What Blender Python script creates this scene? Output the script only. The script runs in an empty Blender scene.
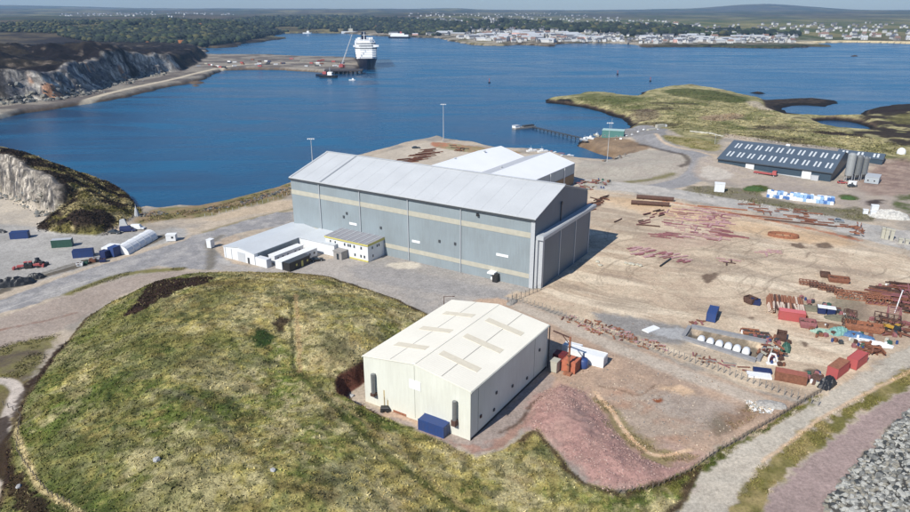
import bpy, math, random
import numpy as np
random.seed(7); rng = np.random.default_rng(11)
SC = bpy.context.scene
COL = SC.collection
FPX, CAMH = 680.0, 80.0
PITCH = math.atan(247/FPX)
SEA = -4.0
def at(px, py, z=0.0):
    """ground point (metres) for a measured bearing in the survey photograph"""
    cx = (px-455)/FPX; cy = (256-py)/FPX
    dy = math.cos(PITCH)+cy*math.sin(PITCH); dz = -math.sin(PITCH)+cy*math.cos(PITCH)
    t = (z-CAMH)/dz
    return (cx*t, dy*t)
def W(pts, z=0.0): return [at(x, y, z) for x, y in pts]
def lin(c):
    return tuple((v/255/12.92) if v/255 <= .04045 else ((v/255+.055)/1.055)**2.4 for v in c)
def alb(r, g, b, k=1.0):
    return np.array(lin((r, g, b)))*k

# ------------------------------------------------------------------ noise / distance
def _h(ix, iy, s):
    n = (ix.astype(np.int64)*374761393 + iy.astype(np.int64)*668265263 + s*1442695041) & 0xffffffff
    n = ((n ^ (n >> 13))*1274126177) & 0xffffffff
    n = n ^ (n >> 16)
    return (n & 0xffffff)/float(0xffffff)
def vn(x, y, s=0):
    xi = np.floor(x); yi = np.floor(y); fx = x-xi; fy = y-yi
    fx = fx*fx*(3-2*fx); fy = fy*fy*(3-2*fy)
    a = _h(xi, yi, s); b = _h(xi+1, yi, s); c = _h(xi, yi+1, s); d = _h(xi+1, yi+1, s)
    return (a*(1-fx)+b*fx)*(1-fy)+(c*(1-fx)+d*fx)*fy
def fbm(x, y, scale, s=0, o=4, g=.5):
    v = 0; a = 1.0; t = 0; f = 1.0/scale
    ca, sa = .8, .6
    for i in range(o):
        v = v+a*vn(x*f+13.7*i, y*f-7.1*i, s+i); t += a; a *= g
        x, y = ca*x-sa*y, sa*x+ca*y; f *= 2.03
    return v/t          # 0..1
def ss(a, b, x):
    t = np.clip((x-a)/(b-a), 0, 1); return t*t*(3-2*t)
def segdist(pl, X, Y, closed=False):
    d = np.full(X.shape, 1e18); n = len(pl)
    for i in range(n if closed else n-1):
        ax, ay = pl[i]; bx, by = pl[(i+1) % n]
        ex, ey = bx-ax, by-ay; L = ex*ex+ey*ey+1e-12
        t = np.clip(((X-ax)*ex+(Y-ay)*ey)/L, 0, 1)
        dd = (X-ax-t*ex)**2+(Y-ay-t*ey)**2
        np.minimum(d, dd, out=d)
    return np.sqrt(d)
def inside(pl, X, Y):
    r = np.zeros(X.shape, bool); n = len(pl)
    for i in range(n):
        ax, ay = pl[i]; bx, by = pl[(i+1) % n]
        if ay == by: continue
        c = ((ay > Y) != (by > Y))
        xx = (bx-ax)*(Y-ay)/(by-ay)+ax
        r ^= c & (X < xx)
    return r
def sdf(pl, X, Y, pad=40):
    """signed distance (+ inside), evaluated only near the polygon"""
    xs = [p[0] for p in pl]; ys = [p[1] for p in pl]
    out = np.full(X.shape, -float(pad))
    m = (X > min(xs)-pad) & (X < max(xs)+pad) & (Y > min(ys)-pad) & (Y < max(ys)+pad)
    if not m.any(): return out
    x = X[m]; y = Y[m]
    d = segdist(pl, x, y, True); i = inside(pl, x, y)
    out[m] = np.maximum(np.where(i, d, -d), -pad)
    return out
def chaikin(pl, n=2, closed=True):
    for _ in range(n):
        q = []; m = len(pl)
        for i in range(m if closed else m-1):
            a = pl[i]; b = pl[(i+1) % m]
            q += [(a[0]*.75+b[0]*.25, a[1]*.75+b[1]*.25), (a[0]*.25+b[0]*.75, a[1]*.25+b[1]*.75)]
        if not closed: q = [pl[0]]+q+[pl[-1]]
        pl = q
    return pl

# ------------------------------------------------------------------ land outlines
LAND_A = [(-1800, 700), (-700, 480), (-300, 390), (-215, 368), (-190, 350), (-168, 330), (-150, 308), (-141, 294)] + W(
    [(137, 214), (150, 211), (165, 213), (185, 210), (200, 211), (225, 206), (250, 199), (275, 193), (292, 187), (330, 170), (365, 157), (400, 148), (436, 139),
     (447, 142), (475, 147), (500, 152), (525, 153), (545, 154), (572, 159), (590, 161), (603, 162), (609, 159), (605, 157.5), (588, 152.5), (572, 146),
     (573, 143), (587, 139), (601, 133.5), (621, 131), (627, 127), (623, 121), (604, 114), (587, 109), (566, 105.5), (545, 103), (543, 100.5), (552, 99),
     (569, 97), (582, 94), (609, 94), (632, 98), (640, 93), (664, 88), (680, 87), (696, 87), (723, 91), (749, 97), (764, 100), (790, 98.5), (812, 98), (836, 100.5), (840, 103.5),
     (824, 107), (802, 105.5), (785, 108), (790, 113), (820, 116), (857, 116), (862, 111), (869, 109), (890, 107), (925, 105)], SEA) + \
    [(700, 600), (2500, 700), (2500, -400), (-1800, -400)]
REEF = W([(760, 98), (775, 95), (846, 95), (848, 107), (864, 108), (866, 118.5), (788, 118.5), (764, 110)], SEA)
POND = chaikin(W([(815, 122), (832, 120.5), (850, 122), (871, 129), (862, 132.5), (840, 131)], SEA), 1)
LAND_B = W([(-200, 160), (-60, 131), (0, 120), (30, 113), (60, 109), (95, 103), (130, 97), (165, 87.5), (185, 84), (200, 79), (225, 71), (262, 70), (300, 72), (330, 73.5), (358, 72), (360, 60),
     (330, 58), (280, 56.5), (225, 56), (212, 55), (205, 51), (195, 48), (225, 48), (240, 45), (262, 42), (285, 38.5), (268, 36.5), (285, 33.5), (320, 33.5), (345, 33.5), (352, 34),
     (385, 36.5), (436, 38), (455, 43), (480, 45.5), (505, 46), (512, 44.8), (548, 46.8), (555, 44.5), (580, 43.5), (620, 44), (636, 45.5), (650, 47.5), (700, 47), (780, 48.3), (826, 47),
     (812, 43.5), (850, 42.5), (880, 43), (910, 44.3), (950, 44.5)], SEA) + [(5000, 2500), (16000, 17000), (-16000, 17000), (-9000, 600)]
ISLETS = [W(q, SEA) for q in ([(849, 56.2), (853, 55.3), (858, 55.6), (859, 56.4), (853, 56.8)], [(187, 83), (196, 81), (206, 82.4), (202, 84), (192, 84.6)], [(748, 93), (756, 92), (768, 93.6), (760, 94.6)], [(190, 86), (197, 85.2), (202, 86), (195, 87)])]

MOUND = [(-84, 60)] + W([(-8, 512), (4, 480), (4, 450), (12, 425), (22, 400), (40, 372), (60, 348), (85, 318), (110, 303), (150, 284), (190, 275), (230, 272), (300, 273),
     (330, 277), (362, 287), (400, 300), (428, 314)]) + [(-3, 163), (-23.5, 131.5), (-23.5, 127)] + W([(372, 411), (405, 424), (440, 440), (478, 457), (503, 449), (528, 432), (538, 428), (560, 455), (585, 482), (620, 492), (690, 470), (712, 455)]) + [(34, 88), (20, 60)]
PINK = W([(533, 396), (560, 384), (585, 392), (606, 418), (632, 452), (668, 468), (700, 462), (650, 486), (605, 491), (570, 460), (528, 424)])
RIPRAP = W([(822, 505), (838, 488), (850, 470), (872, 448), (890, 428), (912, 408), (960, 372)]) + [(112, 120), (85, 62), (62, 62)]
FOOT = [(-700, 345), (-260, 318), (-212, 306), (-182, 281), (-166, 269), (-161, 249), (-146, 243), (-133, 239), (-127, 258), (-131, 274), (-136, 283)]
BSHORE = [(-1800, 700), (-700, 480), (-300, 390), (-215, 368), (-190, 350), (-168, 330), (-150, 308), (-139, 288)]
HEAD = FOOT+[(-139, 288), (-150, 308), (-168, 330), (-190, 350), (-215, 368), (-300, 390), (-700, 480)]
BFOOT = W([(-200, 140), (-60, 116), (0, 104), (30, 101), (60, 99), (90, 93), (115, 84), (140, 77), (165, 73.5), (185, 70), (196, 64), (207, 57), (208, 53)])
BHILL = BFOOT+[(-560, 1460), (-680, 1500), (-1600, 1400), (-3500, 900), (-3500, 500)]
PIT = W([(686, 338), (691, 329), (765, 344.5), (756, 359)])

def height(X, Y):
    X = np.asarray(X, float); Y = np.asarray(Y, float)
    h = np.full(X.shape, -9.0)
    wx = X+(fbm(X, Y, 14, 3)-.5)*7*ss(200, 420, Y); wy = Y+(fbm(X, Y, 14, 9)-.5)*7*ss(200, 420, Y)
    dA = sdf(LAND_A, wx, wy, 60)
    nr = ss(330, 380, Y)*ss(40, 90, X)        # the gentle grassy peninsula
    w = 5+9*nr
    dq = sdf(POND, X, Y, 20)
    hA = -9+9*ss(-w*.8, w, dA)
    hA = hA+(1-.9*ss(95, 25, segdist(W([(820, 128), (870, 128)], SEA), X, Y)))*nr*ss(6, 50, dA)*(1.5+5.5*fbm(X, Y, 90, 5)*ss(0, 60, dA)*ss(560, 440, Y)) + nr*ss(0, 5, dA)*(fbm(X, Y, 7, 8)-.5)*.8
    reef = ss(-6, 4, sdf(REEF, X, Y, 12))
    hA = np.where((reef > 0) & (hA > SEA), hA*(1-reef)+reef*(SEA+np.clip(dA, 0, 12)*.12), hA)
    hA = np.where(dq > -14, hA*(1-ss(-12, -1, dq))+ss(-12, -1, dq)*(-5.4+ss(2, -5, dq)*2.2), hA)
    far = Y > 380
    h = np.where(dA > -w, hA, h)
    # far side
    m = far
    if m.any():
        x = X[m]; y = Y[m]
        wo = ss(600, 1500, y)
        x2 = x+(fbm(x, y, 60, 31)-.5)*(14+40*wo); y2 = y+(fbm(x, y, 60, 37)-.5)*(14+60*wo)
        dB = sdf(LAND_B, x2, y2, 400)
        # inland distance grows, keep a smooth measure for the far country
        inl = np.clip(dB, -60, 4000)
        hb = -9+9*ss(-7, 6, dB)
        left = ss(900, -300, x)
        roll = fbm(x, y, 900, 41, 5)
        hb = hb + ss(10, 700, inl)*(8+34*left*roll+14*roll)*ss(1200, 1800, y)
        # wooded ridge on the left of the sound
        rg = np.exp(-((x+760)/420)**2-((y-2350)/420)**2)
        hb = hb+ss(0, 150, inl)*rg*32
        dm = np.hypot(x, y)
        hb = hb+ss(3500, 9000, dm)*(8+60*fbm(x, y, 2600, 51, 5)*ss(5000, 12000, dm))
        hb = hb+85*np.exp(-((x-5400)/850)**2-((y-12600)/1500)**2)+25*np.exp(-((x-4300)/1500)**2-((y-12500)/1300)**2)
        hb = hb+60*np.exp(-((x+7600)/1200)**2-((y-12500)/1400)**2)
        # the hill behind the quarry road
        db = sdf(BHILL, x+(fbm(x, y, 26, 61)-.5)*13, y+(fbm(x, y, 26, 67)-.5)*13, 60)
        db2 = sdf(BHILL, x, y, 60)
        top = 12+36*fbm(x, y, 85, 71, 5)+8*ss(-300, -480, x)
        top = top*(.45+.55*ss(1150, 800, y))*(.35+.65*ss(-255, -350, x))
        cl = ss(-1, 22, db)*.85+.15*ss(0, 90, db2)
        cl = cl+.05*np.sin(cl*16+5*fbm(x, y, 60, 75, 3))*ss(.1, .3, cl)*ss(.95, .8, cl)
        hb = np.maximum(hb, np.where(db > 0, cl*top+(fbm(x, y, 12, 73, 4)-.5)*7*ss(0, 8, db), -20))
        h[m] = np.maximum(h[m], np.where(dB > -9, hb, -9))
    for q in ISLETS:
        di = sdf(q, X, Y, 15)
        h = np.where(di > -6, np.maximum(h, SEA-1.2+ss(-4, 8, di)*3), h)
    # headland with the quarry face
    m = (X < -115) & (Y < 500) & (Y > 225)
    if m.any():
        x = X[m]; y = Y[m]
        xx = x+(fbm(x, y, 9, 81)-.5)*4; yy = y+(fbm(x, y, 9, 83)-.5)*4
        ins = sdf(HEAD, xx, yy, 30)
        d1 = segdist(FOOT, xx, yy); d2 = segdist(BSHORE, x, y)
        st = 2.2*ss(-160, -169, x)+.62
        crest = np.interp(x, [-700, -300, -210, -170, -153, -140, -131], [34, 24, 17.5, 14.5, 10.5, 5.5, 1.2])
        hh = np.minimum(crest*1.06, d1*st)
        k = 1.6
        a = hh; b = -4+d2*.62
        hh = -np.log(np.exp(-a/k)+np.exp(-b/k)+np.exp(-crest/k))*k
        hh = hh+(fbm(x, y, 6, 85, 4)-.5)*2.2*ss(.5, 5, hh)+.75*np.sin(hh*1.9+4*fbm(x, y, 15, 87, 2))*ss(-158, -168, x)*ss(1.5, 3, hh)*ss(12, 8, d1)
        kk = ss(0, 1.5, ins); h[m] = np.where(ins > 0, h[m]*(1-kk)+np.maximum(h[m], hh)*kk, h[m])
    # foreground mound
    m = (Y < 230) & (X < 60) & (X > -110)
    if m.any():
        x = X[m]; y = Y[m]
        xx = x+(fbm(x, y, 5, 91)-.5)*1.6; yy = y+(fbm(x, y, 5, 93)-.5)*1.6
        d = sdf(MOUND, xx, yy, 10)
        amp = 8.5*ss(14, -28, x)+1.0
        hh = amp*(1-np.exp(-np.clip(d, 0, 200)/24))
        cut = np.exp(-((x+25)/9)**2-((y-137)/20)**2)
        hh = hh+cut*3.6*ss(.2, 2.2, d)
        hh = hh+ss(0, 6, d)*((fbm(x, y, 22, 95)-.5)*2.4+(fbm(x, y, 3.2, 97, 3)-.5)*.5)
        h[m] = np.where(d > 0, h[m]+np.maximum(hh, 0), h[m])
    d = sdf(PINK, X, Y, 10)
    h = h+np.where(d > 0, 1.9*(1-np.exp(-d/5))+(fbm(X, Y, 2.5, 99)-.5)*1.0*ss(0, 2, d), 0)
    d = sdf(RIPRAP, X, Y, 10)
    h = h+np.where(d > 0, d*.5, 0)
    d = sdf(PIT, X, Y, 10)
    h = h-1.1*ss(0, .8, d)
    # fine roughness on the open ground
    h = h+np.where((h > -.5) & (Y < 420), (fbm(X, Y, 6, 101, 3)-.5)*.10, 0)
    return h
def hz(x, y): return float(height(np.array([x]), np.array([y]))[0])
def gpts(px, py, it=6, dz=0.0):
    """where a sight line meets the modelled ground"""
    px = np.asarray(px, float); py = np.asarray(py, float)
    cx = (px-455)/FPX; cy = (256-py)/FPX
    dy = math.cos(PITCH)+cy*math.sin(PITCH); d_z = -math.sin(PITCH)+cy*math.cos(PITCH)
    z = np.zeros(px.shape)
    for i in range(it):
        t = (z-CAMH)/d_z; x = cx*t; y = dy*t
        z = z*.4+.6*np.clip(height(x, y), SEA, 60)
    t = (z-CAMH)/d_z
    return cx*t, dy*t, height(cx*t, dy*t)+dz
# ------------------------------------------------------------------ ground cover colours
ZN = ['open_ground', 'grassy_hill', 'yard', 'main_road', 'gravel_road', 'rocky_headland', 'grassland_shore', 'quay', 'moorland', 'quarry_hill', 'shore_road']
def paint(X, Y, Z):
    N = X.shape[0]
    col = np.zeros((N, 3)); zone = np.zeros(N, int)
    n1 = fbm(X, Y, 45, 201, 5); n2 = fbm(X, Y, 12, 203, 5); n3 = fbm(X, Y, 3, 205, 4); n4 = fbm(X, Y, 1.1, 207, 3)
    c = lambda *a: np.array(a)
    mix = lambda a, b, t: a*(1-t[:, None])+b*t[:, None]
    base = mix(alb(176, 162, 144)[None, :], alb(148, 140, 130)[None, :], ss(.35, .65, n2))
    col[:] = base
    wxx = X+(n3-.5)*3+(n2-.5)*3*ss(200, 400, Y); wyy = Y+(fbm(X, Y, 3, 215, 4)-.5)*3+(fbm(X, Y, .9, 217, 2)-.5)*1.2
    def layer(poly, rgb, soft=.8, op=1.0, zn=None, rough=0.0, tex=None, pad=30, smooth=1, rgb2=None, warp=True):
        pl = chaikin(poly, smooth) if smooth else poly
        d = sdf(pl, wxx if warp else X, wyy if warp else Y, pad)
        a = ss(-soft, soft, d+rough*(n4-.5)*2+rough*(n2-.5)*2)*op
        if tex is not None: a = a*tex
        r = np.array(rgb)[None, :] if rgb2 is None else mix(np.array(rgb)[None, :], np.array(rgb2)[None, :], ss(.36, .64, n3*.5+n2*.5))
        col[:] = col*(1-a[:, None])+r*a[:, None]
        if zn is not None: zone[d > 0] = zn
        return d
    def stroke(line, wd, rgb, soft=.4, op=1.0, tex=None, zn=None, smooth=2, rough=0.0):
        pl = chaikin(line, smooth, False)
        xs = [p[0] for p in pl]; ys = [p[1] for p in pl]
        m = (X > min(xs)-9-wd) & (X < max(xs)+9+wd) & (Y > min(ys)-9-wd) & (Y < max(ys)+9+wd)
        if not m.any(): return
        xx = X[m]+(n3[m]-.5)*1.2; yy = Y[m]+(n2[m]-.5)*1.2
        d = wd/2-segdist(pl, xx, yy)+rough*(n4[m]-.5)*2
        a = ss(-soft, soft, d)*op
        if tex is not None: a = a*tex[m]
        col[m] = col[m]*(1-a[:, None])+np.array(rgb)[None, :]*a[:, None]
        if zn is not None:
            z = zone[m]; z[d > 0] = zn; zone[m] = z
    straw = alb(174, 160, 116, .8); olive = alb(128, 122, 70, .74); green = alb(88, 100, 44, .64); dgreen = alb(60, 74, 36, .52)
    kelp = alb(44, 38, 34, .45); heath = alb(72, 55, 48, .5); rust = alb(176, 104, 66, .8); pinkc = alb(176, 146, 138, .8)
    asph = alb(150, 148, 148, .85); asph2 = alb(168, 164, 160, .85); sandc = alb(206, 184, 158, .9)
    # ---- peninsula beyond the works
    PEN = W([(532, 100), (570, 88), (700, 78), (960, 92), (960, 168), (905, 166), (880, 163), (845, 153), (790, 148), (725, 140), (716, 150), (680, 143), (665, 133), (652, 126), (632, 128), (622, 121), (585, 114)])
    d = sdf(PEN, wxx, wyy, 40); pm = ss(-2, 2, d)
    g = mix(mix(alb(178, 167, 124, .9)[None, :], alb(128, 124, 82, .8)[None, :], ss(.40, .62, n1*.3+n2*.3+n3*.4)), green[None, :]*1.1, ss(.54, .70, fbm(X, Y, 22, 221, 5))*.55)
    g = mix(g, heath[None, :], ss(.66, .76, fbm(X*.6, Y, 18, 223, 4))*.6)
    col[:] = mix(col, g, pm); zone[d > 0] = 6
    dl = Z-SEA
    layer(W([(575, 96), (612, 95), (650, 100), (630, 106), (590, 104)]), green, 5, .6, rough=3)
    layer(W([(664, 90), (690, 89), (725, 93), (752, 101), (738, 106), (700, 101), (668, 97)]), green*.8, 4, .8, rough=3)
    layer(W([(742, 103), (758, 101), (768, 106), (775, 112), (755, 109)]), alb(185, 172, 150, .8), 2, .9, rough=1)
    layer(W([(630, 112), (655, 110), (662, 118), (645, 122), (634, 119)]), alb(120, 100, 90, .7), 3, .6, rough=2)
    layer(W([(852, 109), (870, 106), (925, 103), (925, 111), (880, 113), (862, 117)]), kelp*1.3, 2, .95, rough=3)
    layer(W([(541, 101), (556, 98), (574, 99.5), (577, 104), (560, 106.5), (545, 104)]), kelp, 1.5, 1)
    layer(W([(700, 118), (735, 114), (748, 117), (725, 124), (700, 123)]), alb(170, 140, 120, .75), 3, .6, rough=2)
    layer(W([(850, 128), (866, 106), (960, 98), (960, 150), (905, 152), (870, 142), (800, 137), (790, 132), (830, 134)]), heath*.8, 4, .95, rough=5, tex=ss(.36, .46, fbm(X, Y, 15, 225, 4)))
    layer(W([(880, 118), (960, 108), (960, 122), (900, 126)]), olive*.8, 3, .7, rough=4)
    layer(W([(750, 128), (790, 126), (800, 131), (760, 133)]), heath, 3, .7, rough=3)
    # shore band of weed and rock
    sb = (Y > 330) & (Y < 1000) & (X > 30)
    t = ss(2.7, 1.9, dl+(n3-.5)*2.2)*sb
    rk = mix(kelp[None, :], alb(120, 100, 82, .7)[None, :], ss(1.0, 2.6, dl+(n3-.5)))
    col[:] = mix(col, rk, t)
    # ---- landward: near shore left
    layer(W([(128, 228), (150, 208), (200, 206), (292, 178), (292, 198), (240, 208), (205, 218), (160, 220)]), olive, 2, .9, rough=2, rgb2=alb(150, 128, 96, .75))
    layer(W([(200, 219), (292, 197), (292, 210), (250, 214), (215, 222)]), alb(196, 176, 150, .85), 1.5, .8)
    stroke(W([(205, 232), (250, 219), (294, 209)]), 2.5, olive*.9, 1, .6, rough=1)
    # left depot gravel
    layer(W([(-60, 190), (30, 205), (60, 235), (150, 232), (180, 226), (192, 236), (130, 252), (60, 276), (0, 292), (-60, 308)]), alb(178, 175, 170, .85), 1.5, .95, rgb2=alb(160, 157, 152, .85))
    layer(W([(-60, 178), (0, 188), (30, 203), (58, 216), (60, 222), (30, 228), (-60, 215)]), alb(196, 184, 166, .9), 2, .9, rgb2=alb(180, 170, 156, .85))
    # dark verge beside the road
    stroke(W([(-40, 304), (20, 281), (60, 270), (110, 255), (130, 248), (163, 236)]), 4.5, alb(112, 106, 94, .7), 1.2, .8, rough=1.5)
    # main asphalt road
    RD = W([(-60, 318), (0, 300), (60, 278), (120, 259), (160, 248), (195, 236), (225, 226), (294, 208), (294, 224), (235, 233), (214, 243), (220, 258), (245, 268), (330, 272), (320, 277), (230, 271), (180, 268), (150, 266), (100, 283), (40, 302), (0, 314), (-60, 334)])
    layer(RD, asph, .5, 1, zn=3, rgb2=asph2)
    stroke(W([(-40, 306), (20, 284.5), (60, 271.5), (110, 257.5), (135, 249), (163, 238)]), 3.6, alb(108, 100, 88, .68), .9, .9, rough=1.3)
    stroke(W([(-40, 303), (20, 281.5), (60, 269), (110, 255)]), .5, alb(196, 192, 186, .85), .3, .6)
    stroke(W([(-60, 330), (0, 311), (60, 289), (110, 274)]), .5, alb(190, 186, 178), .2, .6)
    stroke(W([(210, 268), (212, 250), (208, 243), (222, 236)]), 3, alb(120, 112, 96, .7), 1, .7, rough=1)
    layer(W([(216, 240), (240, 234), (262, 262), (240, 266), (222, 257)]), alb(186, 168, 148, .85), 1, .9)
    # lay-by south of the road
    layer(W([(-60, 340), (0, 318), (60, 298), (105, 284), (150, 272), (200, 271), (186, 276), (150, 283), (110, 300), (84, 316), (60, 332), (0, 352), (-60, 372)]), alb(172, 158, 146, .85), .8, 1, rgb2=alb(160, 146, 134, .85))
    stroke(W([(70, 293), (98, 282), (130, 272), (180, 269)]), 3.2, olive, 1, .9, rough=1)
    stroke(W([(0, 330), (40, 322), (75, 313)]), .9, alb(136, 100, 84, .8), .6, .7, rough=1)
    layer(W([(-60, 372), (0, 345), (40, 336), (62, 332), (45, 360), (30, 380), (15, 376), (0, 380), (-60, 395)]), olive, 1.5, .9, rough=2, rgb2=alb(96, 84, 66, .6))
    layer(W([(-60, 366), (10, 374), (34, 378), (26, 405), (12, 440), (14, 475), (30, 520), (-60, 540)]), olive, 1, 1, rough=1, rgb2=alb(120, 108, 76, .7))
    stroke(W([(-60, 392), (-20, 382), (4, 380), (17, 385), (19, 393), (10, 412), (2, 430), (-20, 465)]), 2.9, alb(196, 184, 172, .85), .5, 1, zn=4)
    stroke(W([(-60, 455), (-8, 486), (6, 503), (20, 530)]), 3.6, alb(200, 186, 172, .85), .5, 1, zn=4)
    # ---- the works apron
    layer(W([(214, 262), (240, 268), (300, 262), (400, 250), (540, 288), (500, 294), (545, 318), (470, 330), (428, 316), (360, 288), (300, 276), (225, 274)]), alb(176, 168, 160, .85), 1, 1, rgb2=alb(156, 151, 146, .85))
    layer(W([(360, 262), (540, 296), (505, 300), (420, 292), (350, 275)]), alb(140, 140, 142, .85), 2, .6, rgb2=alb(156, 152, 150, .85))
    layer(W([(390, 262), (420, 262), (420, 270), (385, 268)]), alb(205, 195, 178, .9), 1, .8)
    # quay behind the hall
    layer(W([(330, 172), (365, 157), (437, 139), (455, 146), (505, 152), (580, 158), (660, 190), (560, 215), (300, 215)]), alb(196, 184, 166, .9), 1, 1, zn=7, rgb2=alb(182, 170, 154, .9))
    layer(W([(430, 142), (450, 143), (485, 148), (520, 151), (520, 156), (470, 153), (440, 149)]), alb(150, 142, 96, .75), 1, .8, rough=1.5, rgb2=rust)
    # spit and turning circle
    layer(W([(600, 150), (655, 150), (700, 168), (690, 190), (575, 187), (575, 162), (600, 163), (625, 157)]), alb(180, 172, 158, .85), 1.5, 1, rgb2=alb(168, 158, 146, .85))
    layer(W([(573, 141), (600, 136), (628, 142), (655, 150), (625, 154), (600, 154), (580, 149)]), alb(150, 126, 100, .8), 1, .9, rough=1, rgb2=alb(128, 106, 84, .7))
    layer(W([(606, 131), (640, 124), (668, 131), (664, 140), (672, 150), (650, 151), (628, 140)]), asph, 1, 1, zn=4, rgb2=alb(140, 136, 132, .8))
    stroke(W([(652, 142), (668, 152), (690, 158), (703, 164), (700, 174), (680, 184), (640, 190)]), 12, asph, 1, .95, zn=4)
    stroke(W([(640, 147), (662, 152), (682, 160), (690, 168), (680, 170)]), 3, heath, 1, .7, rough=1)
    stroke(W([(628, 182), (650, 180), (672, 175)]), 4, olive*.9, 1.5, .8, rough=1.5)
    layer(W([(660, 142), (690, 144), (722, 150), (716, 158), (690, 154), (668, 147)]), straw, 1.5, .95, rough=1, rgb2=olive)
    stroke(W([(655, 141), (663, 148), (690, 156), (715, 162)]), 2.2, sandc*.9, .6, .9)
    layer(W([(700, 160), (725, 168), (840, 186), (900, 172), (920, 200), (880, 214), (800, 196), (730, 184), (690, 178)]), alb(184, 170, 154, .85), 2, .95, rgb2=alb(164, 152, 142, .85))
    layer(W([(700, 168), (735, 174), (728, 180), (702, 180)]), alb(200, 192, 180, .85), 1, .7)
    layer(W([(852, 176), (880, 166), (912, 160), (930, 190), (900, 196), (865, 196)]), alb(132, 106, 98, .78), 4, .8, rough=3, rgb2=alb(160, 138, 124, .84))
    layer(W([(888, 200), (930, 190), (930, 222), (905, 214)]), alb(172, 160, 148, .85), 2, .9, rough=2, rgb2=green)
    layer(W([(868, 200), (886, 199), (880, 205), (868, 206)]), alb(70, 54, 50, .6), 1.5, .9, rough=1)
    layer(W([(690, 184), (760, 190), (765, 199), (840, 209), (862, 206), (880, 222), (850, 222), (790, 212), (700, 197), (680, 192)]), alb(134, 126, 108, .75), 1.2, .95, rough=1, rgb2=alb(118, 114, 84, .7))
    layer(W([(742, 190), (750, 185), (764, 185), (772, 190), (756, 193)]), green, 1, 1, rough=1)
    layer(W([(836, 196), (850, 194), (862, 199), (846, 201)]), green, 1, .9, rough=1)
    # service road along the yard
    layer(W([(575, 178), (640, 184), (700, 193), (760, 204), (830, 216), (870, 224), (960, 240), (960, 262), (900, 248), (870, 241), (830, 229), (760, 213), (700, 202), (640, 193), (580, 187)]), alb(172, 168, 162, .88), .5, 1, zn=4, rgb2=alb(186, 180, 172, .88), smooth=0)
    # ---- storage yard
    YARD = W([(578, 188), (640, 196), (700, 205), (760, 217), (830, 233), (870, 246), (900, 254), (960, 266), (960, 300), (912, 345), (860, 372), (822, 400), (770, 394), (700, 367), (640, 346), (600, 332), (560, 312), (505, 296), (540, 288), (582, 262)])
    d = layer(YARD, alb(200, 182, 158, .94), .7, 1, zn=2, rgb2=alb(182, 162, 140, .90), smooth=0)
    yd = ss(0, 3, d)
    u = (.849*X-.528*Y); v = (.528*X+.849*Y)
    st = fbm(u*.22, v, 5, 231, 4)
    col[:] = mix(col, alb(212, 197, 174, .98)[None, :], yd*ss(.55, .7, st)*.7)
    col[:] = mix(col, alb(152, 136, 120, .86)[None, :], yd*ss(.56, .72, fbm(u*.3, v, 9, 233, 4))*.55)
    layer(W([(590, 196), (640, 198), (720, 216), (830, 236), (860, 246), (820, 246), (700, 224), (620, 208)]), alb(206, 172, 132, .9), 4, .55, rough=2)
    for q in range(60):     # tyre sweeps
        a0 = rng.uniform(0, 6.28); cx, cy = at(rng.uniform(640, 850), rng.uniform(235, 300)); R = rng.uniform(12, 45)
        arc = [(cx+R*math.cos(a0+k*.25), cy+R*.8*math.sin(a0+k*.25)) for k in range(int(rng.uniform(5, 12)))]
        stroke(arc, .4, alb(146, 130, 112, .86), .18, .5, smooth=1)
        arc = [(x+1.4, y+1.2) for x, y in arc]
        stroke(arc, .4, alb(146, 130, 112, .86), .18, .5, smooth=1)
    layer(W([(592, 310), (640, 318), (690, 328), (698, 340), (670, 346), (630, 335), (596, 322)]), alb(140, 138, 136, .85), 1.5, .9, rough=1)
    layer(W([(652, 326), (690, 330), (686, 341), (655, 336)]), alb(172, 172, 172, .85), .6, .9, rough=.5)
    # thaw-dark puddle stains
    for q in [[(697, 276), (717, 272), (718, 279), (708, 284)], [(790, 243), (804, 244), (806, 248), (793, 248)], [(813, 244), (830, 243), (832, 248), (820, 248)], [(797, 341), (809, 342), (806, 347), (800, 345)], [(803, 368), (817, 369), (815, 375), (803, 374)], [(804, 253), (813, 252), (806, 258)], [(745, 318), (758, 317), (757, 322)], [(845, 236), (851, 235), (849, 239)]]:
        layer(W(q), alb(104, 84, 70, .75), .7, .85, rough=.8, smooth=2)
    # pit floor
    layer(PIT, alb(120, 110, 96, .7), .5, .9)
    layer(W([(828, 296), (850, 294), (868, 304), (866, 320), (845, 318), (825, 308)]), alb(120, 116, 98, .75), 1.5, .7, rough=1)
    layer(W([(835, 302), (912, 300), (930, 330), (890, 350), (850, 345)]), alb(150, 128, 112, .8), 3, .5, rough=2)
    # pink-red stone patches of the yard floor
    for q in [[(640, 235), (700, 228), (720, 238), (700, 250), (650, 248)], [(690, 210), (735, 214), (735, 226), (700, 224)]]:
        layer(W(q), alb(178, 140, 132, .85), 3, .2, rough=3)
    # rust line of old steel by the road
    stroke(W([(640, 197), (700, 207), (760, 218), (830, 233), (858, 240)]), 2.2, rust, 1, .8, rough=1.6)
    # ---- between the fence and the cream hall
    layer(W([(470, 300), (505, 297), (560, 316), (600, 335), (640, 349), (700, 371), (770, 398), (815, 404), (790, 418), (740, 438), (700, 456), (700, 470), (655, 488), (600, 470), (560, 420), (530, 396), (480, 440), (350, 410), (430, 316)]), alb(186, 160, 138, .9), 1, 1, rgb2=alb(166, 144, 126, .87))
    stroke(W([(520, 307), (560, 322), (600, 341), (680, 372), (760, 402)]), 5.0, alb(188, 178, 164, .88), 1.2, .75)
    layer(W([(352, 400), (372, 412), (470, 458), (500, 440), (560, 380), (545, 372), (467, 446), (365, 406)]), alb(160, 146, 138, .85), .6, .9)
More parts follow.
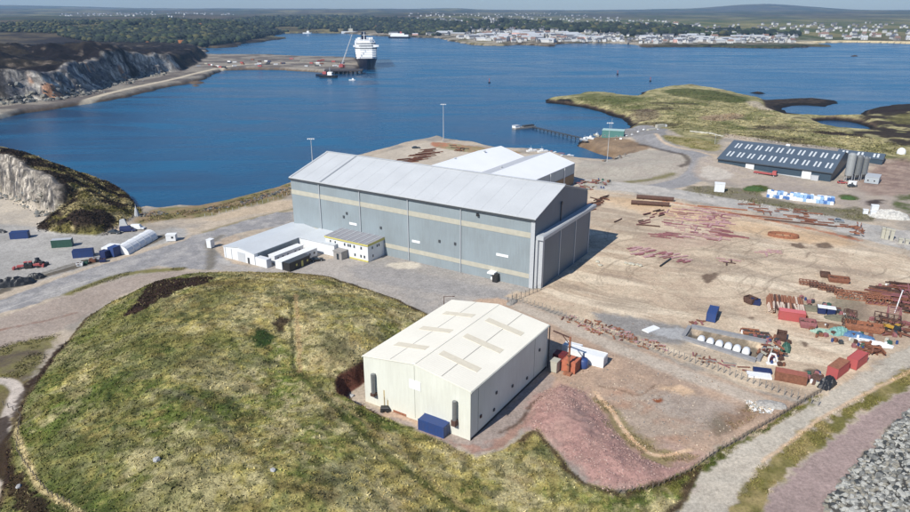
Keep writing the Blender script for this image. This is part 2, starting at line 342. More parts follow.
    layer(W([(410, 425), (470, 452), (510, 432), (535, 405), (528, 428), (480, 456), (440, 440)]), alb(166, 128, 112, .85), .6, .8)
    layer(W([(610, 385), (650, 392), (690, 420), (700, 440), (660, 450), (625, 430), (600, 400)]), alb(176, 142, 120, .85), 2.5, .8, rough=2, rgb2=alb(172, 156, 140, .85))
    layer(W([(640, 395), (720, 395), (750, 410), (735, 430), (700, 425)]), alb(168, 158, 148, .85), 3, .6, rough=2)
    layer(W([(660, 384), (700, 392), (695, 397), (665, 391)]), alb(216, 184, 150, .92), 1, .7, rough=.7)
    layer(W([(715, 415), (745, 405), (770, 400), (765, 412), (735, 430), (712, 436)]), alb(146, 118, 96, .8), 1.5, .8, rough=1.5, rgb2=alb(120, 108, 90, .75))
    for q in [[(655, 400), (663, 399), (662, 403), (656, 403)]]: layer(W(q), rust*.6, .4, 1)
    layer(W([(590, 392), (612, 418), (640, 446), (700, 450), (712, 458), (690, 474), (620, 492), (600, 470), (585, 420)]), alb(180, 148, 136, .88), 2.5, .7, rough=2)
    layer(PINK, alb(172, 140, 130, .86), 2.2, 1, rough=1.6, rgb2=alb(162, 128, 120, .85), smooth=0)
    layer(W([(560, 395), (575, 400), (600, 440), (590, 440)]), alb(132, 112, 108, .8), 1, .7, rough=1)
    layer(W([(607, 436), (617, 436), (617, 442), (608, 442)]), alb(84, 78, 80, .7), .5, .9, rough=.4)
    layer(W([(590, 395), (605, 415), (625, 440), (650, 460), (690, 462), (700, 455), (660, 452), (628, 430), (608, 400)]), alb(142, 126, 96, .75), 1.2, .7, rough=1.5, rgb2=olive)
    stroke(W([(594, 392), (606, 403), (620, 422), (632, 440), (648, 453), (668, 455), (690, 450)]), 1.0, alb(206, 176, 146, .92), .3, .95, smooth=2)
    stroke(W([(600, 386), (620, 390), (640, 397), (655, 384)]), .6, alb(140, 116, 96, .8), .3, .7)
    stroke(W([(500, 432), (520, 423), (528, 408), (545, 398)]), .9, alb(96, 74, 62, .7), .4, .8, rough=.6)
    # bottom right tracks
    layer(W([(650, 520), (672, 497), (700, 478), (716, 458), (760, 436), (812, 404), (860, 374), (912, 345), (980, 315), (980, 345), (912, 364), (860, 394), (800, 432), (752, 468), (735, 495), (722, 540), (640, 540)]), alb(192, 182, 166, .9), .5, 1, zn=4, rgb2=alb(178, 170, 156, .9), smooth=1)
    layer(W([(640, 497), (680, 486), (700, 480), (680, 500), (650, 520), (620, 520)]), alb(186, 172, 160, .88), 1, .8)
    layer(W([(624, 494), (660, 484), (700, 466), (722, 448), (752, 433), (790, 412), (822, 394), (822, 399), (770, 428), (724, 456), (700, 477), (670, 492), (625, 506)]), green, .5, 1, rough=.6, rgb2=olive)
    stroke(W([(610, 492), (650, 488), (700, 466), (716, 452), (745, 436), (790, 408), (822, 390)]), .7, alb(70, 66, 60, .7), .4, .7)
    layer(W([(722, 540), (738, 490), (756, 468), (800, 434), (860, 397), (912, 367), (980, 340), (980, 352), (912, 384), (850, 422), (800, 462), (765, 500), (750, 540)]), olive*.95, .6, 1, rough=1.0, rgb2=alb(158, 142, 98, .8))
    stroke(W([(762, 462), (790, 441), (820, 418), (850, 402), (912, 370)]), .8, alb(206, 178, 148, .9), .3, .8)
    layer(W([(750, 540), (768, 498), (804, 462), (852, 424), (912, 386), (980, 356), (980, 385), (912, 410), (888, 428), (860, 460), (836, 490), (815, 540)]), alb(168, 148, 142, .85), .5, 1, zn=4, rgb2=alb(156, 138, 132, .85))
    d = layer(RIPRAP, alb(96, 94, 92, .6), .4, 1, rgb2=alb(90, 88, 84, .6), smooth=0)
    # ---- the grassy mound
    xx = X+(fbm(X, Y, 5, 91)-.5)*1.6; yy = Y+(fbm(X, Y, 5, 93)-.5)*1.6
    d = sdf(MOUND, xx, yy, 12); mm = ss(-.2, .5, d+(n4-.5)*.8)
    zone[d > 0] = 1
    lg = fbm(X, Y, 20, 241, 5); mg = fbm(X+.5*Y, Y-.3*X, 5.5, 243, 4)
    lg2 = fbm(X, Y, 34, 247, 4)
    hf = fbm(X, Y, 1.3, 257, 3)
    g = mix(alb(170, 157, 98, .92)[None, :], green[None, :]*1.75, ss(.38, .60, lg*.6+hf*.4))
    g = mix(g, alb(188, 175, 132, .95)[None, :], ss(.42, .60, mg*.3+hf*.35+fbm(X, Y, 13, 245, 4)*.35)*.9)
    g = mix(g, dgreen[None, :]*1.9, ss(.52, .66, fbm(X, Y, 9, 249, 4)*.5+lg2*.3+hf*.2)*.6)
    g = mix(g, alb(128, 100, 64, .74)[None, :], ss(.56, .7, fbm(X, Y, 4, 251, 4))*.35)
    g = mix(g, dgreen[None, :], ss(.58, .68, fbm(X, Y, 1.7, 255, 3))*.5)
    # brown peat brow at the top of the mound
    g = mix(g, alb(126, 104, 66, .72)[None, :], ss(158, 196, Y)*ss(.35, .6, fbm(X, Y, 16, 253, 4))*.55)
    # greener western flank
    g = mix(g, green[None, :]*1.05, ss(-36, -62, X+.35*(Y-120))*.55*ss(.3, .6, n2))
    bare = ss(-.1, .5, d)*ss(2.3, .8, d+(n3-.5)*1.6)*ss(.42, .5, n2+.12*(Y > 150)+.1*(X < -50))
    g = mix(g, alb(92, 72, 56, .6)[None, :], bare*.9)
    col[:] = mix(col, g, mm)
    pt = alb(66, 48, 38, .55)
    def up_(l):
        a_, b_, _ = gpts([q[0] for q in l], [q[1] for q in l], 12); return list(zip(a_, b_))
    def mp(poly, rgb, soft, op, rough=1.0):      # patches on the mound (features lie on the raised surface)
        layer(up_(poly), rgb, soft, op, rough=rough, smooth=1)
    mp([(122, 315), (140, 300), (150, 283), (180, 279), (213, 276), (212, 284), (180, 290), (160, 300), (140, 313)], pt, .5, 1, 1.4)
    mp([(274, 318), (287, 317), (289, 329), (276, 331)], pt*1.2, .5, .9, .8)
    mp([(250, 331), (268, 330), (274, 340), (262, 347), (250, 342)], alb(52, 84, 34, .5), .8, .95, .6)
    mp([(325, 330), (345, 338), (352, 360), (335, 365), (322, 350)], dgreen, 2, .6, 1.5)
    mp([(205, 330), (240, 335), (235, 350), (205, 348)], green, 2, .5, 2)
    mp([(0, 512), (60, 470), (100, 430), (120, 470), (140, 512)], green, 4, .35, 2)
    def ms(line, wd, rgb, op=.7, rough=.5):
        stroke(up_(line), wd, rgb, .3, op, rough=rough)
    ms([(295, 295), (298, 330), (300, 372)], 1.1, alb(176, 148, 110, .85), .65)
    ms([(290, 300), (292, 335), (294, 372)], .9, dgreen*.8, .7)
    ms([(98, 372), (106, 385), (110, 400)], .4, dgreen*1.2, .5)
    ms([(13, 418), (16, 428), (25, 454), (34, 480), (50, 496), (68, 506), (84, 516)], 1.0, alb(196, 178, 132, .88), 1, .15)
    ms([(110, 395), (112, 420), (118, 452)], .5, dgreen*1.1, .6)
    ms([(300, 375), (350, 425), (420, 480), (460, 512)], 1.8, green*.8, .7, .8)
    ms([(330, 395), (400, 450), (470, 512)], .8, alb(170, 150, 110, .8), .5, .4)
    ms([(14, 427), (20, 400), (38, 375), (62, 345)], 1.6, pt, .8, 1.2)
    ms([(30, 385), (48, 365), (58, 350)], 1.4, pt, .8, 1.0)
    ms([(2, 420), (0, 460), (12, 480), (28, 500), (40, 516)], 3.0, pt, .9, 1.2)
    ms([(150, 390), (200, 400), (235, 440)], 1.6, alb(112, 104, 92, .7), .4, 1)
    # soil face beside the cream hall
    dd = sdf(MOUND, xx, yy, 12)
    cutm = ss(-.5, .1, dd)*ss(2.6, 1.8, dd)*ss(18, 9, np.hypot((X+25)*1.0, (Y-140)*.6))
    col[:] = mix(col, alb(120, 78, 64, .7)[None, :], cutm)
    # ---- headland and quarry
    m = (X < -115) & (Y > 225) & (Y < 600) & (sdf(HEAD, X, Y, 20) > 0)
    if m.any():
        x = X[m]; y = Y[m]; z = Z[m]
        xs3 = x+z*.9; ys3 = y+z*1.6; hn = fbm(x+.4*y, y, 6, 261, 5); hn2 = fbm(x, y, 14, 263, 4)
        g = mix(alb(120, 112, 62, .7)[None, :], straw[None, :]*.9, ss(.4, .6, n3[m]))
        g = mix(g, alb(58, 44, 42, .5)[None, :], ss(.44, .53, hn*.6+hn2*.4)*.95)
        g = mix(g, olive[None, :], ss(246, 240, y-.2*(x+150))*.8)
        d1 = segdist(FOOT, x, y)
        face = ss(-160, -166, x)*ss(9.5, 6.5, d1+(n3[m]-.5)*2)*ss(.0, 1.2, z)
        rock = mix(alb(150, 142, 132, .70)[None, :], alb(98, 95, 94, .62)[None, :], ss(.4, .6, fbm(xs3*1.3, ys3*1.3, 4, 265, 4)))
        rock = mix(rock, alb(182, 174, 162, .76)[None, :], ss(.58, .68, fbm(xs3, ys3, 2.4, 267, 3)))
        g = mix(g, rock, face)
        a = np.maximum(ss(.1, .8, z), ss(24, 16, segdist(BSHORE, x, y)))
        shore = ss(-1.0, -2.6, z)
        g = mix(g, alb(92, 78, 68, .7)[None, :], shore)
        a = np.maximum(a, shore)
        col[m] = col[m]*(1-a[:, None])+g*a[:, None]; zz = zone[m]; zz[a > .3] = 5; zone[m] = zz
    # ---- far side
    m = ((Y > 700) & ((Y > 1150) | (X < 30))) | ((Y > 430) & (X < -180))
    m &= (Z > -8)
    if m.any():
        x = X[m]; y = Y[m]; z = Z[m]
        k1 = fbm(x, y, 420, 271, 5); k2 = fbm(x, y, 90, 273, 5); k3 = fbm(x, y, 24, 275, 4)
        moor = mix(alb(104, 92, 70, .6)[None, :], alb(70, 82, 46, .55)[None, :], ss(.42, .58, k1*.6+k2*.4))
        moor = mix(moor, alb(148, 140, 96, .7)[None, :], ss(.52, .66, fbm(x, y*.5, 300, 277, 4))*.6)
        moor = mix(moor, alb(60, 46, 42, .5)[None, :], ss(.5, .62, k2)*.6)
        moor = mix(moor, alb(52, 42, 42, .5)[None, :], ss(-200, -420, x)*ss(2300, 1700, y)*ss(.3, .5, k2)*.85)
        fields = ss(1700, 2300, y)*ss(-300, 600, x)
        cells = vn(np.floor(x/120), np.floor(y/260), 281)
        fc = mix(alb(150, 142, 92, .75)[None, :], alb(96, 112, 56, .62)[None, :], ss(.3, .7, cells))
        moor = mix(moor, fc, fields*.65*ss(7000, 3000, y))
        # bright sand along the eastern beach
        bd = segdist(W([(812, 44.5), (850, 43), (880, 43.4), (960, 45)], SEA), x, y)
        moor = mix(moor, alb(214, 196, 156, .85)[None, :], ss(75, 45, bd)*ss(-3.5, -2, z)*(x > 850))
        shore = ss(-.4, -2.6, z+(k3-.5)*1.2)*(1-ss(75, 45, bd)*(x > 850))
        moor = mix(moor, alb(86, 74, 62, .6)[None, :], shore)
        # town ground
        town = ss(60, -40, np.abs(y-2150)-420)*ss(-500, -250, x)*ss(1100, 850, x)
        moor = mix(moor, alb(176, 166, 150, .8)[None, :], town*ss(.38, .6, k3)*.8)
        # quay land on the left: reclaimed stone
        q = (y < 1480) & (x < -90)
        dB = np.zeros(x.shape)
        st = mix(alb(150, 142, 130, .8)[None, :], alb(116, 108, 102, .72)[None, :], ss(.4, .6, k3))
        st = mix(st, alb(112, 96, 80, .7)[None, :], ss(-1.5, -2.5, z))
        moor = np.where(q[:, None], st, moor)
        zz = np.full(x.shape, 8); zz[q] = 10
        db = sdf(BHILL, x+(fbm(x, y, 26, 61)-.5)*22, y+(fbm(x, y, 26, 67)-.5)*22, 60)
        hh = ss(-2, 2, db)
        hc = mix(alb(40, 33, 36, .42)[None, :], alb(66, 58, 48, .48)[None, :], ss(.56, .70, fbm(x, y, 40, 283, 5)))
        hc = mix(hc, alb(128, 116, 104, .75)[None, :], ss(.66, .74, fbm(x, y, 13, 285, 4))*.5)
        cf = segdist(W([(44, 100), (60, 98), (92, 91)]), x, y); cf2 = segdist(W([(95, 90), (130, 80), (170, 73)]), x, y)
        fr = ss(24, 17, db+(k3-.5)*9)
        xs3 = x+z*.8; ys3 = y+z*1.7; rc = mix(alb(160, 152, 142, .85)[None, :], alb(104, 104, 108, .72)[None, :], ss(.4, .58, fbm(xs3*1.4, ys3*1.4, 16, 287, 5)))
        rc = mix(rc, alb(204, 196, 182, .9)[None, :], ss(.56, .66, fbm(xs3*2, ys3, 9, 289, 4)))
        rc = mix(rc, alb(190, 140, 104, .85)[None, :], ss(.64, .7, fbm(x, y, 22, 291, 3))*.8)
        hc = mix(hc, rc, fr*np.maximum(ss(40, 20, cf), .8*ss(60, 35, cf2)*ss(.35, .5, fbm(x, y, 30, 293, 3))))
        hh2 = hh*(y < 1500)
        moor = mix(moor, hc, hh2); zz[(db > 0) & (y < 1500)] = 9
        col[m] = moor; zone[m] = zz
    stroke(W([(-120, 140), (-40, 120), (0, 113), (40, 109), (70, 105), (105, 94), (140, 86), (175, 79), (200, 72), (240, 64), (300, 62), (355, 64)]), 8, alb(196, 184, 162, .9), 1.5, .9)
    # underwater ground is dark
    uw = ss(SEA+.1, SEA-1.2, Z)
    col[:] = mix(col, alb(40, 44, 38, .5)[None, :], uw*.8)
    # grain
    col *= (1+(n4-.5)*.36+(n3-.5)*.30+(fbm(X, Y, .5, 219, 2)-.5)*.22)[:, None]
    # straw and heath weave on the peninsula
    # salt and pepper clumps inside vegetation
    veg = ((zone == 1) | (zone == 6) | (zone == 5))
    col[veg] *= (1+(fbm(X[veg], Y[veg], 1.9, 299, 2)-.5)*.9)[:, None]
    return np.clip(col, 0.003, .95), zone

# ------------------------------------------------------------------ materials
MATS = {}
def mat(name, rgb, rough=.7, metal=0.0, var=.12, scale=3.0, bump=0.0, bscale=30.0, coord='Object', stretch=None, dirt=None, emit=None, alpha=None):
    if name in MATS: return MATS[name]
    m = bpy.data.materials.new(name); m.use_nodes = True; nt = m.node_tree; N = nt.nodes; L = nt.links
    b = N['Principled BSDF']; b.inputs['Roughness'].default_value = rough; b.inputs['Metallic'].default_value = metal
    tc = N.new('ShaderNodeTexCoord'); mp = N.new('ShaderNodeMapping'); L.new(tc.outputs[coord], mp.inputs[0])
    if stretch: mp.inputs['Scale'].default_value = stretch
    nz = N.new('ShaderNodeTexNoise'); nz.inputs['Scale'].default_value = scale; nz.inputs['Detail'].default_value = 6; nz.inputs['Roughness'].default_value = .65
    L.new(mp.outputs[0], nz.inputs['Vector'])
    mr = N.new('ShaderNodeMapRange'); mr.inputs['From Min'].default_value = .3; mr.inputs['From Max'].default_value = .7
    L.new(nz.outputs['Fac'], mr.inputs['Value'])
    mx = N.new('ShaderNodeMix'); mx.data_type = 'RGBA'
    c = np.array(rgb[:3], float)
    A = c*(1-var); B = np.minimum(c*(1+var), .97)
    if dirt is not None: A = np.array(dirt[:3], float)*var*2+c*(1-min(1, var*2))
    mx.inputs[6].default_value = (*A, 1); mx.inputs[7].default_value = (*B, 1)
    L.new(mr.outputs[0], mx.inputs[0]); L.new(mx.outputs[2], b.inputs['Base Color'])
    if bump:
        n2 = N.new('ShaderNodeTexNoise'); n2.inputs['Scale'].default_value = bscale; n2.inputs['Detail'].default_value = 4
        L.new(mp.outputs[0], n2.inputs['Vector'])
        bp = N.new('ShaderNodeBump'); bp.inputs['Strength'].default_value = bump; bp.inputs['Distance'].default_value = .1
        L.new(n2.outputs['Fac'], bp.inputs['Height']); L.new(bp.outputs[0], b.inputs['Normal'])
    MATS[name] = m
    return m
def P(r, g, b, k=.9): return tuple(float(v) for v in alb(r, g, b, k))

def ground_material(name, fine, strength, bump, crack=0.0):
    m = bpy.data.materials.new(name); m.use_nodes = True; nt = m.node_tree; N = nt.nodes; L = nt.links
    b = N['Principled BSDF']; b.inputs['Roughness'].default_value = .95; b.inputs['Specular IOR Level'].default_value = .15
    at_ = N.new('ShaderNodeAttribute'); at_.attribute_name = 'cover'
    tc = N.new('ShaderNodeTexCoord')
    nz = N.new('ShaderNodeTexNoise'); nz.inputs['Scale'].default_value = fine; nz.inputs['Detail'].default_value = 8; nz.inputs['Roughness'].default_value = .75
    L.new(tc.outputs['Object'], nz.inputs['Vector'])
    mr = N.new('ShaderNodeMapRange'); mr.inputs['From Min'].default_value = .32; mr.inputs['From Max'].default_value = .68
    mr.inputs['To Min'].default_value = 1-strength; mr.inputs['To Max'].default_value = 1+strength
    L.new(nz.outputs['Fac'], mr.inputs['Value'])
    n9 = N.new('ShaderNodeTexNoise'); n9.inputs['Scale'].default_value = fine*4.5; n9.inputs['Detail'].default_value = 5; n9.inputs['Roughness'].default_value = .8
    L.new(tc.outputs['Object'], n9.inputs['Vector'])
    m9 = N.new('ShaderNodeMapRange'); m9.inputs['From Min'].default_value = .36; m9.inputs['From Max'].default_value = .64
    m9.inputs['To Min'].default_value = 1-strength*.75; m9.inputs['To Max'].default_value = 1+strength*.75
    L.new(n9.outputs['Fac'], m9.inputs['Value'])
    mu9 = N.new('ShaderNodeMath'); mu9.operation = 'MULTIPLY'; L.new(mr.outputs[0], mu9.inputs[0]); L.new(m9.outputs[0], mu9.inputs[1])
    vm = N.new('ShaderNodeVectorMath'); vm.operation = 'SCALE'
    L.new(at_.outputs['Color'], vm.inputs[0]); L.new(mu9.outputs[0], vm.inputs['Scale'])
    out = vm.outputs[0]
    if crack:
        ge = N.new('ShaderNodeNewGeometry'); sx = N.new('ShaderNodeSeparateXYZ'); L.new(ge.outputs['Normal'], sx.inputs[0])
        st_ = N.new('ShaderNodeMapRange'); st_.inputs['From Min'].default_value = .85; st_.inputs['From Max'].default_value = .6; L.new(sx.outputs[2], st_.inputs[0])
        vo = N.new('ShaderNodeTexVoronoi'); vo.inputs['Scale'].default_value = crack; vo.inputs['Randomness'].default_value = 1
        L.new(tc.outputs['Object'], vo.inputs['Vector'])
        v2 = N.new('ShaderNodeSeparateColor'); L.new(vo.outputs['Color'], v2.inputs[0])
        m2 = N.new('ShaderNodeMapRange'); m2.inputs['To Min'].default_value = .55; m2.inputs['To Max'].default_value = 1.35; L.new(v2.outputs[0], m2.inputs[0])
        mm_ = N.new('ShaderNodeMix'); mm_.data_type = 'FLOAT'; mm_.inputs[2].default_value = 1.0; L.new(st_.outputs[0], mm_.inputs[0]); L.new(m2.outputs[0], mm_.inputs[3])
        vv = N.new('ShaderNodeVectorMath'); vv.operation = 'SCALE'; L.new(out, vv.inputs[0]); L.new(mm_.outputs[0], vv.inputs['Scale']); out = vv.outputs[0]
    L.new(out, b.inputs['Base Color'])
    bp = N.new('ShaderNodeBump'); bp.inputs['Strength'].default_value = bump; bp.inputs['Distance'].default_value = .35
    L.new(nz.outputs['Fac'], bp.inputs['Height']); L.new(bp.outputs[0], b.inputs['Normal'])
    return m

# ------------------------------------------------------------------ terrain sheets
ys = [58.0]
while ys[-1] < 260: ys.append(ys[-1]+max(.38, ys[-1]*.0022))
while ys[-1] < 1100: ys.append(ys[-1]+ys[-1]*.0034)
while ys[-1] < 15500: ys.append(ys[-1]+ys[-1]*.0062)
ys = np.array(ys)
us = np.concatenate([np.linspace(-2.4, -.84, 70)[:-1], np.linspace(-.84, .84, 744), np.linspace(.84, 2.4, 70)[1:]])
NU = len(us)
lat = np.maximum(ys, 130)            # keeps the sheet wide near the viewer
GX = us[None, :]*lat[:, None]; GY = np.repeat(ys[:, None], NU, 1)
GXf = GX.ravel(); GYf = GY.ravel()
GZ = height(GXf, GYf)
rgb, zone = paint(GXf, GYf, GZ)
GZ = np.where(GZ < SEA-1.5, np.maximum(GZ, -9), GZ)
NR = len(ys)
ii = np.arange((NR-1)*(NU-1)); r = ii//(NU-1); cc = ii % (NU-1)
v0 = r*NU+cc; quads = np.stack([v0, v0+1, v0+NU+1, v0+NU], 1)
keep = (GZ[quads].max(1) > SEA-2.5)
quads = quads[keep]
fz = zone[quads[:, 0]]
LBL = {}
def mesh_from(name, verts, faces, mats, colr=None, smooth=True):
    me = bpy.data.meshes.new(name)
    k = faces.shape[1]
    me.vertices.add(len(verts)); me.vertices.foreach_set('co', np.ascontiguousarray(verts, dtype=np.float32).ravel())
    me.loops.add(faces.size); me.loops.foreach_set('vertex_index', np.ascontiguousarray(faces, dtype=np.int32).ravel())
    me.polygons.add(len(faces)); me.polygons.foreach_set('loop_start', np.arange(0, faces.size, k, dtype=np.int32))
    me.update(calc_edges=True)
    if smooth: me.polygons.foreach_set('use_smooth', np.ones(len(faces), bool))
    if colr is not None:
        a = me.color_attributes.new('cover', 'FLOAT_COLOR', 'POINT')
        c4 = np.ones((len(verts), 4), np.float32); c4[:, :3] = colr
        a.data.foreach_set('color', c4.ravel())
    for m in mats: me.materials.append(m)
    me.validate()
    return me
gm_near = ground_material('earth_and_gravel', 1.6, .30, .35)
gm_grass = ground_material('rough_grass', 2.4, .55, .8)
gm_far = ground_material('heath_and_field', .06, .45, .3)
gm_rock = ground_material('heather_and_rock', .7, .5, .8, crack=.55)
zm = {0: gm_near, 1: gm_grass, 2: gm_near, 3: gm_near, 4: gm_near, 5: gm_rock, 6: gm_grass, 7: gm_near, 8: gm_far, 9: ground_material('cliff_and_heath', .16, .5, .8, crack=.2), 10: gm_near}
for z, nm in enumerate(ZN):
    q = quads[fz == z]
    if len(q) == 0: continue
    u_, inv = np.unique(q.ravel(), return_inverse=True)
    me = mesh_from(nm, np.stack([GXf[u_], GYf[u_], GZ[u_]], 1), inv.reshape(-1, 4), [zm[z]], rgb[u_])
    o = bpy.data.objects.new(nm, me); COL.objects.link(o); o['kind'] = 'structure'
# sea
def water_material():
    m = bpy.data.materials.new('sea_water'); m.use_nodes = True; nt = m.node_tree; N = nt.nodes; L = nt.links
    b = N['Principled BSDF']; b.inputs['IOR'].default_value = 1.33
    tc = N.new('ShaderNodeTexCoord')
    def noise(sc, det, st=(1, 1, 1), rot=0):
        mp = N.new('ShaderNodeMapping'); mp.inputs['Scale'].default_value = st; mp.inputs['Rotation'].default_value = (0, 0, rot)
        L.new(tc.outputs['Object'], mp.inputs[0])
        n = N.new('ShaderNodeTexNoise'); n.inputs['Scale'].default_value = sc; n.inputs['Detail'].default_value = det
        L.new(mp.outputs[0], n.inputs['Vector']); return n
    big = noise(.0055, 5, (1, 2.6, 1), .25); big.inputs['Distortion'].default_value = 1.8
    lane = noise(.0022, 6, (1, 5.5, 1), .5); lane.inputs['Distortion'].default_value = 2.2
    mr = N.new('ShaderNodeMapRange'); mr.inputs['From Min'].default_value = .35; mr.inputs['From Max'].default_value = .75
    l2 = N.new('ShaderNodeMapRange'); l2.inputs['From Min'].default_value = .52; l2.inputs['From Max'].default_value = .66; l2.inputs['To Max'].default_value = .30
    L.new(lane.outputs['Fac'], l2.inputs['Value']); la = N.new('ShaderNodeMath'); la.operation = 'ADD'; L.new(big.outputs['Fac'], la.inputs[0]); L.new(l2.outputs[0], la.inputs[1])
    L.new(la.outputs[0], mr.inputs['Value'])
    mx = N.new('ShaderNodeMix'); mx.data_type = 'RGBA'
    mx.inputs[6].default_value = (.002, .036, .098, 1); mx.inputs[7].default_value = (.008, .098, .20, 1)
    L.new(mr.outputs[0], mx.inputs[0]); L.new(mx.outputs[2], b.inputs['Base Color'])
    rr = N.new('ShaderNodeMapRange'); rr.inputs['To Min'].default_value = .16; rr.inputs['To Max'].default_value = .34
    L.new(mr.outputs[0], rr.inputs['Value']); L.new(rr.outputs[0], b.inputs['Roughness'])
    w1 = noise(.35, 8, (1, 1.8, 1), .5); w1.inputs['Roughness'].default_value = .6
    bp = N.new('ShaderNodeBump'); bp.inputs['Strength'].default_value = .5; bp.inputs['Distance'].default_value = .5
    L.new(w1.outputs['Fac'], bp.inputs['Height']); L.new(bp.outputs[0], b.inputs['Normal'])
    return m
wv = np.array([[-16000, -400, SEA], [16000, -400, SEA], [16000, 15400, SEA], [-16000, 15400, SEA]], float)
o = bpy.data.objects.new('sea_water', mesh_from('sea_water', wv, np.array([[0, 1, 2, 3]]), [water_material()])); COL.objects.link(o); o['kind'] = 'structure'
# ------------------------------------------------------------------ modelling kit
ROT = math.radians(-32)
class MB:
    def __init__(s): s.v = []; s.f = []; s.m = []
    def add(s, vs, fs, mi=0):
        b = len(s.v); s.v += [tuple(v) for v in vs]; s.f += [tuple(b+i for i in f) for f in fs]; s.m += [mi]*len(fs); return s
    def hexa(s, p, mi=0):     # 8 points: bottom 4 ccw, top 4 ccw
        return s.add(p, [(3, 2, 1, 0), (4, 5, 6, 7), (0, 1, 5, 4), (1, 2, 6, 5), (2, 3, 7, 6), (3, 0, 4, 7)], mi)
    def box(s, x0, x1, y0, y1, z0, z1, mi=0, rz=0, bev=0):
        cx, cy = (x0+x1)/2, (y0+y1)/2; c, q = math.cos(rz), math.sin(rz)
        def r(x, y): return (cx+(x-cx)*c-(y-cy)*q, cy+(x-cx)*q+(y-cy)*c)
        if bev:
            b = bev; lo = [(x0, y0), (x1, y0), (x1, y1), (x0, y1)]; hi = [(x0+b, y0+b), (x1-b, y0+b), (x1-b, y1-b), (x0+b, y1-b)]
            s.hexa([(*r(*p), z0) for p in lo]+[(*r(*p), z1-b) for p in lo], mi)
            s.hexa([(*r(*p), z1-b) for p in lo]+[(*r(*p), z1) for p in hi], mi); return s
        q4 = [r(x0, y0), r(x1, y0), r(x1, y1), r(x0, y1)]
        return s.hexa([(*p, z0) for p in q4]+[(*p, z1) for p in q4], mi)
    def cbox(s, cx, cy, cz, lx, ly, lz, mi=0, rz=0): return s.box(cx-lx/2, cx+lx/2, cy-ly/2, cy+ly/2, cz-lz/2, cz+lz/2, mi, rz)
    def tube(s, a, b, r, n=8, mi=0, r2=None, cap=True):
        a = Vector(a); b = Vector(b); d = (b-a).normalized(); r2 = r if r2 is None else r2
        u = d.orthogonal().normalized(); w = d.cross(u)
        vs = []
        for p, rr in ((a, r), (b, r2)):
            for k in range(n):
                t = 2*math.pi*k/n; vs.append(p+u*math.cos(t)*rr+w*math.sin(t)*rr)
        fs = [(k, (k+1) % n, n+(k+1) % n, n+k) for k in range(n)]
        if cap: fs += [tuple(range(n-1, -1, -1)), tuple(range(n, 2*n))]
        return s.add(vs, fs, mi)
    def beam(s, a, b, w, h=None, mi=0):     # square bar
        a = Vector(a); b = Vector(b); h = h or w; d = (b-a).normalized()
        up = Vector((0, 0, 1)) if abs(d.z) < .95 else Vector((1, 0, 0))
        x = d.cross(up).normalized()*w/2; y = x.cross(d).normalized()*h/2
        return s.hexa([a-x-y, a+x-y, a+x+y, a-x+y, b-x-y, b+x-y, b+x+y, b-x+y], mi)
    def lathe(s, prof, n=16, c=(0, 0, 0), mi=0):
        vs = []; fs = []
        for r, z in prof:
            for k in range(n):
                t = 2*math.pi*k/n; vs.append((c[0]+r*math.cos(t), c[1]+r*math.sin(t), c[2]+z))
        for j in range(len(prof)-1):
            for k in range(n): fs.append((j*n+k, j*n+(k+1) % n, (j+1)*n+(k+1) % n, (j+1)*n+k))
        fs += [tuple(range(n-1, -1, -1)), tuple(range((len(prof)-1)*n, len(prof)*n))]
        return s.add(vs, fs, mi)
    def prism(s, poly, z0, z1, mi=0):
        n = len(poly); vs = [(x, y, z0) for x, y in poly]+[(x, y, z1) for x, y in poly]
        return s.add(vs, [tuple(range(n-1, -1, -1)), tuple(range(n, 2*n))]+[(i, (i+1) % n, n+(i+1) % n, n+i) for i in range(n)], mi)
    def rock(s, c, r, sd, sq=.7, mi=0, jit=.28):
        rr = random.Random(sd); t = (1+5**.5)/2
        base = [(-1, t, 0), (1, t, 0), (-1, -t, 0), (1, -t, 0), (0, -1, t), (0, 1, t), (0, -1, -t), (0, 1, -t), (t, 0, -1), (t, 0, 1), (-t, 0, -1), (-t, 0, 1)]
        fs = [(0, 11, 5), (0, 5, 1), (0, 1, 7), (0, 7, 10), (0, 10, 11), (1, 5, 9), (5, 11, 4), (11, 10, 2), (10, 7, 6), (7, 1, 8), (3, 9, 4), (3, 4, 2), (3, 2, 6), (3, 6, 8), (3, 8, 9), (4, 9, 5), (2, 4, 11), (6, 2, 10), (8, 6, 7), (9, 8, 1)]
        a = rr.uniform(0, 6.28); ca, sa = math.cos(a), math.sin(a); sx = rr.uniform(.8, 1.25)
        vs = []
        for x, y, z in base:
            k = r/1.9*(1+rr.uniform(-jit, jit)); x, y, z = x*k*sx, y*k, z*k*sq
            vs.append((c[0]+x*ca-y*sa, c[1]+x*sa+y*ca, c[2]+z))
        return s.add(vs, fs, mi)
    def mesh(s, name, mats, smooth=False):
        me = bpy.data.meshes.new(name); me.from_pydata([tuple(v) for v in s.v], [], s.f)
        for m in mats: me.materials.append(m)
        if len(mats) > 1: me.polygons.foreach_set('material_index', s.m)
        if smooth: me.polygons.foreach_set('use_smooth', [True]*len(s.f))
        me.update(); return me
from mathutils import Vector
def M_(m): return m if isinstance(m, (list, tuple)) else [m]
def tag(o, label, cat, group=None, kind=None):
    o['label'] = label; o['category'] = cat
    if group: o['group'] = group
    o['kind'] = kind or 'thing'
    return o
def thing(name, label, cat, loc, rot=0.0, group=None):
    o = bpy.data.objects.new(name, None); COL.objects.link(o); o.empty_display_size = .5
    if len(loc) == 2: loc = (loc[0], loc[1], 0)
    o.location = loc; o.rotation_euler = (0, 0, rot); return tag(o, label, cat, group)
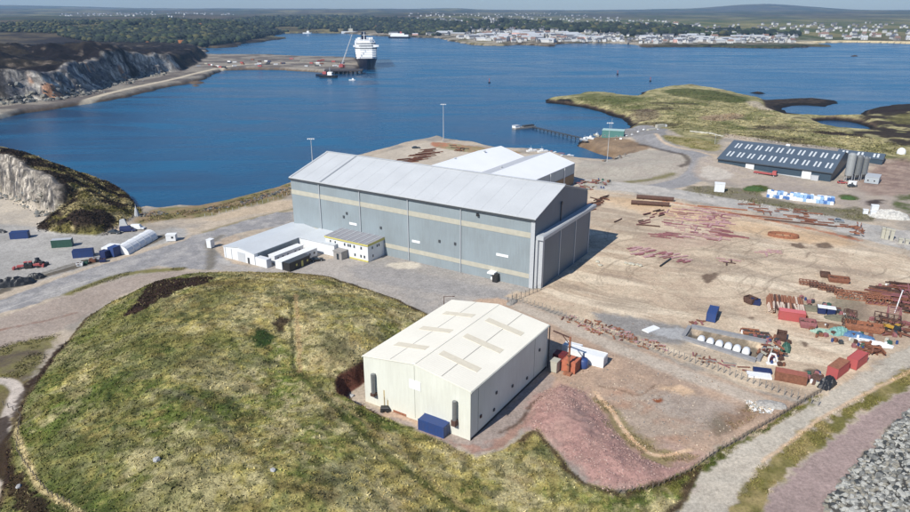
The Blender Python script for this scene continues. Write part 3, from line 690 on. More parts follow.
def part(name, mb, m, parent, smooth=False, label=None):
    o = bpy.data.objects.new(name, mb.mesh(name, M_(m), smooth)); COL.objects.link(o); o.parent = parent
    if label: o['label'] = label
    return o
def single(name, mb, m, label, cat, loc, rot=0.0, group=None, smooth=False, kind=None):
    me = mb if isinstance(mb, bpy.types.Mesh) else mb.mesh(name, M_(m), smooth)
    o = bpy.data.objects.new(name, me); COL.objects.link(o)
    if len(loc) == 2: loc = (loc[0], loc[1], 0)
    o.location = loc; o.rotation_euler = (0, 0, rot); return tag(o, label, cat, group, kind)
KIDS = {}
def dup(root, loc, rot=0.0, label=None, group=None):
    c = root.copy(); COL.objects.link(c)
    if len(loc) == 2: loc = (loc[0], loc[1], 0)
    c.location = loc; c.rotation_euler = (0, 0, rot)
    if label: c['label'] = label
    if group: c['group'] = group
    if root.name not in KIDS: KIDS[root.name] = [(k, list(k.children)) for k in root.children]
    for k, gs in KIDS[root.name]:
        d = k.copy(); COL.objects.link(d); d.parent = c
        for g in gs: e = g.copy(); COL.objects.link(e); e.parent = d
    return c
def in_poly_px(poly, n, seed=0):
    r = np.random.default_rng(seed); xs = [p[0] for p in poly]; ys = [p[1] for p in poly]; X = []; Y = []
    while len(X) < n:
        x = r.uniform(min(xs), max(xs), 4000); y = r.uniform(min(ys), max(ys), 4000); k = inside(poly, x, y)
        X += list(x[k]); Y += list(y[k])
    return np.array(X[:n]), np.array(Y[:n])
def in_poly_w(poly, n, seed=0):
    return in_poly_px(poly, n, seed)

# cladding: ribs modelled as a bump across the sheet, streaked with weather
def cladding(name, rgb, rib=.35, rough=.45, axis=0, stain=None, var=.07):
    if name in MATS: return MATS[name]
    m = bpy.data.materials.new(name); m.use_nodes = True; nt = m.node_tree; N = nt.nodes; L = nt.links
    b = N['Principled BSDF']; b.inputs['Roughness'].default_value = rough
    tc = N.new('ShaderNodeTexCoord')
    mp = N.new('ShaderNodeMapping'); mp.inputs['Scale'].default_value = (1.2, 1.2, .10); L.new(tc.outputs['Object'], mp.inputs[0])
    n1 = N.new('ShaderNodeTexNoise'); n1.inputs['Scale'].default_value = 1.6; n1.inputs['Detail'].default_value = 7; n1.inputs['Roughness'].default_value = .7; L.new(mp.outputs[0], n1.inputs[0])
    n2 = N.new('ShaderNodeTexNoise'); n2.inputs['Scale'].default_value = .12; n2.inputs['Detail'].default_value = 5; L.new(tc.outputs['Object'], n2.inputs[0])
    ad = N.new('ShaderNodeMath'); ad.operation = 'ADD'; L.new(n1.outputs[0], ad.inputs[0]); L.new(n2.outputs[0], ad.inputs[1])
    mr = N.new('ShaderNodeMapRange'); mr.inputs['From Min'].default_value = .75; mr.inputs['From Max'].default_value = 1.25; L.new(ad.outputs[0], mr.inputs[0])
    mx = N.new('ShaderNodeMix'); mx.data_type = 'RGBA'; c = np.array(rgb)
    A = c*(1-var*1.6) if stain is None else c*(1-var*3)+np.array(stain)*var*3
    mx.inputs[6].default_value = (*A, 1); mx.inputs[7].default_value = (*np.minimum(c*(1+var), .95), 1)
    L.new(mr.outputs[0], mx.inputs[0]); L.new(mx.outputs[2], b.inputs['Base Color'])
    sp = N.new('ShaderNodeSeparateXYZ'); L.new(tc.outputs['Object'], sp.inputs[0])
    mu = N.new('ShaderNodeMath'); mu.operation = 'MULTIPLY'; mu.inputs[1].default_value = 2*math.pi/rib
    if axis == 2:
        s2 = N.new('ShaderNodeMath'); s2.operation = 'ADD'; L.new(sp.outputs[0], s2.inputs[0]); L.new(sp.outputs[1], s2.inputs[1]); L.new(s2.outputs[0], mu.inputs[0])
    else: L.new(sp.outputs[axis], mu.inputs[0])
    sn = N.new('ShaderNodeMath'); sn.operation = 'SINE'; L.new(mu.outputs[0], sn.inputs[0])
    bp = N.new('ShaderNodeBump'); bp.inputs['Strength'].default_value = .22; bp.inputs['Distance'].default_value = .03
    L.new(sn.outputs[0], bp.inputs['Height']); L.new(bp.outputs[0], b.inputs['Normal'])
    MATS[name] = m; return m

def gable_walls(mb, x0, x1, y0, y1, eave, ridge, axis='x', t=.3):
    """closed wall body with gables; ridge runs along axis"""
    if axis == 'x':
        ym = (y0+y1)/2
        vs = [(x0, y0, 0), (x1, y0, 0), (x1, y1, 0), (x0, y1, 0), (x0, y0, eave), (x1, y0, eave), (x1, y1, eave), (x0, y1, eave), (x0, ym, ridge), (x1, ym, ridge)]
        mb.add(vs, [(0, 1, 5, 4), (2, 3, 7, 6), (1, 2, 6, 9, 5), (3, 0, 4, 8, 7), (3, 2, 1, 0), (4, 5, 9, 8), (6, 7, 8, 9)])
    else:
        xm = (x0+x1)/2
        vs = [(x0, y0, 0), (x1, y0, 0), (x1, y1, 0), (x0, y1, 0), (x0, y0, eave), (x1, y0, eave), (x1, y1, eave), (x0, y1, eave), (xm, y0, ridge), (xm, y1, ridge)]
        mb.add(vs, [(0, 1, 5, 8, 4), (2, 3, 7, 9, 6), (1, 2, 6, 5), (3, 0, 4, 7), (3, 2, 1, 0), (4, 8, 9, 7), (5, 6, 9, 8)])
def gable_roof(mb, x0, x1, y0, y1, eave, ridge, axis='x', ov=.5, t=.22, side=None, mi=0):
    def slab(a, b, c, d):    # low edge a-b, high edge c-d
        mb.hexa([a, b, c, d]+[(p[0], p[1], p[2]+t) for p in (a, b, c, d)], mi)
    lift = .03
    if axis == 'x':
        ym = (y0+y1)/2; sl = (ridge-eave)/(ym-y0)
        if side in (None, 0): slab((x0-ov, y0-ov, eave-sl*ov+lift), (x1+ov, y0-ov, eave-sl*ov+lift), (x1+ov, ym, ridge+lift), (x0-ov, ym, ridge+lift))
        if side in (None, 1): slab((x1+ov, y1+ov, eave-sl*ov+lift), (x0-ov, y1+ov, eave-sl*ov+lift), (x0-ov, ym, ridge+lift), (x1+ov, ym, ridge+lift))
    else:
        xm = (x0+x1)/2; sl = (ridge-eave)/(xm-x0)
        if side in (None, 0): slab((x0-ov, y1+ov, eave-sl*ov+lift), (x0-ov, y0-ov, eave-sl*ov+lift), (xm, y0-ov, ridge+lift), (xm, y1+ov, ridge+lift))
        if side in (None, 1): slab((x1+ov, y0-ov, eave-sl*ov+lift), (x1+ov, y1+ov, eave-sl*ov+lift), (xm, y1+ov, ridge+lift), (xm, y0-ov, ridge+lift))
def uv_(o, x, y):     # building local (x along its length, y across) -> world
    a = o.rotation_euler.z; return (o.location.x+x*math.cos(a)-y*math.sin(a), o.location.y+x*math.sin(a)+y*math.cos(a))
# ------------------------------------------------------------------ the great hall
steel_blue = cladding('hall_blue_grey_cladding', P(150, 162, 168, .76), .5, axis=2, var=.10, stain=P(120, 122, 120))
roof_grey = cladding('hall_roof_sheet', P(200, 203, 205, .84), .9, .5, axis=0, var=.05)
end_blue_shaded = cladding('hall_end_shaded_cladding', P(104, 124, 142, .62), .5, axis=2)  # darker copy of the wall cladding, the end face's shade painted into it
cream_trim = mat('cream_trim', P(196, 192, 176, .74), .6, var=.10, scale=.6)
white_paint = mat('white_paint', (.74, .75, .75), .5, var=.06, scale=.8)
pale_grey = mat('pale_grey_metal', P(190, 194, 198, .8), .5, var=.08)
dark_grey = mat('dark_grey_metal', P(70, 74, 78, .8), .5, var=.12)
black = mat('black_paint', (.02, .02, .022), .5, var=.2)
glass = mat('dark_window_glass', (.03, .04, .05), .15, var=.3)
yellow = mat('yellow_trim', P(206, 196, 112, .82), .6, var=.08)
concrete = mat('concrete', P(150, 146, 140, .8), .9, var=.18, scale=1.2, bump=.3)
rustm = mat('rusty_steel', P(140, 94, 74, .82), .85, .2, var=.32, scale=1.6, bump=.3)
rustd = mat('dark_rusty_steel', P(100, 74, 64, .78), .85, .2, var=.32, scale=1.6, bump=.3)
rusto = mat('orange_rust', P(158, 106, 80, .82), .85, .1, var=.36, scale=2, bump=.3)
redbrown = mat('red_oxide_steel', P(148, 96, 98, .86), .8, var=.22, scale=2)
pinkp = mat('faded_red_primer', P(182, 144, 144, .9), .8, var=.22, scale=2)
bluep = mat('blue_container_paint', P(42, 74, 134, .76), .5, var=.12, scale=1.5, dirt=P(90, 80, 80))
navy = mat('navy_paint', P(38, 52, 100, .7), .5, var=.15, scale=1.5)
redp = mat('red_container_paint', P(176, 82, 82, .8), .6, var=.14, scale=1.4, dirt=P(170, 110, 100))
orangep = mat('orange_paint', P(186, 112, 86, .82), .6, var=.2, scale=1.4, dirt=P(140, 80, 60))
greenp = mat('green_paint', P(58, 98, 84, .8), .6, var=.2, scale=1.4)
tyre = mat('tyre_rubber', (.02, .02, .02), .9, var=.2)
bluet = mat('blue_tarpaulin', P(74, 110, 150, .85), .6, var=.25, scale=1.4, bump=.5, bscale=4)
paleg = mat('pale_green_netting', P(150, 176, 160, .85), .8, var=.3, scale=3, bump=.6, bscale=6)
whites = mat('white_sheeting', (.72, .73, .74), .6, var=.12, scale=2, bump=.5, bscale=4)

LH, WH, EH, RH = 99.0, 41.0, 22.0, 27.8
hall = thing('fabrication_hall', 'huge blue grey steel hall with cream bands and pale gabled roof', 'industrial hall', (23.5, 191.3), math.radians(-32.15))
mb = MB(); gable_walls(mb, -LH, 0, 0, WH, EH, RH); part('wall', mb, [steel_blue], hall)
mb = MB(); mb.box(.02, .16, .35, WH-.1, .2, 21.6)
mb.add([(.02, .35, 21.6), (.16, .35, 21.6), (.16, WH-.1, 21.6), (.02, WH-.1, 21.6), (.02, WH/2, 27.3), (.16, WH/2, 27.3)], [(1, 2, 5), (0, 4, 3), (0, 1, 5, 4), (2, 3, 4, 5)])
part('gable_cladding', mb, [end_blue_shaded], hall)
mb = MB(); gable_roof(mb, -LH, 0, 0, WH, EH, RH, ov=.45, t=.3); part('roof', mb, [roof_grey], hall)
mb = MB()
for x in (-LH*.79,): mb.box(x, x+.5, -.3, WH/2, 22.05, 22.06)
mb = MB(); sl = (RH-EH)/(WH/2)
def roofz(y): return EH+sl*y+.03+.3
for x, wd in ((-84.5, .7), (-LH+.4, .3)):
    mb.hexa([(x, -.3, roofz(-.3)+.02), (x+wd, -.3, roofz(-.3)+.02), (x+wd, WH/2, roofz(WH/2)+.02), (x, WH/2, roofz(WH/2)+.02)]+[(x, -.3, roofz(-.3)+.10), (x+wd, -.3, roofz(-.3)+.10), (x+wd, WH/2, roofz(WH/2)+.10), (x, WH/2, roofz(WH/2)+.10)])
part('roof_expansion_joint', mb, [mat('joint_grey', P(150, 156, 162, .75), .6)], hall)
lapm = mat('roof_lap_grey', P(190, 193, 195, .82), .6, var=.1)
for k in range(1, 16):
    x = -LH+k*6.2
    mb = MB(); mb.hexa([(x, -.3, roofz(-.3)+.003), (x+.12, -.3, roofz(-.3)+.003), (x+.12, WH/2, roofz(WH/2)+.003), (x, WH/2, roofz(WH/2)+.003)]+[(x, -.3, roofz(-.3)+.03), (x+.12, -.3, roofz(-.3)+.03), (x+.12, WH/2, roofz(WH/2)+.03), (x, WH/2, roofz(WH/2)+.03)])
    part('roof_lap', mb, [lapm], hall)
mb = MB(); mb.box(-LH-.4, .4, WH/2-.5, WH/2+.5, RH+.34, RH+.44); part('ridge_capping', mb, [roof_grey], hall)
mb = MB(); mb.box(-LH, -1.2, -.10, -.012, 15.9, 17.6); part('cladding_band', mb, [cream_trim], hall, label='upper cream band along the long wall')
mb = MB(); mb.box(-LH, -1.2, -.10, -.012, 3.0, 4.5); part('cladding_band', mb, [cream_trim], hall, label='lower cream band along the long wall')
mb = MB()
for x in (-1.1,): mb.box(x, 0.2, -.2, -.014, 0, 21.7)
part('corner_trim', mb, [pale_grey], hall)
for x in (-85, -66.5, -46, -25.5):
    mb = MB(); mb.box(x-.11, x+.11, -.36, -.12, .1, 21.6); mb.box(x-.24, x+.24, -.45, -.11, 21.0, 21.6); part('downpipe', mb, [pale_grey], hall)
mb = MB(); mb.box(-LH-.4, .4, -.7, -.46, 21.35, 21.85); part('gutter', mb, [dark_grey], hall)
for x, z in ((-74.5, 10.5), (-73, 12), (-58, 9.2), (-34, 8.7), (-28, 8.9)):
    mb = MB(); mb.box(x, x+.7, -.25, -.015, z, z+.9); part('wall_louvre', mb, [dark_grey], hall)
for x, z, w_ in ((-70, 8.6, 3.4), (-43, 6.9, 3.2), (-10.5, 8.3, 4.2)):
    mb = MB(); mb.box(x-w_/2, x+w_/2, -.16, -.015, z, z+.8); part('vent_panel', mb, [white_paint], hall)
mb = MB(); mb.box(-14.6, -12.2, -2.2, -.02, 2.6, 3.1); mb.box(-14.2, -12.6, -.5, -.015, .1, 2.6); part('door_canopy', mb, [white_paint], hall)
mb = MB(); mb.box(-12.9, -11.3, -1.9, -.02, .05, 2.55); part('entrance_lobby', mb, [black], hall)
mb = MB(); mb.box(-19.6, -18.8, -.8, -.46, 20.0, 20.9); part('floodlight', mb, [black], hall)
# sliding door housing on the end wall
mb = MB(); mb.box(.18, 2.2, 2.0, 39.2, 0.02, 15.5); part('sliding_door', mb, [end_blue_shaded], hall)
for y in (2.0, 14.2, 26.5, 38.8):
    mb = MB(); mb.box(2.203, 2.34, y, y+.42, .02, 15.45); part('door_leaf_edge', mb, [pale_grey], hall)
mb = MB(); mb.box(.17, 2.7, .6, 43.5, 15.52, 16.6); mb.box(.17, 2.4, 1.2, 42.5, 16.6, 16.75); part('door_head_beam', mb, [pale_grey], hall)
mb = MB(); mb.box(.17, 1.0, .5, 1.2, 0, 15.5); mb.box(.17, 2.35, 1.25, 1.95, 0, 15.5); part('door_jamb', mb, [pale_grey], hall)
mb = MB(); mb.tube((.2, 18.5, 22.6), (.6, 18.5, 22.6), .55, 12); mb.box(.17, .42, 18.2, 18.8, 16, 22); part('extract_fan', mb, [dark_grey], hall)

# ------------------------------------------------------------------ twin white sheds behind the hall
tw = thing('white_twin_shed', 'white double gabled shed standing behind the grey hall', 'industrial hall', (57.8, 323.3), math.radians(-33.5))
bright_roof = cladding('white_roof_sheet', (.80, .81, .83), .8, .5, axis=1, var=.03)
wall_pale = cladding('pale_shed_cladding', P(176, 184, 190, .8), .4, axis=2)
S = 27.4; D_ = 70
for k in (0, 1):
    x1 = -k*S; x0 = x1-S
    mb = MB(); gable_walls(mb, x0+.02, x1-.02, -D_, 0, 10, 14, 'y'); part('wall', mb, [wall_pale], tw)
    for sd_ in (0, 1):
        mb = MB(); gable_roof(mb, x0, x1, -D_, 0, 10, 14, 'y', ov=.04, side=sd_)
        part('roof', mb, [mat('grey_roof_slope', P(190, 192, 196, .85), .6, var=.06) if (k == 0 and sd_ == 0) else bright_roof], tw)  # left slope of the right-hand span drawn in a greyer tone
mb = MB(); mb.box(.0, .14, -D_, -.5, .05, 5.2); part('wall_cladding_lower', mb, [mat('brown_lower_cladding', P(150, 122, 88, .8), .7, var=.15)], tw)
for y in (-12, -27, -42):
    mb = MB(); mb.box(.15, .3, y, y+.5, 0, 9.9); part('downpipe', mb, [white_paint], tw)
for x, y in ((-18, -40), (-46, -35), (-40, -18)):
    mb = MB(); mb.lathe([(.5, 0), (.5, .9), (.8, .95), (.1, 1.3)], 8, (x, y, 14-abs(x+(13.7 if x > -27 else 41.1))*4/13.7)); part('roof_vent', mb, [pale_grey], tw)

# ------------------------------------------------------------------ the cream hall in the foreground
cream_wall = cladding('cream_hall_cladding', P(218, 219, 208, .89), .33, .55, axis=2, stain=P(150, 140, 120), var=.06)
cream_roof = cladding('cream_hall_roof_sheet', P(236, 231, 216, .93), .6, .6, axis=1, var=.045, stain=P(196, 188, 170))
CW, CD, CE, CR = 26.6, 34.6, 11.0, 13.0
cr = thing('cream_hall', 'cream steel clad hall with translucent roof strips beside the grassy mound', 'industrial hall', (3.0, 113.6), math.radians(-32.6))
mb = MB(); gable_walls(mb, -CW, 0, 0, CD, CE, CR, 'y'); part('wall', mb, [cream_wall], cr)
mb = MB(); gable_roof(mb, -CW, 0, 0, CD, CE, CR, 'y', ov=.18, t=.16); part('roof', mb, [cream_roof], cr)
def crz(x): return CE+(CR-CE)*(1-abs(x+CW/2)/(CW/2))+.19
strip = mat('aged_rooflight_sheet', P(222, 213, 192, .87), .6, var=.07, scale=1)
for x0, x1 in ((-23.4, -15.2), (-11.6, -2.4)):
    for y in (6.2, 15.6, 25.2):
        mb = MB(); mb.hexa([(x0, y, crz(x0)+.01), (x1, y, crz(x1)+.01), (x1, y+2.0, crz(x1)+.01), (x0, y+2.0, crz(x0)+.01), (x0, y, crz(x0)+.06), (x1, y, crz(x1)+.06), (x1, y+2.0, crz(x1)+.06), (x0, y+2.0, crz(x0)+.06)])
        part('rooflight', mb, [strip], cr)
for x in (-19.6, -6.9):
    mb = MB(); mb.hexa([(x, .2, crz(x)+.002), (x+.14, .2, crz(x)+.002), (x+.14, CD, crz(x)+.002), (x, CD, crz(x)+.002), (x, .2, crz(x)+.035), (x+.14, .2, crz(x)+.035), (x+.14, CD, crz(x)+.035), (x, CD, crz(x)+.035)])
    part('roof_lap', mb, [mat('seam_grey', P(176, 172, 162, .8), .7)], cr)  # seam lines in a darker grey than the roof sheet
mb = MB(); mb.box(-CW/2-.3, -CW/2+.3, 0, CD, CR+.16, CR+.26); part('ridge_capping', mb, [cream_roof], cr)
mb = MB(); mb.box(-CW-.3, -CW-.19, -.2, CD+.2, CE-.25, CE+.02); mb.box(.19, .32, -.2, CD+.2, CE-.25, CE+.02); part('gutter', mb, [cream_wall], cr)
for x in (-23.7, -3.3):
    mb = MB(); mb.tube((x, -.65, 3.4 if x < -10 else 4.0), (x, -.65, 7.9 if x < -10 else 8.2), .42, 12)
    for q in range(8): mb.tube((x, -.65, 3.9+q*.5), (x, -.65, 3.98+q*.5), .46, 12)
    mb.box(x-.3, x+.3, -.5, -.01, 7.0, 7.8); part('flue_duct', mb, [mat('galvanised_duct', P(150, 152, 154, .8), .4, .5, var=.15)], cr, smooth=False)
    mb = MB(); mb.box(x-.5, x+.5, -1.15, -.02, 2.7, 3.35 if x < -10 else 3.95); part('flue_box', mb, [rustd], cr)
mb = MB(); mb.box(-14.6, -11.8, -.09, -.015, 7.3, 9.3); part('sign_board', mb, [white_paint], cr)
mb = MB(); mb.box(-19.0, -15.6, -.10, -.015, .05, .55, 0); part('skirting_repair', mb, [rusto], cr)
for x in (-21.5, -20.6): 
    mb = MB(); mb.box(x, x+.35, -.03, -.012, .1, 4.5 if x < -21 else 2.4); part('rust_streak', mb, [mat('rust_stain', P(196, 178, 140, .8), .8, var=.2)], cr)
for y, z in ((3.6, 3.2), (9.0, 1.8), (9.9, 5.4), (17, 3.4), (24, 1.9), (30, 6.3)):
    mb = MB(); mb.box(.02, .22, y, y+.55, z, z+.6); part('wall_vent', mb, [rustd if y < 6 else dark_grey], cr)
mb = MB(); mb.box(.012, .1, -.0, CD, .0, .42); part('base_strip', mb, [mat('dark_base_strip', P(74, 68, 62, .6), .9, var=.2)], cr)  # dark strip along the foot of the right wall only
for x in (-CW*.5,): 
    mb = MB(); mb.box(x-.04, x+.04, -.035, -.012, .5, 12.6); part('cladding_joint', mb, [mat('cladding_joint_tone', P(168, 170, 158, .78), .6)], cr)  # joint lines a little darker than the wall sheets
for y in (2.9, 27.8):
    mb = MB(); mb.box(.012, .04, y, y+.10, .5, 10.7); part('cladding_joint', mb, [MATS['cladding_joint_tone']], cr)
mb = MB(); mb.tube((.35, CD+.2, 0), (.35, CD+.2, 10.9), .14, 8); part('downpipe', mb, [black], cr)

# ------------------------------------------------------------------ office and store complex
shed_wall = cladding('white_store_cladding', (.66, .68, .70), .5, axis=2, var=.05)
shed_roof = cladding('white_store_roof', P(205, 210, 214, .86), .9, .55, axis=0, var=.05)
st = thing('white_store', 'long low white store shed with a wing beside the two storey office', 'shed', (-66.3, 211.2), ROT)
mb = MB(); gable_walls(mb, -15, 0, 0, 32.5, 3.9, 4.9, 'y'); part('wall', mb, [shed_wall], st)
mb = MB(); gable_roof(mb, -15, 0, 0, 32.5, 3.9, 4.9, 'y', ov=.25, t=.14); part('roof', mb, [shed_roof], st)
mb = MB(); mb.box(.02, 16.6, 20.5, 32.3, 0, 4.0); part('wing_wall', mb, [shed_wall], st)
mb = MB(); mb.hexa([(.3, 20.2, 4.03), (16.9, 20.2, 4.03), (16.9, 32.6, 4.6), (.3, 32.6, 4.6), (.3, 20.2, 4.2), (16.9, 20.2, 4.2), (16.9, 32.6, 4.77), (.3, 32.6, 4.77)]); part('wing_roof', mb, [shed_roof], st)
mb = MB(); mb.box(.012, .1, 1.5, 20.4, .0, 3.7); part('blue_grey_panel', mb, [steel_blue], st)
mb = MB(); mb.box(-8.0, -4.6, -.10, -.015, .02, 3.3); part('roller_door', mb, [cladding('roller_door_slats', P(196, 200, 204, .85), .25, axis=2)], st)
mb = MB(); mb.box(-3.4, -2.5, -.09, -.015, .02, 2.1); part('door', mb, [dark_grey], st)
for x in (-14.3, -11.2): 
    mb = MB(); mb.box(x, x+.16, -.12, -.015, .02, 3.8); part('downpipe', mb, [pale_grey], st)
mb = MB(); mb.box(.12, 5.4, .1, 2.2, 0.02, 2.9); part('screen_wall', mb, [shed_wall], st)
of = thing('two_storey_office', 'white two storey office with yellow eaves trim and entrance porch', 'office building', (-29.1, 214.0), ROT)
OL, OW, OH = 18.6, 12.0, 6.0
mb = MB(); mb.box(-OL, 0, 0, OW, 0, OH); part('wall', mb, [shed_wall], of)
mb = MB(); mb.hexa([(-OL-.3, -.3, OH+.03), (.3, -.3, OH+.03), (.3, OW+.3, OH+.55), (-OL-.3, OW+.3, OH+.55), (-OL-.3, -.3, OH+.25), (.3, -.3, OH+.25), (.3, OW+.3, OH+.77), (-OL-.3, OW+.3, OH+.77)])
rf = part('roof', mb, [mat('office_roof_felt', P(150, 150, 156, .8), .8, var=.12, scale=.8)], of)
for k in range(7):
    x = -OL+1.5+k*2.6
    mb = MB(); mb.hexa([(x, -.25, OH+.26), (x+.35, -.25, OH+.26), (x+.35, OW+.25, OH+.785), (x, OW+.25, OH+.785), (x, -.25, OH+.34), (x+.35, -.25, OH+.34), (x+.35, OW+.25, OH+.86), (x, OW+.25, OH+.86)])
    part('roof_batten', mb, [pale_grey], rf)
mb = MB(); mb.box(-OL-.34, .36, -.36, -.31, OH-.35, OH+.2); mb.box(.31, .36, -.30, OW+.3, OH-.35, OH+.45); part('eaves_trim', mb, [yellow], of)
mb = MB(); mb.box(-8, .06, -.2, -.015, .02, .5); part('base_trim', mb, [yellow], of)
def window(x, z, w_, h_, par, face='f', L_=0):
    f = MB(); g = MB(); t = .05
    if face == 'f': f.box(x, x+w_, -.07, -.012, z, z+h_); g.box(x+t, x+w_-t, -.09, -.072, z+t, z+h_-t)
    else: f.box(L_+.012, L_+.07, x, x+w_, z, z+h_); g.box(L_+.072, L_+.09, x+t, x+w_-t, z+t, z+h_-t)
    o = part('window', f, [white_paint], par); part('pane', g, [glass], o)
for x in (-16.8, -14.6, -10.4, -8.8, -7.9, -6.2, -3.2): window(x, 4.0, .75, 1.1, of)
for x in (-17.6, -16.2, -6.0, -3.4, -1.9): window(x, 1.1, .75, 1.1, of)
for y in (2.0, 4.6, 5.6, 9.6): window(y, 4.0, .7, 1.0, of, 's')
for y in (2.2, 9.2): window(y, 1.1, .7, 1.0, of, 's')
mb = MB(); mb.box(-12.6, -8.6, -3.6, -.02, 2.7, 3.0); mb.box(-12.4, -8.8, -3.3, -3.15, 0, 2.68); mb.box(-12.4, -12.25, -3.1, -.02, 0, 2.68); mb.box(-8.95, -8.8, -3.1, -.02, 0, 2.68); po = part('porch', mb, [mat('porch_grey', P(160, 156, 152, .8), .7)], of)
mb = MB(); mb.box(-11.0, -10.0, -3.36, -3.31, .02, 2.1); part('porch_door', mb, [glass], po)
mb = MB(); mb.box(.012, .5, OW-1.2, OW+.4, 0, 5.6); part('fire_stair', mb, [black], of)

def cabin(nm, label, loc, rot, L_, W_, H_, wall, roof, wins, cat='cabin', door=None, winmat=None, frame=None):
    o = thing(nm, label, cat, loc, rot)
    mb = MB(); mb.box(-L_/2, L_/2, -W_/2, W_/2, .15, H_, bev=0); part('body', mb, [wall], o)
    mb = MB(); mb.box(-L_/2-.12, L_/2+.12, -W_/2-.12, W_/2+.12, H_+.01, H_+.18); part('roof', mb, [roof], o)
    for x in wins:
        f = MB(); f.box(x-.45, x+.45, -W_/2-.06, -W_/2-.012, 1.1, 2.0); w = part('window', f, [frame or white_paint], o)
        g = MB(); g.box(x-.38, x+.38, -W_/2-.08, -W_/2-.062, 1.17, 1.93); part('pane', g, [winmat or glass], w)
    if door is not None:
        d = MB(); d.box(door-.45, door+.45, -W_/2-.06, -W_/2-.012, .2, 2.2); part('door', d, [winmat or pale_grey], o)
    return o
R58 = math.radians(57.9)
cabin('portable_cabin', 'white portable cabin with five windows in the courtyard of the white store', uv_(st, 3.4, 11), R58, 13.5, 2.8, 2.7, shed_wall, white_paint, (-5.2, -3, -.8, 2.8, 4.8))
cabin('portable_cabin', 'longer white portable cabin behind the black cabin', uv_(st, 9.6, 9.6), R58, 16.5, 3.0, 2.8, shed_wall, white_paint, (4.6, 6.8), door=2.9)
cabin('black_cabin', 'black portable cabin with yellow doors and shutters', uv_(st, 12.9, 6.3), R58, 9.4, 2.7, 2.9, black, dark_grey, (-1.6, 3.4), winmat=yellow, door=1.0, frame=black)

# ------------------------------------------------------------------ blue processing plant
blue_clad = cladding('blue_plant_cladding', P(66, 86, 102, .66), .4, axis=2)
blue_roof = cladding('blue_plant_roof', P(94, 108, 122, .72), .9, .45, axis=0, var=.06)
BL, BD, BE, BR = 55.0, 52.0, 4.6, 10.6
bp_ = thing('blue_plant', 'long dark blue plant hall with twenty pairs of rooflights and white doors', 'industrial hall', (184.6, 327.0), math.radians(-38))
mb = MB(); gable_walls(mb, -BL, 0, 0, BD, BE, BR); part('wall', mb, [blue_clad], bp_)
mb = MB(); gable_roof(mb, -BL, 0, 0, BD, BE, BR, ov=.5, t=.2); brf = part('roof', mb, [blue_roof], bp_)
skym = mat('white_rooflight', (.54, .57, .58), .5, var=.05)
def brz(y): return BE+(BR-BE)*y/(BD/2)+.24
for r_ in (0, 1):
    y0 = 4.2+r_*11.6
    for k in range(10):
        for q in (0, 1):
            x = -BL+2.6+k*5.35+q*1.9+(.4 if r_ else 0)
            mb = MB(); mb.hexa([(x, y0, brz(y0)+.01), (x+.85, y0, brz(y0)+.01), (x+.85, y0+6.2, brz(y0+6.2)+.01), (x, y0+6.2, brz(y0+6.2)+.01), (x, y0, brz(y0)+.07), (x+.85, y0, brz(y0)+.07), (x+.85, y0+6.2, brz(y0+6.2)+.07), (x, y0+6.2, brz(y0+6.2)+.07)])
            part('rooflight', mb, [skym], brf)
for x in (-40.5, -13.2):
    mb = MB(); mb.box(x, x+4.2, -.12, -.015, .02, 3.9); part('roller_door', mb, [white_paint], bp_)
mb = MB(); mb.box(-8.6, -5.2, -1.6, -.02, .02, 2.4); part('door_lobby', mb, [pale_grey], bp_)
mb = MB(); mb.box(-BL, -40.9, -.14, -.013, .02, .7); mb.box(-36, -13.4, -.14, -.013, .02, .7); part('base_strip', mb, [pale_grey], bp_)
mb = MB(); mb.box(-BL-.45, .45, -.8, -.52, BE-.45, BE-.12); part('gutter', mb, [dark_grey], bp_)
mb = MB(); mb.box(-28, -26, 25, 26.5, BR+.25, BR+1.0); part('ridge_vent', mb, [white_paint], bp_)
an = thing('blue_annex', 'smaller dark blue shed with white rooflights behind the silos', 'shed', (228, 358), math.radians(-36))
mb = MB(); gable_walls(mb, -22, 0, 0, 12, 4.5, 6.5); part('wall', mb, [blue_clad], an)
mb = MB(); gable_roof(mb, -22, 0, 0, 12, 4.5, 6.5, ov=.3); part('roof', mb, [blue_roof], an)
for x in (-20, -18.2, -12.5, -10.7, -5, -3.2):
    mb = MB(); mb.hexa([(x, 1.2, 5.16), (x+1, 1.2, 5.16), (x+1, 4.8, 6.36), (x, 4.8, 6.36), (x, 1.2, 5.3), (x+1, 1.2, 5.3), (x+1, 4.8, 6.5), (x, 4.8, 6.5)]); part('rooflight', mb, [skym], an)
silo_m = mat('silo_steel', P(176, 180, 180, .8), .45, .3, var=.12, scale=.8)
silo_d = mat('dull_silo_steel', P(128, 132, 134, .8), .5, .3, var=.15, scale=.8)
for i, (px, py, h_, r_, mm_, lb) in enumerate([(847.5, 181, 13.2, 1.9, silo_m, 'tallest pale feed silo next to the end wall of the blue plant'), (855.5, 180.5, 12.0, 1.6, silo_d, 'middle dull grey silo beside the blue plant'), (862, 180, 11.0, 1.5, silo_d, 'shortest grey silo, farthest from the end wall of the blue plant')]):
    o = thing('silo', lb, 'silo', at(px, py))
    mb = MB(); mb.lathe([(.3, 1.4), (r_, 3.0), (r_, h_), (r_*.5, h_+.8), (.2, h_+.9)], 16); part('tank', mb, [mm_], o, smooth=False)
    for k in range(4):
        a = k*math.pi/2+.6; mb = MB(); mb.beam((r_*.9*math.cos(a), r_*.9*math.sin(a), 0), (r_*.95*math.cos(a), r_*.95*math.sin(a), 3.4), .18); part('leg', mb, [pale_grey], o)
    mb = MB(); mb.beam((r_+.1, 0, .5), (r_+.1, 0, h_+.5), .12, .5); part('ladder', mb, [pale_grey], o)
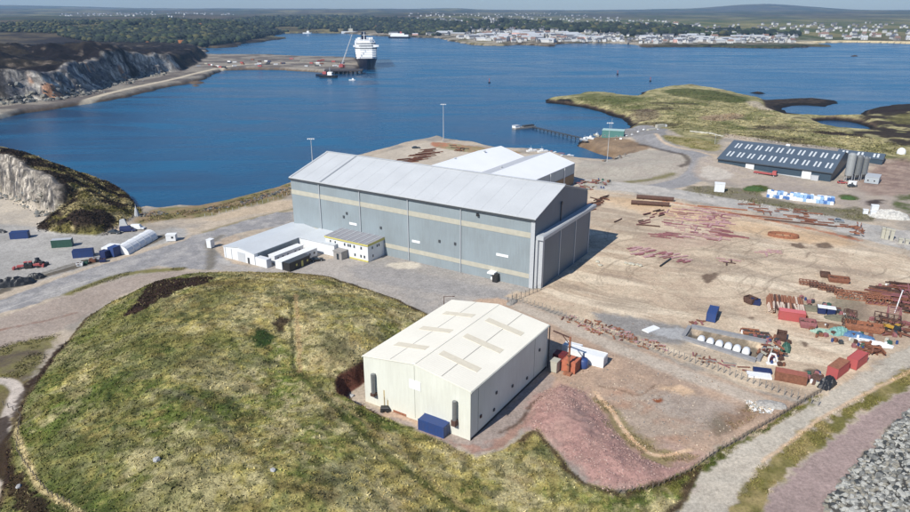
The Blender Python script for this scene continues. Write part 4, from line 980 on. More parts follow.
cabin('plant_cabin', 'flat roofed pale grey plant room right of the silos', at(872, 182), math.radians(-36), 6, 9, 3.2, wall_pale, pale_grey, (-1.5, 1.2))
cabin('plant_cabin', 'low white cabin in front of the silos', at(852, 186), math.radians(-36), 3.4, 2.2, 2.2, shed_wall, white_paint, (0,))
mb = MB(); mb.lathe([(2.3, 0), (2.3, 3.6), (1.9, 4.8), (1.1, 5.6), (.2, 5.9)], 18); dm = thing('domed_tank', 'white domed tank standing on the grass right of the blue plant', 'tank', at(900, 158))
part('tank', mb, [white_paint], dm, smooth=True)
mb = MB(); mb.lathe([(2.45, .0), (2.45, .4)], 18); part('base_ring', mb, [black], dm)
cabin('harbour_office', 'teal green boat shed with pale roof at the head of the small jetty', at(613, 137.5), math.radians(-18), 14, 7, 5, mat('teal_cladding', P(88, 138, 132, .75), .5, var=.12), mat('pale_teal_roof', P(178, 206, 200, .85), .5, var=.08), (-5, -2.5, 2.5, 5), cat='boat shed')
# ------------------------------------------------------------------ containers, cabins, vehicles
def container(label, loc, rot, L_, m, roofm=None, group=None, H_=2.6, W_=2.44, name='shipping_container', doorm=None, z=0):
    o = thing(name, label, 'container', (*loc[:2], z), rot, group)
    mb = MB(); n = int(L_/.3); x0 = -L_/2; w = W_/2
    mb.box(-L_/2+.06, L_/2-.06, -w+.07, w-.07, .12, H_-.06)
    for k in range(n):
        x = x0+.15+k*(L_-.3)/n
        mb.box(x, x+.15, -w+.025, -w+.068, .25, H_-.2); mb.box(x, x+.15, w-.068, w-.025, .25, H_-.2)
        mb.box(x, x+.13, -w+.15, w-.15, H_-.06, H_-.025)
    part('body', mb, [m], o)
    mb = MB()
    for sx in (-1, 1):
        for sy in (-1, 1): mb.cbox(sx*(L_/2-.06), sy*(w-.06), H_/2, .14, .14, H_)
    for sy in (-1, 1):
        mb.cbox(0, sy*(w-.05), H_-.05, L_-.28, .1, .12); mb.cbox(0, sy*(w-.05), .1, L_-.28, .1, .16)
    part('corner_frame', mb, [doorm or m], o)
    mb = MB()
    for sy in (-1, 1): mb.cbox(L_/2-.02, sy*w*.48, H_/2, .05, w*.86, H_-.35)
    d = part('door', mb, [doorm or m], o)
    mb = MB()
    for y in (-.75, -.35, .35, .75): mb.tube((L_/2+.04, y, .25), (L_/2+.04, y, H_-.25), .025, 6)
    part('lock_rod', mb, [pale_grey], d)
    if roofm:
        mb = MB(); mb.cbox(0, 0, H_+.03, L_-.1, W_-.1, .05); part('roof', mb, [roofm], o)
    return o
container('blue shipping container with a white door against the front of the cream hall', (at(434, 432)[0], at(434, 432)[1]+.3), math.radians(-31), 6.1, bluep, doorm=bluep)
container('blue shipping container standing alone in the yard, end towards the viewer', at(712, 318), math.radians(62), 6.1, bluep)
container('small navy blue skip container beside two brown skips in the open yard', at(755, 304), math.radians(-25), 2.6, navy, H_=1.5, W_=2.0)
container('faded red shipping container in front of the stack of white ended pipes', at(791, 319.5), math.radians(-22), 6.6, redp, roofm=mat('faded_pink_roof', P(206, 110, 112, .9), .7, var=.15))
container('bright red shipping container at the yard edge, nearest the gravel road bend', at(837, 373.5), math.radians(40), 6.4, redp, roofm=rusto, H_=2.7)
container('bright red shipping container farther up the gravel road, behind its twin', at(856, 364.5), math.radians(40), 6.4, redp, H_=2.6)
container('long rust red open bin container by the fence', at(790, 380.5), math.radians(-24), 6.6, rustm, H_=2.2, roofm=mat('rust_red_lid', P(160, 96, 80, .85), .8, var=.2, scale=1))
container('long white shipping container behind the cream hall, dark shadowed end to the right', at(587, 361), math.radians(-30.5), 9.0, white_paint, H_=2.7, W_=3.0)
container('white container on the far side of the orange container', at(572, 353.5), math.radians(-30.5), 4.4, shed_wall, H_=2.5)
container('orange shipping container at the rear corner of the cream hall', at(571, 369.5), math.radians(57), 3.6, orangep, H_=2.9, W_=3.4)
container('dark red container squeezed between cream hall and orange container', at(560, 362), math.radians(-30.5), 3.0, mat('dark_red_paint', P(122, 50, 50, .75), .6, var=.2), H_=2.5)
# left depot
for lb, px, py, L_, m, rt, H_, rm in (
    ('blue shipping container nearest the quarry face in the left depot', 20.5, 238, 6.1, bluep, 12, 2.6, None),
    ('dark green open sided container with a pale roof below the headland', 63, 246.5, 6.6, greenp, 14, 2.8, pale_grey),
    ('blue shipping container between the green container and the tractor', 84, 256.5, 6.4, bluep, 16, 2.6, navy),
    ('navy container left of the long white tunnel shed', 107, 257, 3.4, navy, 70, 2.6, None),
    ('taller blue container touching the end of the long white tunnel shed', 115.5, 255.5, 3.4, bluep, 70, 3.4, None)):
    container(lb, at(px, py), math.radians(rt), L_, m, roofm=rm, H_=H_)
tn = thing('tunnel_shed', 'long white curved roof tunnel shed beside the junction', 'shed', at(121, 254.5), math.radians(82))
n = 9; L_ = 18.5
prof = [(3.0*math.cos(math.pi*k/n), 3.2*math.sin(math.pi*k/n)) for k in range(n+1)]
mb = MB(); vs = [(0, a, max(b, 0)) for a, b in prof]+[(L_, a, max(b, 0)) for a, b in prof]
mb.add(vs, [(k, k+1, n+2+k, n+1+k) for k in range(n)]+[tuple(range(n, -1, -1)), tuple(range(n+1, 2*n+2))]); part('cover', mb, [whites], tn, smooth=False)
for k in range(6):
    x = .1+k*3.66; mb = MB()
    for j in range(n): mb.beam((x, prof[j][0]*1.015, prof[j][1]*1.015+.02), (x, prof[j+1][0]*1.015, prof[j+1][1]*1.015+.02), .14)
    part('hoop', mb, [pale_grey], tn)
mb = MB(); mb.cbox(.2, 3.4, 1.5, 5, 4.0, 3.0); part('end_store', mb, [white_paint], tn)
cabin('site_cabin', 'small white cabin alone on the track north of the junction', at(172, 240.5), math.radians(5), 3.4, 2.4, 2.4, shed_wall, white_paint, (.6,))
cabin('site_kiosk', 'tiny white kiosk on the bare corner left of the white store', at(211, 247.5), math.radians(-20), 1.8, 2.0, 3.0, shed_wall, white_paint, ())
# vehicles
def wheels(o, xs, w, r):
    for x in xs:
        for s_ in (-1, 1):
            mb = MB(); mb.tube((x, s_*(w-.22), r), (x, s_*w, r), r, 12); t = part('wheel', mb, [tyre], o)
            mb = MB(); mb.tube((x, s_*w, r), (x, s_*(w+.02), r), r*.55, 8); part('rim', mb, [pale_grey], t)
def car(label, loc, rot, m, L_=4.3, group=None, van=False):
    o = thing('van' if van else 'parked_car', label, 'van' if van else 'car', loc, rot, group)
    h = 1.45 if not van else 2.1; w = .88 if not van else .98; H2 = .82 if not van else 1.15
    mb = MB(); a = L_/2
    pr = [(-a, .35), (a, .35), (a, .62), (a*.92, .78), (a*.42, .92 if not van else 1.2), (-a*.92, .95 if not van else 1.25), (-a, .8)]
    k = len(pr); mb.add([(x, -w, z) for x, z in pr]+[(x, w, z) for x, z in pr], [tuple(range(k)), tuple(range(2*k-1, k-1, -1))]+[(i, k+i, k+(i+1) % k, (i+1) % k) for i in range(k)])
    part('body', mb, [m], o)
    g0, g1 = (-a*.8, a*.4) if not van else (-a*.98, a*.55); r0, r1 = (-a*.55, a*.12) if not van else (-a*.95, a*.38); zb = .93 if not van else 1.22
    mb = MB(); mb.hexa([(g0, -w*.95, zb), (g1, -w*.95, zb), (g1, w*.95, zb), (g0, w*.95, zb), (r0, -w*.8, h-.06), (r1, -w*.8, h-.06), (r1, w*.8, h-.06), (r0, w*.8, h-.06)]); part('window', mb, [glass if not van else m], o)
    mb = MB(); mb.hexa([(r0, -w*.8, h-.055), (r1, -w*.8, h-.055), (r1, w*.8, h-.055), (r0, w*.8, h-.055), (r0+.1, -w*.7, h), (r1-.1, -w*.7, h), (r1-.1, w*.7, h), (r0+.1, w*.7, h)]); part('roof', mb, [m], o)
    if van:
        mb = MB(); mb.hexa([(r1+.02, -w*.8, h-.1), (r1+.05, -w*.8, h-.1), (r1+.05, w*.8, h-.1), (r1+.02, w*.8, h-.1), (r1+.1, -w*.7, h-.05), (r1+.12, -w*.7, h-.05), (r1+.12, w*.7, h-.05), (r1+.1, w*.7, h-.05)]); part('windscreen', mb, [glass], o)
    for s_ in (-1, 1):
        mb = MB(); mb.cbox(a+.01, s_*w*.7, .66, .05, .3, .16); part('headlight', mb, [white_paint], o)
    wheels(o, (-a*.6, a*.6), w, .33)
    return o
silver = mat('silver_car_paint', P(170, 174, 178, .8), .3, .4, var=.05)
car('black car parked in front of the white cabin and porch', at(317, 261), math.radians(18), black, 4.4)
car('dark pickup under the headland, left of the dark truck', at(115, 233.5), math.radians(-8), dark_grey, 4.6)
car('white van beside the dark truck near the shore', at(138, 229.5), math.radians(5), white_paint, 5.0, van=True)
car('dark truck cab parked between pickup and white van', at(128, 231.5), math.radians(12), navy, 5.6, van=True)
car('red car in front of the silos', at(842, 183.5), math.radians(-10), redp, 4.2)
car('dark car alone on the gravel right of the red car', at(852, 187), math.radians(10), dark_grey, 4.3)
car('small dark vehicle on the quay behind the grey hall', at(416, 148.5), math.radians(15), dark_grey, 5.0)
car('silver car on the service road near the orange scrap', at(839, 222), math.radians(-20), silver, 3.6)
def truck(label, loc, rot, cabm, boxm, L_=8.5):
    o = thing('lorry', label, 'lorry', loc, rot)
    mb = MB(); mb.box(-L_/2, L_/2, -.9, .9, .75, 1.0); part('chassis', mb, [dark_grey], o)
    mb = MB(); mb.hexa([(L_/2-2, -1.15, 1.02), (L_/2, -1.15, 1.02), (L_/2, 1.15, 1.02), (L_/2-2, 1.15, 1.02), (L_/2-2, -1.1, 2.9), (L_/2-.25, -1.1, 2.9), (L_/2-.25, 1.1, 2.9), (L_/2-2, 1.1, 2.9)]); c = part('cab', mb, [cabm], o)
    mb = MB(); mb.hexa([(L_/2-.02, -1, 1.9), (L_/2+.03, -1, 1.9), (L_/2+.03, 1, 1.9), (L_/2-.02, 1, 1.9), (L_/2-.22, -1, 2.75), (L_/2-.17, -1, 2.75), (L_/2-.17, 1, 2.75), (L_/2-.22, 1, 2.75)]); part('windscreen', mb, [glass], c)
    mb = MB(); mb.box(-L_/2, L_/2-2.2, -1.2, 1.2, 1.03, 3.3 if boxm else 1.5); part('load_body', mb, [boxm or cabm], o)
    wheels(o, (-L_/2+1, -L_/2+2.2, L_/2-1.1), 1.2, .5); return o
truck('red lorry with a long low trailer parked along the wall of the blue plant', at(765, 175.5), math.radians(-38), redp, None, 11)
truck('cream box lorry at the jetty head, right of the two', at(661, 129), math.radians(25), white_paint, cream_trim, 9)
truck('cream box lorry at the jetty head, left of the two', at(652.5, 133.5), math.radians(25), white_paint, cream_trim, 9)
def tractor(label, loc, rot, m, name='tractor'):
    o = thing(name, label, 'machine', loc, rot)
    mb = MB(); mb.box(-.2, 2.4, -.5, .5, .9, 1.7, bev=.1); part('bonnet', mb, [m], o)
    mb = MB(); mb.box(-1.8, -.25, -.8, .8, .9, 1.5); mb.hexa([(-1.7, -.75, 1.52), (-.3, -.75, 1.52), (-.3, .75, 1.52), (-1.7, .75, 1.52), (-1.5, -.6, 2.7), (-.5, -.6, 2.7), (-.5, .6, 2.7), (-1.5, .6, 2.7)]); part('cab', mb, [glass], o)
    mb = MB(); mb.box(-1.7, -.3, -.8, .8, 2.72, 2.85); part('cab_roof', mb, [m], o)
    mb = MB(); mb.beam((.2, -.9, 1.2), (3.4, -.9, .8), .2); mb.beam((.2, .9, 1.2), (3.4, .9, .8), .2); mb.box(3.3, 4.0, -1.2, 1.2, .2, 1.1); part('loader_bucket', mb, [m], o)
    for x, r in ((-1.1, .85), (1.8, .55)):
        for s_ in (-1, 1): mb = MB(); mb.tube((x, s_*.85, r), (x, s_*1.3, r), r, 12); part('wheel', mb, [tyre], o)
    o.scale = (.78, .78, .78); return o
tractor('red tractor with front loader on the depot gravel', at(24, 268.5), math.radians(200), redp)
tractor('red telehandler with dark cab parked next to the red tractor', at(34, 267.5), math.radians(15), redp, 'telehandler')
tractor('black loader machine behind the red machines', at(40, 264.5), math.radians(-20), black, 'loader')
tractor('yellow and brown loader by the pink rubble skip in the right scrap area', at(893, 331), math.radians(120), mat('faded_yellow', P(190, 150, 60, .8), .6, var=.2), 'loader')

# ------------------------------------------------------------------ heaps
def heap(name, label, cat, loc, rot, lx, ly, h_, m, seed=0, n=14):
    r = random.Random(seed); mb = MB(); N1 = 14; N2 = 10; vs = []; fs = []
    for j in range(N2+1):
        for i in range(N1+1):
            u = i/N1*2-1; v = j/N2*2-1; d = max(0, 1-(abs(u)**2.4+abs(v)**2.4))
            vs.append((u*lx/2*(1+r.uniform(-.04, .04)), v*ly/2*(1+r.uniform(-.05, .05)), h_*d**.55*(1+r.uniform(-.22, .22))-.02))
    for j in range(N2):
        for i in range(N1): a = j*(N1+1)+i; fs.append((a, a+1, a+N1+2, a+N1+1))
    mb.add(vs, fs); return single(name, mb, [m], label, cat, loc, rot)
blackp = mat('black_heap_surface', (.016, .017, .02), .45, var=.3, scale=2, bump=.6, bscale=3)
heap('black_row_form', 'long black form taken for a row of vehicles in the corner of the depot', 'heap', at(12, 285), math.radians(22), 13, 4.2, 2.3, blackp, 1)  # plain black mound drawn for a dark row taken for vehicles
heap('black_row_form', 'smaller black form of the same row just behind the long one', 'heap', at(36, 278), math.radians(18), 5.2, 2.8, 1.6, blackp, 2)
heap('peat_heap', 'dark low heap in the depot at the frame edge', 'heap', at(2, 232), math.radians(-30), 5, 2, 1.0, blackp, 3)
heap('tyre_heap', 'heap of black tyres against the nearest red container', 'heap', at(827, 384.5), math.radians(40), 6.2, 3.0, 1.7, blackp, 4)
heap('scrap_heap', 'brown scrap heap between the rust red bin and the black tyres', 'heap', at(817, 381), math.radians(60), 4.6, 3.4, 1.3, rustd, 5)
heap('gravel_heap', 'pile of white and grey stone bags beside the service road at far right', 'heap', at(889, 217), math.radians(-20), 15, 8, 2.6, mat('pale_stone', P(190, 188, 182, .85), .9, var=.35, scale=1.4, bump=1, bscale=3), 6)
heap('gravel_heap', 'small brown grey heap at the foot of the hall corner', 'heap', at(512, 303), math.radians(50), 4.5, 2.2, .8, concrete, 7)
heap('gravel_heap', 'pale gravel heap at the bend of the gravel road', 'heap', at(771, 405), math.radians(-10), 6.5, 3.2, .7, mat('pale_stone_small', P(168, 164, 158, .85), .9, var=.35, scale=2.4, bump=1, bscale=5), 8)
heap('vegetation_clump', 'green scrub clump at the left end of the white bale stack', 'shrub', at(754, 190), math.radians(-10), 9, 4.5, 1.6, mat('scrub_green', P(70, 100, 46, .6), .9, var=.4, scale=2, bump=1, bscale=4), 9)
heap('vegetation_clump', 'green scrub clump at the right end of the white bale stack', 'shrub', at(848, 199), math.radians(-20), 6, 3, 1.2, MATS['scrub_green'], 10)
# bales
bale_m = [mat('white_bale_wrap', (.74, .77, .80), .45, var=.08, scale=3), mat('pale_blue_bale_wrap', P(150, 184, 220, .9), .45, var=.12, scale=3), mat('blue_bale_wrap', P(84, 122, 180, .9), .45, var=.15, scale=3)]
bmesh_ = []
for k in range(3):
    mb = MB(); mb.box(-.64, .64, -.64, .64, 0, 1.3, bev=.16); mb.cbox(0, 0, .6, .5, 1.36, .25); bmesh_.append(mb.mesh('bulk_bag', [bale_m[k]]))
a0 = np.array(at(768, 196.5)); a1 = np.array(at(838, 204.5)); r = random.Random(5)
dirn = (a1-a0)/np.linalg.norm(a1-a0); nn = np.array([-dirn[1], dirn[0]]); nlen = int(np.linalg.norm(a1-a0)/1.35)
for i in range(nlen):
    for j in range(5):
        if r.random() < .04: continue
        for lv in range(2 if (r.random() < .75 and 0 < j < 4) else 1):
            p = a0+dirn*(i*1.35+r.uniform(-.12, .12))+nn*(j*1.45+r.uniform(-.15, .15)-1.5)
            k = 0 if r.random() < .5 else (1 if r.random() < .6 else 2)
            single('bulk_bag', bmesh_[k], None, ['white bulk bag in the long bag stack in front of the blue plant', 'pale blue bulk bag in the long bag stack in front of the blue plant', 'mid blue bulk bag in the long bag stack in front of the blue plant'][k], 'bag', (p[0], p[1], lv*1.31), r.uniform(-.5, .1), ['white bulk bags', 'pale blue bulk bags', 'mid blue bulk bags'][k])
# white tanks in the concrete pit
wallc = mat('pit_concrete', P(150, 150, 152, .8), .9, var=.18, scale=.8, bump=.3)
pc = W([(682.5, 338.5), (690, 327), (768, 343), (757.5, 362)])
pw = thing('pit_wall', 'low grey concrete wall round the pit with six white tanks', 'wall', (0, 0, 0))
for i in range(4):
    a = pc[i]; b = pc[(i+1) % 4]; mb = MB(); d = Vector((b[0]-a[0], b[1]-a[1], 0)).normalized()*.3
    mb.beam((a[0]+d.x, a[1]+d.y, .12), (b[0]-d.x, b[1]-d.y, .12), 1.0 if i % 2 == 0 else 1.6, 1.0); part('wall_side', mb, [wallc], pw)
for i, px in enumerate((701, 710, 719, 728, 736.8, 746)):
    py = 340.5+(px-701)*.26
    o = thing('white_tank', 'white round ended tank in the concrete pit, number of its row from the left: '+['first', 'second', 'third', 'fourth', 'fifth', 'sixth'][i], 'tank', (*at(px, py), -1.1), math.radians(60))
    o['label'] = ['leftmost', 'second from left', 'third from left', 'fourth from left', 'fifth from left', 'rightmost'][i]+' white round ended tank in the concrete pit'
    mb = MB(); pr = [(.12, -1.5), (.62, -1.38), (.92, -1.0), (.95, 0), (.92, 1.0), (.62, 1.38), (.12, 1.5)]; N_ = 14; vs = []; fs = []
    for rr, xx in pr:
        for q in range(N_): t = 2*math.pi*q/N_; vs.append((xx, rr*math.cos(t), 1.3+rr*math.sin(t)))
    for j in range(len(pr)-1):
        for q in range(N_): fs.append((j*N_+q, j*N_+(q+1) % N_, (j+1)*N_+(q+1) % N_, (j+1)*N_+q))
    fs += [tuple(range(N_-1, -1, -1)), tuple(range((len(pr)-1)*N_, len(pr)*N_))]
    mb.add(vs, fs); part('shell', mb, [white_paint], o, smooth=True)
    mb = MB(); mb.cbox(-.8, 0, .25, .25, 1.5, .5); mb.cbox(.8, 0, .25, .25, 1.5, .5); part('cradle', mb, [dark_grey], o)
# two pods
for i, px in enumerate((821, 830.2)):
    cabin('equipment_pod', ['left', 'right'][i]+' of two small white roofed dark pods on the grass in the yard', at(px, 313+i*1.3), math.radians(-20), 2.0, 1.9, 1.9, navy, whites, ())

# ------------------------------------------------------------------ steel, pipes and scrap in the yard
def ibeam(L_, h_=.4, w_=.3):
    mb = MB(); mb.box(-L_/2, L_/2, -w_/2, w_/2, 0, .05); mb.box(-L_/2, L_/2, -.03, .03, .05, h_-.05); mb.box(-L_/2, L_/2, -w_/2, w_/2, h_-.05, h_); return mb
def plate(L_, w_): mb = MB(); mb.box(-L_/2, L_/2, -w_/2, w_/2, .12, .24); mb.box(-L_/2+.3, -L_/2+.5, -w_/2, w_/2, 0, .118); mb.box(L_/2-.5, L_/2-.3, -w_/2, w_/2, 0, .118); return mb
def hpipe(L_, r_, n_=12):
    mb = MB(); mb.tube((-L_/2, 0, r_), (L_/2, 0, r_), r_, n_, cap=False); mb.tube((L_/2, 0, r_), (-L_/2, 0, r_), r_*.86, n_, cap=False)
    vs = []
    for x in (-L_/2, L_/2):
        for rr in (r_, r_*.86):
            for k in range(n_): t = 2*math.pi*k/n_; vs.append((x, rr*math.cos(t), r_+rr*math.sin(t)))
    fs = []
    for e in (0, 1):
        b = e*2*n_
        for k in range(n_): fs.append((b+k, b+(k+1) % n_, b+n_+(k+1) % n_, b+n_+k))
    mb.add(vs, fs); return mb
BM = {}
def proto(kind, L_, m, **k):
    key = (kind, round(L_, 1), m.name, tuple(k.items()))
    if key not in BM: BM[key] = dict(i=ibeam, p=plate, t=hpipe)[kind](L_, **k).mesh(dict(i='steel_beam', p='steel_plate', t='steel_pipe')[kind], [m])
    return BM[key]
NAMES = dict(i=('steel_beam', 'beam'), p=('steel_plate', 'plate'), t=('steel_pipe', 'pipe'))
def scatter(kind, poly, n, mats_, label, group, rot=-32, jr=6, Ls=(3, 6), seed=1, layers=1, lh=.4, w2=90, alt=.3, **k):
    X, Y = in_poly_w(W(poly), n, seed); r = random.Random(seed)
    for i in range(n):
        L_ = round(r.uniform(*Ls)); m = r.choice(mats_); a = rot+r.uniform(-jr, jr)+(w2 if r.random() < alt else 0)
        single(NAMES[kind][0], proto(kind, L_, m, **k), None, label, NAMES[kind][1], (X[i], Y[i], .05+r.randrange(layers)*lh+i*.0007), math.radians(a), group)
scatter('p', [(625, 249), (640, 247), (668, 252), (690, 258), (688, 263), (665, 260), (645, 257), (628, 253)], 40, [redbrown, pinkp], 'faded red steel plate in the slanting block right of the hall door', 'red plates near the hall door', rot=24, jr=3, Ls=(2, 4), seed=3, w_=.8, alt=0)
scatter('p', [(660, 212), (700, 206), (735, 215), (722, 240), (690, 242), (668, 232)], 110, [pinkp, pinkp, redbrown], 'pale red steel section laid out in the middle of the yard', 'red sections mid yard', rot=-24, jr=2, Ls=(2, 6), seed=4, w_=.45, alt=.12)
scatter('i', [(640, 216), (662, 209), (668, 214), (645, 228), (636, 228)], 14, [redbrown, rustd], 'red brown beam in the row below the dark pipes', 'red brown beams', rot=34, jr=3, Ls=(3, 5), seed=5, alt=0)
scatter('p', [(652, 234), (672, 234), (680, 238), (655, 238)], 14, [redbrown], 'dark red plate in the short block at centre yard', 'dark red plates', rot=-20, jr=2, Ls=(3, 5), seed=6, w_=.6, alt=0)
scatter('p', [(690, 217), (725, 215), (730, 228), (705, 227)], 26, [pinkp, redbrown], 'pink primed section on the far side of the yard', 'pink sections', rot=-24, jr=8, Ls=(2, 5), seed=7, w_=.6, alt=.4)
scatter('i', [(712, 230), (728, 232), (745, 239), (722, 237)], 10, [redbrown], 'dark red beam in the line right of centre yard', 'dark red beams', rot=-24, jr=4, Ls=(5, 8), seed=8, alt=0)
scatter('p', [(757, 250), (778, 251), (776, 256), (760, 255)], 9, [pinkp], 'pale pink plate near the ring shaped rusty frame', 'pale pink plates', rot=-20, jr=8, Ls=(3, 5), seed=9, w_=.5, alt=.2)
scatter('p', [(720, 258), (742, 262), (740, 268), (722, 263)], 8, [pinkp, rustd], 'pinkish plate in the sparse patch below centre yard', 'sparse pink plates', rot=-22, jr=8, Ls=(2, 4), seed=10, w_=.5, alt=.2)
for lb, p, L_, rt, m, rr in (('large dark pipe, upper of the two lying in the far yard', (655, 200), 16, -17, rustd, .95), ('large dark pipe, lower of the two lying in the far yard', (650, 205.5), 16, -14, rustd, .95)):
    o = thing('steel_pipe', lb, 'pipe', at(*p), math.radians(rt)); part('pipe_shell', hpipe(L_, rr, 16), [m], o, smooth=False)
    for x in (-5, 5): mb = MB(); mb.box(x-.2, x+.2, -1.2, 1.2, 0, .18); part('timber_bearer', mb, [rustd], o)
for lb, p, L_, rt, m in (('long rust brown pipe lying by the service road, left of the thinner line', (722, 208.5), 20, -20, rusto), ('thin rusty pipe in the long line across the far yard, left piece', (760, 217), 24, -22, rustm), ('thin rusty pipe in the long line across the far yard, right piece', (800, 223.5), 26, -22, rustd), ('thin black pipe slanting on the sand below centre yard', (665.5, 263), 9, 52, black), ('short dark beam lying alone right of the hall shadow', (618, 221), 6, 50, rustd), ('dark rod lying in centre yard', (648, 226), 9, -18, rustd)):
    o = single('steel_pipe', hpipe(L_, .28, 10), [m], lb, 'pipe', at(*p), math.radians(rt))
scatter('i', [(604, 196), (608, 200), (590, 212), (583, 212), (590, 202)], 22, [rusto, rustm, rustd], 'rusty beam in the slanting stack just right of the hall end', 'rusty beams by the hall end', rot=40, jr=5, Ls=(5, 9), seed=12, layers=2, alt=.05)
scatter('i', [(428, 150), (436, 153), (425, 160), (408, 163), (402, 161)], 34, [rusto, rustm], 'rusty orange beam in the rack on the quay behind the hall', 'rusty beams on the quay', rot=26, jr=4, Ls=(7, 12), seed=13, layers=3, alt=.05)
scatter('i', [(452, 144), (462, 147), (470, 152), (455, 151)], 10, [rusto, rustd], 'rusty beam on the quay edge behind the white sheds', 'rusty beams on the quay edge', rot=-20, jr=20, Ls=(4, 7), seed=14, layers=2)
scatter('i', [(577, 183), (600, 180), (608, 186), (588, 190), (575, 189)], 34, [rusto, rustm, redbrown, cream_trim], 'mixed scrap beam lying behind the white twin shed corner', 'scrap behind the twin shed', rot=10, jr=50, Ls=(3, 6), seed=15, layers=2, alt=.4)
scatter('p', [(545, 150), (575, 155), (560, 159), (543, 155)], 8, [redbrown, white_paint], 'small plate on the shore strip behind the twin shed', 'small plates on the shore strip', rot=-30, Ls=(2, 4), seed=16, w_=1.2)
scatter('i', [(735, 199), (752, 203), (800, 210), (850, 224), (858, 230), (820, 226), (760, 213), (738, 205)], 44, [rusto, rustm, rustm], 'rusty offcut in the line of steel along the service road', 'rusty offcuts along the road', rot=-22, jr=8, Ls=(2, 6), seed=17, layers=2, alt=.1)
scatter('i', [(853, 226), (862, 227), (862, 237), (850, 237)], 14, [rusto], 'orange rust scrap in the pile at the yard corner', 'orange scrap at the yard corner', rot=20, jr=80, Ls=(2, 4), seed=18, layers=4)
# ring frame
o = thing('ring_frame', 'oval rusty ring frame lying in the open yard', 'frame', at(783, 236.5), math.radians(-20))
mb = MB(); 
for k in range(28):
    a = 2*math.pi*k/28; b = 2*math.pi*(k+1)/28; mb.beam((5.2*math.cos(a), 2.6*math.sin(a), .55), (5.2*math.cos(b), 2.6*math.sin(b), .55), .35, 1.1)
part('ring', mb, [rusto], o)
for x in (-2.5, 0, 2.5): mb = MB(); mb.beam((x, -2.3, .3), (x, 2.3, .3), .2); part('crossbar', mb, [rustd], o)
# pipe stack with white ends
o = None
pm = hpipe(5.5, .30, 8).mesh('steel_pipe', [rusto]); pm2 = hpipe(5.5, .30, 8).mesh('steel_pipe', [mat('white_pipe_coat', P(212, 192, 174, .86), .7, var=.2, scale=1)]); pm3 = hpipe(5.5, .3, 8).mesh('steel_pipe', [rustd])
base = Vector((*at(786, 309), 0)); r = random.Random(3); rt = math.radians(66)
ax = Vector((math.cos(math.radians(-20)), math.sin(math.radians(-20)), 0)); ay = Vector((-ax.y, ax.x, 0))
for row in range(2):
    for lv in range(3):
        for k in range(16-lv):
            p = base+ax*((k-7.5)*.63+lv*.31)+ay*(row*5.6-2.0)
            k3 = r.random(); w_ = k3 < (.62 if row == 0 else .15); ms_ = pm2 if w_ else (pm if k3 < .85 else pm3)
            single('steel_pipe', ms_, None, ('pale coated pipe in the big pipe stack above the red container' if w_ else 'rust orange pipe in the big pipe stack above the red container' if ms_ is pm else 'dark rusty pipe in the big pipe stack above the red container'), 'pipe', (p.x, p.y, .05+lv*.53), math.radians(70)+r.uniform(-.08, .08), 'pale pipes of the stack' if w_ else 'orange pipes of the stack' if ms_ is pm else 'dark pipes of the stack')
# skips and rusty boxes
def skip_(label, loc, rot, L_, W_, H_, m, name='steel_skip'):
    o = thing(name, label, 'skip', loc, rot); t = .08
    mb = MB(); b = .85
    mb.hexa([(-L_/2*b, -W_/2*b, .1), (L_/2*b, -W_/2*b, .1), (L_/2*b, W_/2*b, .1), (-L_/2*b, W_/2*b, .1), (-L_/2, -W_/2, H_*.55), (L_/2, -W_/2, H_*.55), (L_/2, W_/2, H_*.55), (-L_/2, W_/2, H_*.55)]); part('hull', mb, [m], o)
    mb = MB(); z0 = H_*.553
    mb.box(-L_/2, L_/2, -W_/2, -W_/2+t, z0, H_); mb.box(-L_/2, L_/2, W_/2-t, W_/2, z0, H_); mb.box(-L_/2, -L_/2+t, -W_/2+t, W_/2-t, z0, H_); mb.box(L_/2-t, L_/2, -W_/2+t, W_/2-t, z0, H_); part('rim_wall', mb, [m], o)
    r = random.Random(int(loc[0]*10)); mb = MB()
    for k in range(14): x, y = r.uniform(-L_*.4, L_*.4), r.uniform(-W_*.35, W_*.35); mb.cbox(x, y, H_*.55+r.uniform(.1, .4), r.uniform(.3, 1.2), r.uniform(.2, .5), r.uniform(.1, .4), 0, r.uniform(0, 3))
    part('scrap_load', mb, [rustd], o); return o
skip_('brown scrap skip left of the small navy container', at(750, 303), math.radians(-60), 3.0, 2.6, 1.9, rustd)
skip_('rusty brown skip, smaller of the two in the upper yard', at(824.5, 277), math.radians(-20), 2.8, 2.2, 1.6, rustd)
skip_('long rusty brown skip in the upper yard', at(838, 282), math.radians(-20), 6.0, 2.6, 1.7, rustm)
skip_('rusty skip full of pale rubble next to the faded red container', at(807, 327), math.radians(-20), 4.0, 2.8, 2.0, redbrown)
skip_('orange rusty cage skip with blue load in the right scrap area', at(863, 330), math.radians(-24), 9.0, 3.2, 1.9, rusto)
skip_('brown skip by the right end of the pit wall', at(781, 339), math.radians(62), 3.6, 2.4, 1.8, rustd)
skip_('orange rusty skip behind the pit wall', at(750.5, 334), math.radians(-15), 4.2, 2.2, 1.1, rusto)
skip_('dark grating crate next to the orange skip behind the pit wall', at(762, 337), math.radians(-15), 3.4, 2.4, 1.0, dark_grey)
